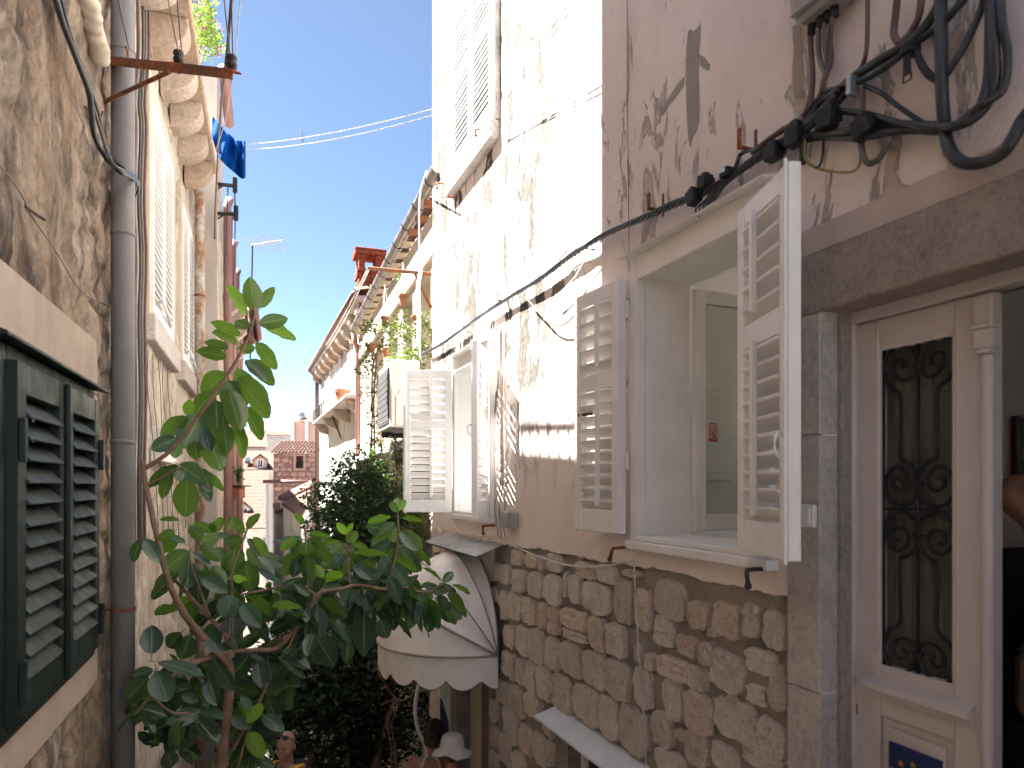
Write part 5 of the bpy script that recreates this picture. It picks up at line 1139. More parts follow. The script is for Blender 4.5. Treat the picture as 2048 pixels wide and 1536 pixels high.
m = MB(); m.box(af, -.004, .001, zt_ - .14, zt_ - .10, .14, .22); m.box(af, -.004, .001, zt_ - .30, zt_ - .26, .14, .22); m.build('label_plate', MAT['zinc'], t)
m = MB(); m.box(af, .02, .06, zb_ - .02, zb_ + .039, .02, .6); m.box(af, .70, .74, zb_ - .02, zb_ + .039, .02, .6); m.build('support_rail', MAT['darkmetal'], t)
m = MB(); m.tube(spline([pt(842, 540, 7.2), pt(836, 580, 7.2), pt(838, 640, 7.2), pt(835, 700, 7.2)]), .02, 8); tag(m.build('drain_hose', MAT['plastic'], smooth=True), 'white bent hose hanging from the rusty bar in front of the bays', 'hose')

# ================================================================ RIGHT THIRD HOUSE
R3g = wall_through((-2.89, 13.0), 480); R3 = R3g.shifted(-.22); D_3, OUT_3 = V3(R3.d), -V3(R3.n)
c0, c1 = R3.u(745), R3.u(640)
H8 = thing('flaking_house', R3(16, -6), 'white flaking house with stone cornice brackets and dotted shutters', 'house')
rough_wall('wall', R3, c0, c1, -9, 3.5, .09, .09, [], MAT['oldwhite'], H8, .015, 2.5)
m = MB(); m.add([R3(c1, -9, 0), R3(c1, -9, -5), R3(c1, 3.5, -5), R3(c1, 3.5, 0)], [(0, 1, 2, 3)]); m.build('gable', MAT['greywall'], H8)
m = MB(); m.box(R3, c0, c1 + .05, 3.5, 3.6, -.1, .30); m.build('cornice', MAT['trim'], H8, bev=.02)
u = c0 + .2
while u < c1 - .2:
    m = MB(); m.prism(lambda q, z, w: R3(w, z, q), [(0, 3.499), (.27, 3.499), (.27, 3.40)] + [(.27 * math.cos(t_), 3.38 - .2 * math.sin(t_)) for t_ in [k * math.pi / 12 for k in range(7)]] + [(0, 3.1)], u, u + .3); m.build('bracket', pb, H8, bev=.02); u += .95
tiled(H8, R3(c0, 3.62, .3), D_3 * (c1 - c0), (-OUT_3 * 4 + UP * 1.4), 34, 14, MAT['tile'])
m = MB(); m.tube([R3(c0, 3.62, .34), R3(c1 + .05, 3.62, .34)], .06, 8); m.tube([R3(c1 - .1, 3.6, .32), R3(c1 - .1, 3.3, .1), R3(c1 - .1, -9, .1)], .06, 8); m.build('downpipe', MAT['brown_pipe'], H8, smooth=True)
dots = plain('shutter_cream', (.66, .64, .58), .8, .05)
for k, px in enumerate((707, 658)):
    u = R3.u(px); z0, z1 = 2.0, 3.05; m = MB(); m.box(R3, u - .55, u + .55, z0, z1, .0, .05); s_ = m.build('shutter', dots, H8)
    for i in range(2):
        for j in range(9):
            m = MB(); m.box(R3, u - .25 + i * .32, u - .13 + i * .32, z0 + .08 + j * .108, z0 + .13 + j * .108, .049, .053); m.build('slot', MAT['iron'], s_)
# little balcony ledge with pots
t = thing('stone_ledge', R3(R3.u(720), 1.25, .3), 'stone bracketed ledge with railing on the flaking house', 'ledge')
u0, u1 = R3.u(735), R3.u(655); m = MB(); m.box(R3, u0, u1, 1.72, 1.80, .0, .42); m.build('slab', MAT['trim'], t, bev=.02)
for k in range(4):
    u = u0 + .2 + k * (u1 - u0 - .5) / 3; m = MB(); m.prism(lambda q, z, w: R3(w, z, q), [(0, 1.719), (.36, 1.719), (.36, 1.66)] + [(.33 * math.cos(t_), 1.62 - .17 * math.sin(t_)) for t_ in [k2 * math.pi / 12 for k2 in range(7)]] + [(0, 1.42)], u, u + .25); m.build('bracket', pb, t, bev=.02)
m = MB()
for k in range(6): u = u1 - .1 - k * .5; m.tube([R3(u, 1.80, .39), R3(u, 2.1, .39)], .02, 5)
m.tube([R3(u1 - .1, 2.1, .39), R3(u1 - 2.6, 2.1, .39)], .02, 5); m.build('railing', MAT['darkmetal'], t)
cpt = R3(R3.u(684, .25), 1.80, .25); tt = thing('flower_pot', cpt, 'big terracotta pot on the railed stone ledge', 'flower pot'); m = MB(); m.lathe(None, [(.11, 0), (.15, .24), (.175, .24), (.18, .31), (.15, .31)], 16, Matrix.Translation(cpt)); m.build('pot', MAT['terracotta'], tt)
# grey side building under it, shaded
R4 = wall_through((pt(690, 0, 17).x, 17), 470); H9 = thing('grey_stone_house', R4(18, -7), 'shaded grey stone house front below the flaking house', 'house')
mm = MB(); mm.box(R4, R4.u(692), R4.u(634), -9, -.3, -1, .0); mm.build('wall', MAT['greywall'], H9)
m = MB(); m.tube([pt(660, 825, 17.5), pt(690, 826, 17)], .02, 5); m.tube([pt(662, 826, 17), pt(690, 895, 17)], .02, 5); tag(m.build('iron_bracket', MAT['darkmetal']), 'thin iron wall bracket on the grey shaded stone front', 'bracket')

# ================================================================ DISTANT TOWN
def fbox(name, x0, x1, y0, y1, z0, z1, mat, parent): m = MB(); m.box(lambda u, z, w: Vector((u, w, z)), x0, x1, z0, z1, y0, y1); return m.build(name, mat, parent)
# pink stone block with tile top and fan
Y = 30; k = Y / F; P = lambda px, py, y=Y: pt(px, py, y)
T1 = thing('stone_block_house', P(590, 1080), 'pink stone block house with a tiled top and a wall fan in its window', 'house')
x0, x1 = P(547, 0).x, P(660, 0).x; zt_ = P(0, 907).z; zb_ = -12
fw = (P(591, 0).x, P(607, 0).x, P(0, 937).z, P(0, 912).z); fr30 = lambda u, z, w: Vector((u, Y - w, z))
fs_ = (P(575, 0).x, P(581, 0).x, P(0, 927).z, P(0, 920).z)
m = MB(); holed(m, fr30, x0, x1, zb_, zt_, [fw, fs_], -.05, .3); m.add([fr30(x0, zb_, 0), fr30(x0, zb_, -3), fr30(x0, zt_, -3), fr30(x0, zt_, 0)], [(0, 1, 2, 3)]); wl_ = m.build('wall', MAT['redmortar'], T1)
zz = P(0, 1020).z; row = 0; sd_ = 900
while zz < zt_ - .1:
    hh = random.uniform(.17, .24); x = x0 + .02 + (.12 if row % 2 else 0)
    while x < x1 - .1:
        L = random.uniform(.2, .38); c = x + L / 2; zc = zz + hh / 2
        if not any(h[0] - .12 < c < h[1] + .12 and h[2] - .1 < zc < h[3] + .1 for h in (fw, fs_)) and not (c > P(625, 0).x + .2): stone_piece(wl_, fr30, c, zc, L - .03, hh - .03, .03, MAT['redstone'], sd_, rough=.12, w0=-.06, n=8)
        x += L; sd_ += 1
    zz += hh; row += 1
m = MB()
for q in ((fw[0] - .08, fw[0], fw[2] - .08, fw[3] + .08), (fw[1], fw[1] + .08, fw[2] - .08, fw[3] + .08), (fw[0], fw[1], fw[3], fw[3] + .08), (fw[0], fw[1], fw[2] - .08, fw[2])): m.box(fr30, *q, -.05, .03)
m.build('window_surround', MAT['redstone'], T1)
m = MB(); cf_ = Vector(((fw[0] + fw[1]) / 2, Y + .05, fw[2] + .17)); m.lathe(None, [(.15, -.03), (.16, .03), (.12, .03), (.11, -.01), (.05, -.01), (.05, .02), (.0, .02)], 16, Matrix.Translation(cf_) @ Matrix.Rotation(R(90), 4, 'X')); m.build('fan', MAT['darkmetal'], T1)
m = MB(); m.box(fr30, fw[0], fw[1], fw[2], fw[3], -.3, -.2); m.build('fan_back', MAT['wood'], T1)
tiled(T1, P(541, 907) + Vector((0, -.15, 0)), Vector((x1 - P(541, 0).x, 0, 0)), Vector((0, 1.6, .62)), 17, 5, MAT['tile'], r_=.07, seg=6)
m = MB(); m.tube([P(527, 963, 29.4), P(628, 964, 29.4)], .08, 8); m.build('gutter', MAT['brown_pipe'], T1, smooth=True)
m = MB(); m.box(lambda u, z, w: Vector((u, w, z)), P(540, 0).x, P(546, 0).x, -12, P(0, 968).z, 29.5, 29.9); m.build('white_downpipe', MAT['plastic'], T1)
# roofs around it: each house squarely faces the viewer up the street
class Far:
    def __init__(s, px): k = (px - HX) / F; s.v = Vector((k, 1, 0)).normalized(); s.r = Vector((s.v.y, -s.v.x, 0))
    def at(s, px, py, v): d = Vector(((px - HX) / F, 1, (HY - py) / F)); return d * (v / (d.x * s.v.x + d.y * s.v.y))
    def u(s, px, v): return s.at(px, HY, v).dot(s.r)
    def __call__(s, u, z, v): return s.r * u + s.v * v + UP * z
def roof_house(name, label, px0, px1, pye, pyr, v0, dv, mat=None, nx=20, ny=12, wallm='farwall', zb=-12):
    f = Far((px0 + px1) / 2); u0, u1 = f.u(px0, v0), f.u(px1, v0); ze = f.at(px0, pye, v0).z; zr = f.at((px0 + px1) / 2, pyr, v0 + dv).z
    t = thing(name, f((u0 + u1) / 2, zb, v0 + dv / 2), label, 'house')
    tiled(t, f(u0, ze, v0 - .2), f.r * (u1 - u0), f.v * dv + UP * (zr - ze), nx, ny, mat or MAT['tile'])
    m = MB(); m.box(f, u0 + .2, u1 - .2, zb, ze - .05, v0, v0 + dv * 2)
    for u in (u0 + .2, u1 - .2): m.add([f(u, ze, v0 + dv * 2), f(u, ze, v0), f(u, zr - .1, v0 + dv)], [(0, 1, 2)])
    m.build('wall', MAT[wallm], t)
    m = MB(); m.add([f(u0, zr, v0 + dv), f(u1, zr, v0 + dv), f(u1, ze, v0 + dv * 2), f(u0, ze, v0 + dv * 2)], [(0, 1, 2, 3)]); m.build('back_roof', MAT['tile'], t)
    return t, f
def far_window(parent, f, px0, px1, py0, py1, v, frame='white'):
    a, b = f.at(px0, py1, v), f.at(px1, py0, v); ua, ub = a.dot(f.r), b.dot(f.r); fr = lambda u, z, w: f(u, z, v - w)
    m = MB(); m.box(fr, ua, ub, a.z, b.z, .02, .05); w_ = m.build('window', MAT['iron'], parent)
    t_ = (ub - ua) * .14; m = MB()
    for q in ((ua - t_, ua, a.z - t_, b.z + t_), (ub, ub + t_, a.z - t_, b.z + t_), (ua, ub, b.z, b.z + t_), (ua, ub, a.z - t_, a.z), ((ua + ub) / 2 - t_ * .3, (ua + ub) / 2 + t_ * .3, a.z, b.z)): m.box(fr, *q, .02, .09)
    m.build('frame', MAT[frame], w_); return w_
def dormer(parent, f, px0, px1, pyt, pyb, v, depth=2.5, front='farwall', window=None):
    ua, ub = f.u(px0, v), f.u(px1, v); z0 = f.at(px0, pyb, v).z; zr = f.at(px0, pyt, v).z; ze = z0 + (zr - z0) * .62; um = (ua + ub) / 2
    m = MB(); m.add([f(ua, z0, v), f(ub, z0, v), f(ub, ze, v), f(um, zr - .05, v), f(ua, ze, v)], [(0, 1, 2, 3, 4)])
    for u in (ua, ub): m.add([f(u, z0, v), f(u, ze, v), f(u, ze, v + depth), f(u, z0, v + depth)], [(0, 1, 2, 3)])
    d = m.build('dormer', MAT[front], parent); e = (ub - ua) * .09; m = MB()
    for s_ in (-1, 1):
        ue = um + s_ * ((ub - ua) / 2 + e); q = [f(um, zr + .02, v - .2), f(um, zr + .02, v + depth), f(ue, ze - e * .5, v + depth), f(ue, ze - e * .5, v - .2)]; m.hexa(q + [p + UP * .09 for p in q])
    m.build('dormer_roof', MAT['tile'], d)
    if window: far_window(parent, f, *window, v)
    return d
A, f = roof_house('tiled_house', 'big terracotta roof with a small white dormer beyond the plant', 466, 543, 1057, 942, 42, 9, nx=24, ny=16)
dormer(A, f, 476, 501, 1006, 1036, 44.2, 2.5, 'oldwhite', (483, 494, 1017, 1031))
far_window(A, f, 526, 531, 1074, 1090, 42, 'white')
B, f = roof_house('tiled_house', 'higher terracotta roof with a skylight and pink dormer', 458, 560, 939, 902, 56, 11, nx=30, ny=10)
dormer(B, f, 507, 534, 910, 937, 56.4, 4, 'redmortar', (516, 525, 920, 934))
m = MB(); q = [f.at(490, 929, 57.0), f.at(501, 929, 57.0), f.at(500, 921, 59.2), f.at(492, 921, 59.2)]; m.hexa([v - f.v * .1 + UP * .05 for v in q] + [v - f.v * .1 + UP * .25 for v in q]); m.build('skylight', MAT['dark_glass'], B)
m = MB(); m.box(f, f.u(462, 55.4), f.u(556, 55.4), f.at(500, 946, 55.4).z, f.at(500, 940, 55.4).z, 55.3, 56); m.build('cornice', MAT['oldwhite'], B)
Cc, f = roof_house('tiled_house', 'grey walled house with a slanting tile roof behind the plant', 452, 536, 893, 868, 74, 9, nx=24, ny=8, wallm='greywall')
Dd, f = roof_house('long_building', 'long distant grey building with paired windows under a pale roof', 480, 600, 869, 861, 150, 14, nx=44, ny=6, wallm='greywall')
for px in (541, 563):
    for d in (0, 4): far_window(Dd, f, px + d, px + d + 2.6, 873, 880, 150)
# bell tower / chapel
Yt = 110; T2 = thing('chapel_tower', pt(605, 1000, Yt), 'far church tower with a small dome and cross', 'tower')
fr = lambda u, z, w: Vector((u, w, z)); xa, xb = pt(590, 0, Yt).x, pt(640, 0, Yt).x
m = MB(); m.box(fr, xa, xb, -12, pt(0, 843, Yt).z, Yt, Yt + 8); m.build('wall', MAT['redmortar'], T2)
for px in (584, 612):
    m = MB(); m.box(fr, pt(px, 0, Yt).x, pt(px + 5.5, 0, Yt).x, -12, pt(0, 842, Yt).z, Yt - .5, Yt + 1); m.build('pilaster', MAT['oldwhite'], T2)
m = MB(); m.box(fr, pt(581, 0, Yt).x, pt(602, 0, Yt).x, pt(0, 843, Yt).z, pt(0, 839, Yt).z, Yt - .8, Yt + 3); m.build('cornice', MAT['oldwhite'], T2)
c = pt(594, 838, Yt) + Vector((0, 1.2, 0)); m = MB(); m.lathe(None, [(.95, 0), (1.0, .5), (.8, 1.0), (.5, 1.35), (.2, 1.5), (.15, 2.0), (.0, 2.1)], 12, Matrix.Translation(c)); m.build('dome', MAT['zinc'], T2, smooth=True)
m = MB(); q = c + UP * 2; m.tube([q, q + UP * 1.5], .07, 5); m.tube([q + UP * 1.0 - Vector((.3, 0, 0)), q + UP * 1.0 + Vector((.3, 0, 0))], .06, 5); m.build('cross', MAT['zinc'], T2)
m = MB(); m.add([(pt(600, 0, Yt).x, Yt - .3, pt(0, 842, Yt).z), (xb, Yt - .3, pt(0, 842, Yt).z), (xb, Yt + 5, pt(0, 818, Yt).z), (pt(606, 0, Yt).x, Yt + 5, pt(0, 820, Yt).z)], [(0, 1, 2, 3)]); m.build('roof', MAT['tile'], T2)
# bright roofs lower in the street
def slab_roof(label, q, th, mat, wall_z=-12, wm='oldwhite'):
    pts = [pt(*p) for p in q]; t = thing('street_house', Vector((sum(p.x for p in pts) / 4, sum(p.y for p in pts) / 4, wall_z)), label, 'house')
    m = MB(); m.hexa(pts + [p + UP * th for p in pts]); m.build('roof', mat, t, bev=.02)
    c = sum(pts, Vector()) / 4; w_ = [c + (p - c) * .9 for p in pts]; m = MB(); m.hexa([Vector((p.x, p.y, wall_z)) for p in w_] + [p - UP * .01 for p in w_]); m.build('wall', MAT[wm], t); return t
slab_roof('white roofed low house glaring in the sun down the street', [(563, 1012, 23), (620, 985, 24), (622, 1002, 21), (603, 1040, 20)], .12, MAT['tile'])
slab_roof('small eave of sunlit tiles above the glaring white roof', [(556, 1000, 25), (622, 968, 26), (626, 978, 24), (574, 1004, 23.5)], .15, MAT['tile'])
t = slab_roof('shaded narrow house front far down the stepped street', [(545, 1012, 27), (575, 1006, 27), (580, 1020, 24), (549, 1028, 24)], .1, MAT['tile'], wm='greywall')

# ================================================================ RUBBER PLANT
def leaf_variant(seed):
    rnd = random.Random(seed); m = MB(); m.uv = []; ts = [0, .035, .11, .22, .36, .5, .64, .78, .88, .95, 1.0]; vs = []; fs = []
    fold = rnd.uniform(.08, .2); droop = rnd.uniform(.02, .13); tw = rnd.uniform(-.22, .22); asym = rnd.uniform(-.06, .06); wav = rnd.uniform(0, .03)
    for t in ts:
        wd = .5 * (math.sin(math.pi * min(1, t ** .92)) ** .62) if t < .9 else .5 * (math.sin(math.pi * (.9 ** .92)) ** .62) * ((1 - t) / .1) ** .8
        if t == 0: wd = .012
        for k, s_ in enumerate((-1, -.5, 0, .5, 1)):
            y = s_ * wd * (1 + asym * s_); z = fold * abs(y) * .9 - droop * t * t * .8 + tw * y * t * .5 + wav * math.sin(t * 17 + s_ * 2) * abs(s_)
            vs.append(Vector((t, y, z))); m.uv.append((.5 + .5 * s_, t))
    for i in range(len(ts) - 1):
        for k in range(4): a = i * 5 + k; fs.append((a, a + 5, a + 6, a + 1))
    m.add(vs, fs); b = len(m.v)                               # stalk
    st_ = [(-.26, 0, -.035), (-.12, 0, .004), (0.02, 0, 0)]
    for (x, y, z) in st_:
        for dy, dz in ((-.018, 0), (.018, 0), (0, -.014)): m.v.append(Vector((x, y + dy, z + dz))); m.uv.append((.5, 0))
    for i in range(2):
        for k in range(3): q = (k + 1) % 3; m.f.append((b + i * 3 + k, b + i * 3 + q, b + i * 3 + 3 + q, b + i * 3 + 3 + k)); m.mi.append(0)
    return m.mesh('leaf', MAT['leaf'], True)
LV = [leaf_variant(s_) for s_ in range(6)]
zA = lambda x, y: (x / 2.953, 480 + y / 2.953)
zB = lambda x, y: (260 + x / 4.267, 900 + y / 4.267)
zC = lambda x, y: (560 + x / 4.5175, 1000 + y / 4.5175)
zD = lambda x, y: (240 + x / 4.571, 1200 + y / 4.571)
LEAVES = [(zA, 2.953, [(1505,420,1475,235,95,'U'),(1460,440,1350,280,60,'U'),(1540,400,1612,282,55,'U'),(1530,495,1690,465,75,'U'),(1545,500,1750,570,70,'U'),(1475,520,1385,480,60,'D'),(1420,560,1255,485,55,'U'),(1405,605,1270,545,55,'U'),(1350,640,1215,600,50,'U'),(1340,690,1172,655,65,'U'),(1410,640,1505,640,55,'U'),(1510,605,1635,755,75,'U'),(1480,705,1620,850,80,'U'),(1450,710,1575,825,60,'S'),(1340,790,1205,900,120,'U'),(1395,760,1490,920,90,'U'),(1400,820,1600,1035,110,'U'),(1345,830,1430,1003,140,'S'),(1260,895,1150,1030,95,'U'),(1275,945,1285,1135,130,'S'),(1350,880,1420,1120,110,'U'),(1440,985,1555,1170,75,'U'),(1185,1035,1085,1220,150,'S'),(1105,1045,960,1160,80,'U'),(1380,1060,1445,1275,70,'U'),(1220,1110,1300,1355,125,'U'),(1210,1120,1240,1240,70,'S'),(1150,1190,1160,1290,80,'U'),(1320,1080,1340,1250,90,'U'),(1045,1170,900,1235,80,'S'),(1050,1210,1030,1280,60,'Y'),(1100,1035,1125,945,55,'Y'),(1060,1330,1190,1415,105,'S'),(1090,1360,1075,1430,90,'U'),(1010,1370,955,1520,60,'U'),(1050,1330,880,1450,50,'U'),(1170,1400,1250,1540,60,'S'),(1190,1350,1240,1480,70,'U'),(1200,1370,1320,1470,45,'U')]),
 (zB, 4.267, [(475,575,485,250,170,'U'),(415,600,255,585,40,'U'),(380,690,245,760,80,'U'),(400,740,265,860,100,'U'),(500,860,310,1015,150,'S'),(470,800,310,715,50,'S'),(500,970,490,1165,130,'D'),(420,1020,175,1255,120,'D'),(570,1090,590,1320,140,'D'),(130,760,245,945,100,'S'),(75,770,30,950,70,'D'),(510,640,620,760,90,'U'),(730,710,555,620,70,'U'),(745,710,770,570,70,'U'),(720,700,690,620,50,'U'),(760,740,620,790,90,'U'),(700,740,860,730,40,'S'),(960,760,810,790,90,'U'),(830,690,870,580,60,'U'),(975,710,860,580,70,'U'),(1005,680,1095,540,60,'U'),(1000,760,1115,895,70,'S'),(1050,745,1175,905,70,'U'),(1000,840,1105,985,80,'U'),(900,840,850,1045,165,'S'),(1090,905,1235,1060,60,'S'),(980,945,1030,1190,150,'U'),(600,810,770,940,90,'U'),(540,880,680,985,60,'S'),(720,850,800,880,70,'S'),(600,1090,820,1205,100,'S'),(690,990,820,1130,80,'U'),(965,1120,890,1080,60,'Y'),(960,1110,995,1085,45,'Y'),(400,1330,230,1395,80,'U'),(800,1300,500,1530,110,'D'),(880,1240,800,1420,150,'S'),(950,1310,1105,1500,130,'S'),(1020,1260,1215,1400,80,'U'),(880,1420,880,1590,170,'D'),(1210,1340,1450,1330,60,'U'),(1390,1140,1310,1170,70,'S'),(1410,1150,1536,1240,60,'S')]),
 (zC, 4.5175, [(215,215,130,115,50,'U'),(150,340,5,450,75,'U'),(270,310,455,330,45,'U'),(290,340,360,410,70,'U'),(235,375,235,500,115,'S'),(170,470,30,670,130,'U'),(190,500,120,690,100,'D'),(255,510,250,720,110,'U'),(310,430,505,580,80,'U'),(600,310,520,210,60,'Y'),(600,320,655,210,45,'Y'),(605,385,700,285,80,'U'),(540,375,390,400,45,'U'),(560,390,450,480,70,'U'),(650,390,800,445,60,'U'),(570,480,480,610,85,'S'),(610,540,620,660,140,'S'),(960,490,690,480,60,'U'),(1060,105,1070,-20,85,'Y'),(1055,110,1000,20,60,'Y'),(1075,90,1135,5,50,'Y'),(1000,150,800,190,50,'U'),(1100,155,1270,180,50,'U'),(1040,210,890,300,70,'S'),(1000,290,830,410,90,'U'),(1020,240,1030,380,90,'U'),(1090,280,1240,445,100,'S'),(1130,270,1285,430,80,'U'),(980,370,810,540,80,'S'),(955,365,1050,420,70,'S'),(1080,420,1190,560,100,'S'),(1040,460,1165,540,60,'S'),(1000,510,900,670,120,'S'),(1010,580,1150,760,120,'S'),(1010,520,1235,620,70,'U'),(1230,440,1355,580,45,'U'),(980,680,1090,930,110,'S'),(1160,690,1280,810,50,'U'),(870,560,720,600,80,'U'),(680,600,770,790,100,'D'),(580,700,700,730,50,'S'),(900,700,780,790,60,'D'),(720,820,570,915,80,'S'),(725,870,530,1110,150,'D'),(770,860,830,1060,95,'D'),(820,880,990,1085,110,'D'),(750,900,780,1390,170,'D'),(900,800,1050,1060,110,'D'),(940,680,920,830,90,'D'),(1175,840,1060,1010,90,'U'),(1225,800,1290,960,100,'S'),(1290,940,1140,1165,110,'U'),(1330,890,1375,1170,110,'D'),(1420,850,1540,1040,90,'S'),(1350,890,1440,1150,90,'U'),(1310,765,1465,840,75,'S'),(1370,750,1270,780,40,'U'),(1445,720,1300,605,35,'U'),(1475,740,1560,650,70,'U'),(1560,760,1710,840,35,'U'),(1515,840,1655,950,75,'U'),(1520,870,1685,1040,60,'U'),(1490,1010,1595,1115,60,'U'),(1050,1070,1195,1230,55,'U'),(330,960,340,1240,160,'S'),(410,1050,650,1260,90,'S'),(300,1200,490,1500,170,'D'),(170,1210,120,1390,150,'D'),(360,890,605,1040,80,'U'),(110,850,250,980,70,'S'),(150,760,310,900,60,'S'),(390,700,320,590,70,'Y'),(410,740,560,650,80,'Y'),(400,790,560,775,50,'S'),(130,730,15,790,60,'S'),(630,1180,710,1330,70,'S'),(620,1240,600,1470,100,'S'),(470,1190,560,1335,70,'S'),(900,1080,970,1240,120,'D')]),
 (zD, 4.571, [(290,495,290,240,165,'D'),(340,650,430,910,190,'S'),(260,700,50,920,150,'D'),(270,800,100,1005,120,'D'),(300,640,120,690,90,'D'),(360,570,740,660,90,'S'),(560,300,430,440,130,'D'),(640,320,560,540,150,'D'),(755,280,920,470,120,'S'),(870,530,890,740,140,'D'),(1190,490,950,790,170,'D'),(1350,470,1190,570,90,'S'),(1355,560,1420,890,180,'S'),(1460,440,1730,620,110,'S'),(1450,520,1700,700,80,'S'),(1260,570,1290,790,110,'D'),(620,1080,580,1370,180,'S'),(660,1060,900,1290,130,'D'),(520,1040,345,1190,140,'D'),(600,1080,430,1400,150,'D'),(730,1010,950,1070,80,'S'),(500,790,720,870,90,'D'),(560,880,720,920,70,'S'),(1170,1130,1290,945,100,'Y'),(1160,1120,1090,930,60,'Y'),(1180,1215,1300,1430,130,'Y'),(1310,1300,1410,1440,35,'U'),(1020,1060,1150,1170,90,'S'),(1340,880,1440,1130,140,'D'),(1300,1050,1490,1180,100,'S'),(210,1060,320,1200,60,'D'),(430,1380,480,1530,130,'D'),(540,1370,660,1490,60,'D'),(1480,860,1560,1000,100,'D'),(1600,800,1500,960,90,'S'),(1560,620,1640,760,90,'D'),(1110,880,1190,1000,70,'S')])]
def plantY(px): return 3.42 + (px - 270) * .00155
PL = thing('rubber_plant', pt(440, 1760, 3.75), 'big rubber plant with glossy oval leaves leaning over the street', 'plant')
rnd = random.Random(21)
def put_leaf(bx, by, tx, ty, wpx, kind, jit=.09, dY=None):
    Yb = plantY(bx) + rnd.uniform(-jit, jit) + (.06 if kind == 'D' else 0); Yt = Yb + (rnd.uniform(-.07, .07) if dY is None else dY)
    B = pt(bx, by, Yb); T = pt(tx, ty, Yt); X = (T - B) * 1.06; L = X.length; ex = X.normalized(); wa = wpx / F * Yb
    wa *= 1.22; wt = max(wa, L * .5); ph = math.acos(min(1, wa / wt)); view = (-(B + T) / 2).normalized()
    nv = (view - ex * view.dot(ex)).normalized(); sd = ex.cross(nv).normalized()
    under = kind in 'UY'
    cands = [nv * math.cos(ph) + sd * math.sin(ph) * s_ for s_ in (1, -1)]
    top = max((-c if under else c for c in cands), key=lambda c: c.z)
    if under and top.z < -.35: top = -top
    ez = top; ey = ez.cross(ex)
    o = inst('leaf', rnd.choice(LV), PL, axes(B, ex * L, ey * wt, ez * L))
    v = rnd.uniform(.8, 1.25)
    o.color = {'U': (1.0 * v, 1.05 * v, .8 * v, 1), 'S': (1.15 * v, 1.15 * v, 1.25 * v, 1), 'D': (.75 * v, .8 * v, .85 * v, 1), 'Y': (2.1 * v, 2.3 * v, 1.0 * v, 1)}[kind]  # S tint carries the bluish sheen of the upper faces in its colour
nleaf = 0
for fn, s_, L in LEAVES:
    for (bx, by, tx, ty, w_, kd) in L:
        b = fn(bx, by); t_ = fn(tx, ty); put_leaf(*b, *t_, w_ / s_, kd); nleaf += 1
BR = [([(438, 1760, 3.75), (443, 1535, 3.75), (455, 1419, 3.75), (459, 1370, 3.75), (461, 1305, 3.76)], .033, .026),
 ([(287, 920, 3.5), (290, 960, 3.5), (307, 1040, 3.5), (323, 1111, 3.52), (340, 1170, 3.55), (361, 1214, 3.58), (377, 1240, 3.62), (420, 1290, 3.7), (458, 1330, 3.75)], .013, .021),
 ([(291, 936, 3.5), (342, 900, 3.52), (403, 825, 3.55), (454, 751, 3.58), (488, 693, 3.6), (508, 636, 3.6), (509, 612, 3.6)], .012, .005),
 ([(295, 970, 3.5), (330, 952, 3.5), (361, 933, 3.5)], .009, .006), ([(349, 1158, 3.7), (405, 1221, 3.72), (458, 1275, 3.76)], .010, .013),
 ([(345, 1355, 3.55), (380, 1331, 3.6), (415, 1316, 3.7), (459, 1305, 3.76), (513, 1300, 3.8), (557, 1294, 3.85), (600, 1245, 3.9), (633, 1190, 3.95), (684, 1177, 4.0), (719, 1170, 4.05), (765, 1178, 4.1), (808, 1175, 4.2), (837, 1184, 4.25), (863, 1182, 4.3), (885, 1166, 4.3)], .016, .006),
 ([(345, 1355, 3.55), (300, 1395, 3.45), (266, 1432, 3.4)], .010, .008), ([(642, 1186, 3.95), (598, 1252, 3.9), (575, 1300, 3.85)], .006, .006), ([(478, 1190, 3.75), (540, 1178, 3.85), (588, 1170, 3.9), (633, 1190, 3.95)], .006, .008),
 ([(795, 1022, 4.25), (796, 1089, 4.2), (781, 1150, 4.15), (772, 1176, 4.12)], .005, .008), ([(693, 1077, 4.05), (696, 1115, 4.05), (700, 1172, 4.03)], .005, .007), ([(609, 1049, 3.95), (612, 1082, 3.95), (615, 1150, 3.95), (620, 1205, 3.95)], .005, .007),
 ([(496, 1055, 3.78), (480, 1097, 3.78), (466, 1134, 3.77), (462, 1190, 3.77), (459, 1280, 3.76)], .005, .01), ([(377, 1101, 3.6), (382, 1130, 3.6), (400, 1180, 3.68), (420, 1235, 3.72)], .005, .008),
 ([(500, 1460, 3.8), (502, 1440, 3.8), (490, 1480, 3.8), (470, 1560, 3.77)], .005, .008), ([(310, 1342, 3.45), (320, 1380, 3.45), (300, 1395, 3.45)], .005, .006), ([(380, 1425, 3.55), (345, 1425, 3.5), (310, 1400, 3.46)], .005, .006), ([(535, 1365, 3.85), (515, 1410, 3.83), (465, 1500, 3.77)], .008, .012)]
for i, (pl, r0, r1) in enumerate(BR):
    q = spline([pt(*p) for p in pl], 6); n_ = len(q); rs = [r0 + (r1 - r0) * k / (n_ - 1) for k in range(n_)]
    rs = [r_ * (1 + .08 * noise.noise(p * 25)) for r_, p in zip(rs, q)]
    m = MB(); m.tube(q, rs, 8); m.build('trunk' if i == 0 else 'branch', MAT['bark'], PL, smooth=True)
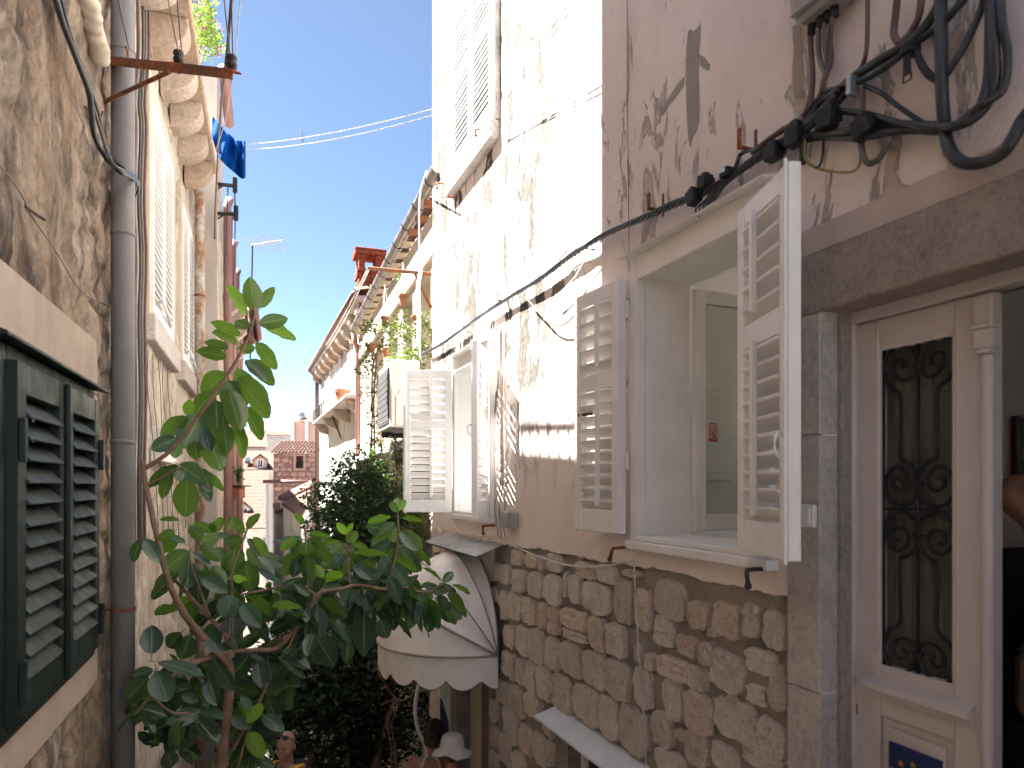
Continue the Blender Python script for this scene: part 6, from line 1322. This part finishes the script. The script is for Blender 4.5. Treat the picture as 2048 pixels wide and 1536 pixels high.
# leaves deeper in the plant
for i in range(300 - nleaf):
    pl = rnd.choice([BR[5], BR[5], BR[5], BR[8], BR[9], BR[10], BR[11], BR[12], BR[13], BR[6], BR[16], BR[7]])[0]; a = rnd.random() * (len(pl) - 1); k = int(a); f = a - k
    p0, p1 = pl[k], pl[min(k + 1, len(pl) - 1)]; bx, by = p0[0] + (p1[0] - p0[0]) * f, p0[1] + (p1[1] - p0[1]) * f + rnd.uniform(0, 40)
    an = rnd.uniform(.1, math.pi - .1) if rnd.random() < .75 else rnd.uniform(-.6, 3.7); L = rnd.uniform(38, 62)
    bx2, by2 = bx + 10 * math.cos(an), by + 10 * math.sin(an); save = plantY
    plantY = lambda px, s_=save: s_(px) + .22
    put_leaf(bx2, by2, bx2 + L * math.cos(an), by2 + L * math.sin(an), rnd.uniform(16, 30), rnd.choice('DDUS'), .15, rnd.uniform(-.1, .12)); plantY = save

# the densest inner foliage, too many to pick apart
vs = []; fs = []; uv = []; rnd2 = random.Random(77)
for i in range(340):
    pl = rnd2.choice([BR[5]] * 5 + [BR[8], BR[8], BR[9], BR[10], BR[11], BR[12], BR[13], BR[6], BR[16], BR[16], BR[7], BR[14], BR[17], BR[17], BR[0]])[0]; a = rnd2.random() * (len(pl) - 1); k = int(a); f = a - k
    p0, p1 = pl[k], pl[min(k + 1, len(pl) - 1)]; x, y, Y = (p0[j] + (p1[j] - p0[j]) * f for j in range(3))
    if y > 1560: continue
    B = pt(x + rnd2.gauss(0, 14), y + rnd2.uniform(-10, 55), Y + rnd2.uniform(-.05, .42)); ex = Vector((rnd2.gauss(0, .8), rnd2.gauss(0, .6), rnd2.gauss(-.55, .6))).normalized()
    n0 = Vector((rnd2.gauss(0, .5), rnd2.gauss(-.5, .5), rnd2.gauss(.6, .5))); n0 = (n0 - ex * n0.dot(ex)).normalized(); L = rnd2.uniform(.13, .19); M = axes(B, ex * L, n0.cross(ex) * L * .5, n0 * L)
    me = LV[i % 6]; b = len(vs); vs += [M @ v.co for v in me.vertices]; fs += [tuple(b + j for j in p.vertices) for p in me.polygons]
    lu = me.uv_layers[0].data; d = {}
    for lp in me.loops: d[lp.vertex_index] = tuple(lu[lp.index].uv)
    uv += [d[j] for j in range(len(me.vertices))]
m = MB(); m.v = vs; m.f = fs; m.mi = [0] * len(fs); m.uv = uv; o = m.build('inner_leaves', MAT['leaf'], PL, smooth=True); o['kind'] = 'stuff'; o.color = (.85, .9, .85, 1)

# ================================================================ shrubs, creepers, pot plants
def foliage(name, parent, clumps, n, size, mat, seed, elong=2.0, hang=.0, col=None):
    """many small folded leaves gathered in clumps; clumps: (centre, radius vector, weight)"""
    rnd = random.Random(seed); vs = []; fs = []; wts = [c[2] for c in clumps]
    for _ in range(n):
        c, r_, _w = rnd.choices(clumps, wts)[0]
        while True:
            d = Vector((rnd.uniform(-1, 1), rnd.uniform(-1, 1), rnd.uniform(-1, 1)))
            if d.length <= 1: break
        d = d.normalized() * d.length ** .55; p = Vector(c) + Vector((d.x * r_[0], d.y * r_[1], d.z * r_[2]))
        g_ = noise.noise(p * 3.1 / max(.3, max(r_)))
        if g_ < -.12 and rnd.random() < .8: continue
        ax_ = Vector((rnd.gauss(0, 1), rnd.gauss(0, 1), rnd.gauss(0, .7) - hang)).normalized(); nn = (d * .7 + Vector((rnd.gauss(0, .6), rnd.gauss(0, .6), rnd.gauss(.5, .6)))); nn = (nn - ax_ * nn.dot(ax_))
        if nn.length < 1e-3: continue
        nn.normalize(); sd = ax_.cross(nn); L = size * rnd.uniform(.6, 1.3); w_ = L / elong; b = len(vs)
        vs += [p, p + ax_ * L * .5 + sd * w_ * .5 + nn * w_ * .12, p + ax_ * L, p + ax_ * L * .5 - sd * w_ * .5 + nn * w_ * .12]
        fs += [(b, b + 1, b + 2), (b, b + 2, b + 3)]
    m = MB(); m.v = vs; m.f = fs; m.mi = [0] * len(fs); o = m.build(name, mat, parent)
    if col: o.color = col
    return o
def clumps(px, py, Y, rx, ry, n, seed, rc=.35, dYr=.5):
    rnd = random.Random(seed); out = []
    while len(out) < n:
        a, b = rnd.uniform(-1, 1), rnd.uniform(-1, 1)
        if a * a + b * b > 1: continue
        yy = Y + rnd.uniform(-dYr, dYr); k = rc * rnd.uniform(.6, 1.2); out.append((pt(px + a * rx, py + b * ry, yy), (k, k, k * .85), k))
    return out
def twigs(parent, paths, r_, mat, name='stem'):
    for q in paths:
        m = MB(); m.tube(spline(q, 5), [r_ * (1 - .6 * i / (len(q) * 5)) for i in range((len(q) - 1) * 5 + 1)], 6); m.build(name, mat, parent, smooth=True)
B1 = thing('climbing_shrub', pt(720, 1700, 7.6), 'dense glossy dark green climbing shrub against the shaded house front', 'shrub')
foliage('foliage', B1, clumps(722, 1045, 7.7, 88, 120, 40, 1, .24), 15000, .056, MAT['bush'], 5, 1.9)
twigs(B1, [[pt(720, 1760, 7.6), pt(725, 1400, 7.6), pt(715, 1200, 7.6), pt(735, 1050, 7.7)], [pt(722, 1400, 7.6), pt(690, 1150, 7.7), pt(660, 1010, 7.8)], [pt(722, 1300, 7.6), pt(770, 1150, 7.6), pt(790, 980, 7.6)]], .035, MAT['bark'])
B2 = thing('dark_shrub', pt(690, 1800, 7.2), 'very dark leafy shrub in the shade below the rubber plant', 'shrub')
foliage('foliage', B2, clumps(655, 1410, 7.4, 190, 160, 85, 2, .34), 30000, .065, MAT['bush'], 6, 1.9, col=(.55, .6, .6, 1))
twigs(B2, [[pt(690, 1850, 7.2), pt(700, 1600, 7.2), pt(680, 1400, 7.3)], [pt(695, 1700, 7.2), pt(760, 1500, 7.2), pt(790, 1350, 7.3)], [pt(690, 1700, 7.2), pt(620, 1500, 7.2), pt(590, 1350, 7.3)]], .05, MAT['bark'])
B3 = thing('bare_climber', pt(795, 1700, 6.3), 'bare twining climber stems left of the awning', 'climber')
twigs(B3, [[pt(800, 1700, 6.3), pt(788, 1490, 6.3), pt(778, 1430, 6.3), pt(800, 1395, 6.3), pt(825, 1375, 6.3), pt(838, 1350, 6.3)], [pt(796, 1700, 6.3), pt(782, 1500, 6.25), pt(775, 1440, 6.25), pt(796, 1410, 6.25), pt(770, 1370, 6.3), pt(752, 1330, 6.3), pt(770, 1305, 6.3)], [pt(800, 1700, 6.35), pt(794, 1520, 6.35), pt(784, 1450, 6.35), pt(800, 1400, 6.35), pt(760, 1410, 6.4)]], .009, MAT['bark'])
m = MB(); m.tube(spline([pt(838, 1365, 6.2), pt(832, 1400, 6.2), pt(831, 1430, 6.2), pt(838, 1465, 6.2), pt(852, 1495, 6.2), pt(856, 1600, 6.2)]), .018, 8); tag(m.build('conduit', MAT['plastic'], smooth=True), 'curved pale conduit under the left end of the awning', 'conduit')
# thin leaved creeper along the cream house
C1 = thing('wispy_creeper', R2(R2.u(800), -2, .1), 'wispy fine leaved creeper hanging between air conditioner and second window', 'creeper')
foliage('foliage', C1, [(pt(x, y, 7.2), (.14, .14, .16), 1) for x, y in ((815, 900), (800, 950), (835, 960), (805, 1010), (850, 1040), (870, 1060), (790, 1060), (830, 1090), (780, 900), (845, 905), (860, 1000), (815, 1050))], 3600, .075, MAT['creeper'], 8, 6, .3, (.42, .45, .45, 1))
twigs(C1, [[pt(790, 870, 7.2), pt(795, 950, 7.2), pt(810, 1060, 7.2), pt(830, 1200, 7.2)], [pt(830, 880, 7.2), pt(815, 950, 7.2), pt(845, 1040, 7.2), pt(850, 1200, 7.2)], [pt(870, 1030, 7.0), pt(850, 1060, 7.1), pt(842, 1110, 7.1)]], .01, MAT['bark'])
C2 = thing('hanging_creeper', R2(R2.u(750), .2, .2), 'straw coloured creeper trailing down from the ledge plants', 'creeper')
foliage('foliage', C2, [(pt(x, y, 8.2), (.09, .09, .16), 1) for x, y in ((740, 720), (748, 760), (738, 790), (745, 830), (742, 870), (735, 910), (742, 950), (730, 985), (752, 900))], 2600, .05, MAT['creeper'], 9, 4, .5, (.85, .62, .45, 1))
twigs(C2, [[pt(760, 690, 8.2), pt(745, 740, 8.2), pt(744, 850, 8.2), pt(738, 960, 8.2), pt(740, 1100, 8.2)], [pt(755, 700, 8.2), pt(748, 800, 8.2), pt(752, 1000, 8.2)]], .014, MAT['bark'])
C3 = thing('ledge_plants', R2(R2.u(800), .5, .1), 'sunlit sprawling pot plants along the ledge of the cream house', 'plant')
foliage('foliage', C3, [(pt(x, y, Y), (.11, .11, .10), 1) for x, y, Y in ((760, 655, 8.1), (785, 660, 7.9), (800, 680, 7.7), (770, 690, 8.1), (815, 665, 7.5), (830, 690, 7.4), (840, 660, 7.3), (730, 690, 8.6), (725, 740, 8.5), (745, 720, 8.3), (850, 640, 7.3), (848, 700, 7.2), (738, 655, 8.5), (800, 640, 7.7), (795, 715, 7.4), (820, 712, 7.2), (840, 720, 7.15))], 2300, .055, MAT['creeper'], 10, 2.4, 0, (.62, .60, .5, 1))
twigs(C3, [[pt(742, 700, 8.5), pt(760, 690, 8.2), pt(790, 670, 7.9), pt(820, 660, 7.6)], [pt(772, 712, 7.9), pt(785, 690, 7.8), pt(800, 660, 7.6)], [pt(835, 650, 7.4), pt(842, 690, 7.3), pt(835, 720, 7.2)]], .008, MAT['bark'])
C4 = thing('hanging_plant', POTS[0], 'spindly plant in the highest hanging terracotta pot', 'plant')
foliage('foliage', C4, [(POTS[0] + Vector((-.03, 0, .12)), (.07, .07, .15), 1)], 200, .045, MAT['creeper'], 12, 3, 0, (.6, .62, .45, 1))
twigs(C4, [[POTS[0], POTS[0] + Vector((-.03, 0, .15)), POTS[0] + Vector((-.06, 0, .3))]], .004, MAT['bark'])
C5 = thing('planter_shrub', pt(466, 965, 12), 'dark little shrub in the far planter box', 'shrub')
foliage('foliage', C5, clumps(464, 948, 12, 14, 14, 6, 4, .14, .1), 900, .07, MAT['bush'], 13, 1.9)
twigs(C5, [[pt(466, 978, 12), pt(464, 950, 12)], [pt(468, 978, 12), pt(474, 950, 12)]], .01, MAT['bark'])
C6 = thing('flowering_plant', LW(6.4, SL_Z + .08, .15), 'flowering plant with pink blossoms on the stone terrace against the sky', 'plant')
fl = [(pt(x, y, Y), (.13, .13, .14), 1) for x, y, Y in ((402, 20, 6.2), (400, 45, 6.2), (404, 70, 6.3), (412, 55, 6.4), (422, 80, 6.6), (410, 88, 6.5), (398, 5, 6.1))]
foliage('foliage', C6, fl, 1500, .05, MAT['creeper'], 14, 2.2, 0, (1.1, 1.3, .8, 1)); foliage('blossom', C6, fl, 190, .035, MAT['flower'], 15, 1.3)
twigs(C6, [[LW(6.6, SL_Z + .08, .2), pt(404, 80, 6.3), pt(400, 30, 6.2)], [LW(6.7, SL_Z + .08, .2), pt(418, 85, 6.5)]], .008, MAT['bark'])

# ================================================================ inside the doorway
UW = 1.995
def inwall(px, py): return hit(px, py, RW(UW, 0, 0), D_R)
p0, p1 = inwall(2021, 832), inwall(2075, 955); w0, w1 = 1.8 - p0.to_2d().dot(RW.n), 1.8 - p1.to_2d().dot(RW.n)
IF = lambda u, z, w: RW(UW - w, z, u)                        # u = depth into the house (negative), w out from the partition
t = thing('picture_frame', inwall(2045, 955), 'dark red framed picture on the dim wall inside the doorway', 'picture')
m = MB(); m.box(IF, w0 - .02, w0, p1.z, p0.z, .001, .025); m.box(IF, w1, w1 + .02, p1.z, p0.z, .001, .025); m.box(IF, w1 + .02, w0 - .02, p0.z - .02, p0.z, .001, .025); m.box(IF, w1 + .02, w0 - .02, p1.z, p1.z + .02, .001, .025); m.build('frame', plain('mahogany', (.10, .012, .01), .4), t, bev=.003)
m = MB(); m.box(IF, w1 + .02, w0 - .02, p1.z + .02, p0.z - .02, .001, .006); m.build('mount', plain('mount_card', (.2, .2, .18), .8), t)
m = MB(); m.box(IF, w1 + .08, w0 - .07, p1.z + .07, p0.z - .07, .006, .008); m.build('print', MAT['picture'], t)
hb = inwall(1990, 1095); t = thing('bed', RW(1.6, -1.47, -1.9), 'bed with black headboard and pale patterned linen inside the doorway', 'bed')
wa = 1.8 - hb.to_2d().dot(RW.n) + .05
m = MB(); m.box(IF, wa - 1.3, wa, -1.46, hb.z, .01, .06); m.build('headboard', MAT['darkwood'], t, bev=.01)
m = MB(); m.box(IF, wa - 1.3, wa - .02, -1.2, -1.02, .061, 1.9); m.build('bed_base', MAT['darkwood'], t, bev=.01)
def cushion(name, c0, c1, mat, puff, seed):
    (ua, za, wa_), (ub, zb_, wb_) = c0, c1; m = MB(); n_ = 8; vs = []; fs = []
    for j in range(n_ + 1):
        for i in range(n_ + 1):
            a, b = i / n_, j / n_; e = (math.sin(math.pi * a) * math.sin(math.pi * b)) ** .4; h = za + (zb_ - za) * e + .02 * noise.noise(Vector((a * 4, b * 4, seed))) * e
            vs.append(IF(ua + (ub - ua) * a, h, wa_ + (wb_ - wa_) * b))
    for j in range(n_):
        for i in range(n_): q = j * (n_ + 1) + i; fs.append((q, q + 1, q + n_ + 2, q + n_ + 1))
    m.add(vs, fs); return m.build(name, mat, t, smooth=True)
m = MB(); m.box(IF, wa - 1.28, wa - .03, -1.02, -.70, .065, 1.88); m.build('mattress', MAT['linen'], t, bev=.05)
cushion('pillow', (wa - .62, -.71, .07), (wa - .04, -.46, .5), MAT['linen'], .2, 1); cushion('pillow', (wa - 1.25, -.71, .07), (wa - .66, -.46, .5), MAT['linen'], .2, 2)
# no-smoking sticker on the open casement, and a flush cabinet in the room behind
a, b, z0, z1 = W1; pu = b - .03 - .004; q0, q1 = hit(1418, 846, RW(pu, 0, 0), D_R), hit(1434, 884, RW(pu, 0, 0), D_R)
CF = lambda u, z, w: RW(pu - w, z, u); d0, d1 = 1.8 - q0.to_2d().dot(RW.n), 1.8 - q1.to_2d().dot(RW.n)
t = thing('sticker', q1, 'small red and white no smoking sticker on the open casement pane', 'sticker')
m = MB(); m.box(CF, d1, d0, q1.z, q0.z, .0005, .0015); m.build('backing', MAT['sticker'], t); cx, cz = (d0 + d1) / 2, q1.z + (q0.z - q1.z) * .36; rr_ = abs(d0 - d1) * .40
m = MB(); m.tube([CF(cx + rr_ * math.cos(k * math.pi / 10), cz + rr_ * math.sin(k * math.pi / 10), .002) for k in range(21)], .0018, 5); m.tube([CF(cx - rr_ * .7, cz + rr_ * .7, .002), CF(cx + rr_ * .7, cz - rr_ * .7, .002)], .0016, 5)
for k in range(3): m.box(CF, d1 + .004, d0 - .004, q0.z - .012 - k * .011, q0.z - .007 - k * .011, .0016, .002)
m.build('print', MAT['sticker_w'], t)
rw_ = 4.1; q0, q1 = hit(1394, 780, RW(rw_, 0, 0), D_R), hit(1458, 962, RW(rw_, 0, 0), D_R); d0, d1 = 1.8 - q0.to_2d().dot(RW.n), 1.8 - q1.to_2d().dot(RW.n)
KF = lambda u, z, w: RW(rw_ - w, z, u); t = thing('wall_cabinet', q1, 'flush white cabinet door on the room wall seen through the window pane', 'cabinet')
m = MB(); m.box(KF, d1, d0, q1.z, q0.z, .001, .03); m.build('case', MAT['white_wall'], t, bev=.004); m = MB(); m.box(KF, d1 + .02, d0 - .02, q1.z + .06, q0.z - .06, .031, .04); m.build('door', MAT['white_wall'], t, bev=.003)

# ================================================================ people
def zstep(Y): return -1.5 - math.floor(Y / .42) * .168
def person(label, px, Y, H, face, skin, build=1.0, head_tilt=(0, 0, 0), base=None, arm=None, female=False):
    """one continuous body; face = heading in degrees (0 looks away from the viewer)"""
    x = (px - HX) / F * Y; z = zstep(Y); base = base or Vector((x, Y, z)); s_ = H / 1.75
    Mx = Matrix.Translation(base) @ Matrix.Rotation(R(face), 4, 'Z') @ Matrix.Scale(s_, 4)
    t = thing('person', base, label, 'person'); W_ = build; m = MB(); A = lambda *p: Mx @ Vector(p)
    sh = .185 * W_ if not female else .165
    for s2 in (-1, 1):
        m.tube([A(s2 * .09, 0, .92), A(s2 * .10, .01, .70), A(s2 * .10, .015, .50), A(s2 * .10, -.01, .30), A(s2 * .10, -.02, .10), A(s2 * .10, -.01, .04)], [r_ * s_ * W_ for r_ in (.095, .082, .058, .056, .040, .042)], 12)
        m.tube([A(s2 * .10, -.05, .04), A(s2 * .11, .08, .035), A(s2 * .115, .17, .028)], [.042 * s_, .042 * s_, .03 * s_], 10)
        if arm and arm[0] == s2: sp = arm[1]
        else: sp = [(s2 * sh, 0, 1.42), (s2 * (sh + .05), -.01, 1.28), (s2 * (sh + .075), -.03, 1.12), (s2 * (sh + .07), .03, .98), (s2 * (sh + .05), .09, .86)]
        q = [A(*p) for p in sp]; m.tube(spline(q, 3), [s_ * W_ * (.056 - .022 * k / (3 * (len(q) - 1))) for k in range(3 * (len(q) - 1) + 1)], 10)
        e = q[-1]; dv = (q[-1] - q[-2]).normalized(); sv = dv.orthogonal().normalized(); tv = dv.cross(sv)
        m.ellipsoid((0, 0, 0), (.022 * s_, .04 * s_, .05 * s_), 10, 8, axes(e + dv * .045 * s_, sv, tv, dv))
        for k in range(4):
            b_ = e + dv * .085 * s_ + tv * (.027 - .018 * k) * s_; Lf = (.065, .078, .074, .058)[k] * s_; m.tube([b_ - dv * .03, b_ + dv * Lf * .5, b_ + dv * Lf * .9 + sv * .015 * s_], [.0105 * s_, .0095 * s_, .008 * s_], 7)
        b_ = e + dv * .03 * s_ + tv * .035 * s_; m.tube([b_, b_ + (dv * .6 + tv * .5) * .05 * s_, b_ + (dv * .9 + tv * .4) * .075 * s_], [.012 * s_, .011 * s_, .009 * s_], 7)
    for c, r_ in (((0, 0, .95), (.165, .11, .11)), ((0, .005, 1.08), (.145 * W_, .095, .14)), ((0, .01, 1.25), (.17 * W_, .11, .17)), ((0, 0, 1.38), (sh + .01, .085, .075))):
        m.ellipsoid(c, r_, 16, 10, Mx)
    m.tube([A(0, -.005, 1.38), A(0, .0, 1.47), A(0, .015, 1.56)], [.068 * s_, .055 * s_, .055 * s_], 12)
    Hd = Mx @ Matrix.Translation((0, .02, 1.60)) @ Euler([R(a) for a in head_tilt]).to_matrix().to_4x4()
    m.ellipsoid((0, -.005, .045), (.076, .096, .105), 18, 14, Hd); m.ellipsoid((0, .045, -.025), (.056, .05, .058), 14, 10, Hd); m.ellipsoid((0, .075, -.065), (.028, .022, .022), 10, 8, Hd)   # skull, jaw, chin
    m.tube([Hd @ Vector((0, .088, .045)), Hd @ Vector((0, .108, .005))], [.011 * s_, .017 * s_], 8); m.ellipsoid((0, .084, .060), (.045, .011, .010), 12, 8, Hd)       # nose, brow
    m.ellipsoid((0, .085, -.030), (.026, .014, .008), 10, 6, Hd); m.ellipsoid((0, .083, -.044), (.022, .014, .008), 10, 6, Hd)
    for s2 in (-1, 1): m.ellipsoid((s2 * .078, -.005, .02), (.011, .022, .034), 10, 8, Hd); m.ellipsoid((s2 * .045, .058, .005), (.026, .028, .026), 10, 8, Hd)
    o = m.build('body', skin, t, smooth=True); rm = o.modifiers.new('remesh', 'REMESH'); rm.mode = 'VOXEL'; rm.voxel_size = .0075; rm.use_smooth_shade = True; sm = o.modifiers.new('smooth', 'SMOOTH'); sm.factor = .5; sm.iterations = 2
    for s2 in (-1, 1):
        m = MB(); m.ellipsoid((s2 * .031, .080, .036), (.012, .007, .005), 10, 6, Hd); m.build('eye', plain('eye', (.05, .04, .035), .2), t, smooth=True)
    return t, Mx, Hd, s_, sh
def remesh(o, v=.009):
    rm = o.modifiers.new('remesh', 'REMESH'); rm.mode = 'VOXEL'; rm.voxel_size = v; rm.use_smooth_shade = True; sm = o.modifiers.new('smooth', 'SMOOTH'); sm.factor = .5; sm.iterations = 3; return o
def shirt(t, Mx, s_, sh, W_, mat, sleeves=True, z1=1.40, name='shirt'):
    m = MB(); A = lambda *p: Mx @ Vector(p)
    for c, r_ in (((0, 0, .93), (.18, .125, .12)), ((0, .005, 1.08), (.165 * W_, .115, .15)), ((0, .01, 1.25), (.185 * W_, .125, .17)), ((0, 0, z1 - .02), (sh + .02, .098, .07))): m.ellipsoid(c, r_, 18, 12, Mx)
    if sleeves:
        for s2 in (-1, 1): m.tube([A(s2 * (sh - .03), 0, z1 + .02), A(s2 * (sh + .03), -.005, 1.34), A(s2 * (sh + .06), -.01, 1.22)], [.07 * s_, .068 * s_, .066 * s_], 12)
    return remesh(m.build(name, mat, t, smooth=True))
def trousers(t, Mx, s_, W_, mat, zl=.08):
    m = MB(); A = lambda *p: Mx @ Vector(p); m.ellipsoid((0, 0, .93), (.175 * W_, .12, .12), 16, 10, Mx)
    for s2 in (-1, 1): m.tube([A(s2 * .09, 0, .92), A(s2 * .10, .01, .70), A(s2 * .10, .015, .50), A(s2 * .10, -.01, max(zl, .3)), A(s2 * .10, -.015, zl)], [r_ * s_ * W_ for r_ in (.108, .096, .078, .074, .07)], 12)
    return remesh(m.build('trousers', mat, t, smooth=True), .012)
# bald man coming up, sunglasses on his head
t, Mx, Hd, s_, sh = person('bald man in dark shirt with yellow rucksack straps and sunglasses on his head', 575, 5.9, 1.73, 160, MAT['skin2'], 1.08, (-6, 0, 10))
shirt(t, Mx, s_, sh, 1.08, MAT['shirt']); trousers(t, Mx, s_, 1.05, MAT['shirt'])
m = MB()
for s2 in (-1, 1): m.tube([Mx @ Vector(p) for p in ((s2 * .10, -.125, 1.30), (s2 * .115, -.06, 1.44), (s2 * .12, .02, 1.462), (s2 * .122, .10, 1.38), (s2 * .13, .15, 1.22), (s2 * .15, .10, 1.05))], .019, 8)
m.build('rucksack_strap', MAT['yellow'], t, smooth=True); m = MB(); m.ellipsoid((0, -.17, 1.22), (.15, .09, .22), 14, 10, Mx); m.build('rucksack', MAT['shirt'], t, smooth=True)
GH = Hd @ Matrix.Translation((0, -.012, .05)) @ Matrix.Rotation(R(48), 4, 'X')
m = MB()
for s2 in (-1, 1): m.ellipsoid((s2 * .036, .108, .0), (.031, .009, .021), 14, 8, GH)
m.tube([GH @ Vector((-.012, .112, .008)), GH @ Vector((.012, .112, .008))], .004, 6)
for s2 in (-1, 1): m.tube([GH @ Vector((s2 * .066, .100, .008)), GH @ Vector((s2 * .082, .05, .004)), GH @ Vector((s2 * .083, -.03, -.002))], .0035, 6)
m.build('sunglasses', MAT['lens'], t, smooth=True)
# woman seen from behind, hair gathered
t, Mx, Hd, s_, sh = person('woman with brown hair and white halter top seen from behind', 868, 5.35, 1.66, -12, MAT['skin'], .95, (-18, 0, 0), female=True)
shirt(t, Mx, s_, sh, .9, MAT['whitecloth'], False, 1.22, 'halter_top'); trousers(t, Mx, s_, .95, MAT['whitecloth'])
m = MB(); m.ellipsoid((0, -.03, .055), (.088, .10, .112), 18, 14, Hd); m.ellipsoid((0, -.085, .0), (.07, .05, .07), 14, 10, Hd); m.ellipsoid((0.01, -.13, .05), (.045, .04, .045), 12, 10, Hd)
remesh(m.build('hair', MAT['hair'], t, smooth=True), .008)
m = MB()
for s2 in (-1, 1): m.tube([Mx @ Vector(p) for p in ((s2 * .02, -.065, 1.49), (s2 * .06, -.05, 1.46), (s2 * .10, -.085, 1.34), (s2 * .11, -.11, 1.2))], .011, 6)
m.build('halter_strap', MAT['whitecloth'], t, smooth=True)
m = MB(); m.tube([Hd @ Vector((.086 * math.sin(a), -.02 + .095 * math.cos(a), .02)) for a in [R(60) + k * R(240) / 12 for k in range(13)]], .006, 6); m.build('headband', MAT['iron'], t, smooth=True)
# child in a white sun hat
t, Mx, Hd, s_, sh = person('bare shouldered child in a white brimmed sun hat seen from behind', 903, 5.0, 1.50, -8, MAT['skin'], .9, (-10, 0, 0))
shirt(t, Mx, s_, sh, .9, MAT['whitecloth'], False, 1.15, 'sun_top'); trousers(t, Mx, s_, .9, MAT['shirt'], .45)
m = MB(); m.ellipsoid((0, -.02, .03), (.082, .10, .10), 16, 12, Hd); remesh(m.build('hair', MAT['hair'], t, smooth=True), .008)
m = MB(); n_ = 40; vs = []; fs = []; prof = [(0, .185), (.045, .182), (.078, .165), (.094, .13), (.100, .085), (.104, .055), (.125, .040), (.150, .028), (.172, .012)]
for k, (r_, z_) in enumerate(prof):
    for j in range(n_):
        a = 2 * math.pi * j / n_; wv = (.016 * math.sin(3 * a + .6) + .008 * math.sin(7 * a)) * max(0, (r_ - .104) / .07); vs.append(Hd @ Vector((r_ * math.cos(a), -.005 + r_ * 1.1 * math.sin(a), z_ + wv - .012)))
for k in range(len(prof) - 1):
    for j in range(n_): q = (j + 1) % n_; fs.append((k * n_ + j, k * n_ + q, (k + 1) * n_ + q, (k + 1) * n_ + j))
m.add(vs, fs); o = m.build('sun_hat', MAT['whitecloth'], t, smooth=True); sd = o.modifiers.new('thickness', 'SOLIDIFY'); sd.thickness = .004
m = MB(); m.ellipsoid((0.01, -.118, .085), (.005, .004, .005), 8, 6, Hd); m.build('eyelet', MAT['iron'], t)
# person just inside the doorway: only a raised elbow shows
el = hit(2000, 990, RW(0, 0, -.42), OUT_R); bc = Vector((el.x + .56, el.y + .02, -1.47)); k_ = 1.72 / 1.75
def loc(v): q = (Vector(v) - bc) / k_; return (q.x, q.y, q.z)
armp = [(-.17, 0, 1.42), (-.30, -.01, 1.435), loc(el + Vector((.07, 0, .02))), loc(el + Vector((.035, 0, -.005))), loc(el + Vector((.08, -.01, -.06))), (-.25, .05, 1.22), (-.12, .1, 1.12)]
t, Mx, Hd, s_, sh = person('bare elbow of a person standing just inside the doorway', 0, 2, 1.72, 0, MAT['skin2'], 1.0, base=bc, arm=(-1, armp))
shirt(t, Mx, s_, sh, 1.0, MAT['shirt'], False); trousers(t, Mx, s_, 1.0, MAT['shirt'])
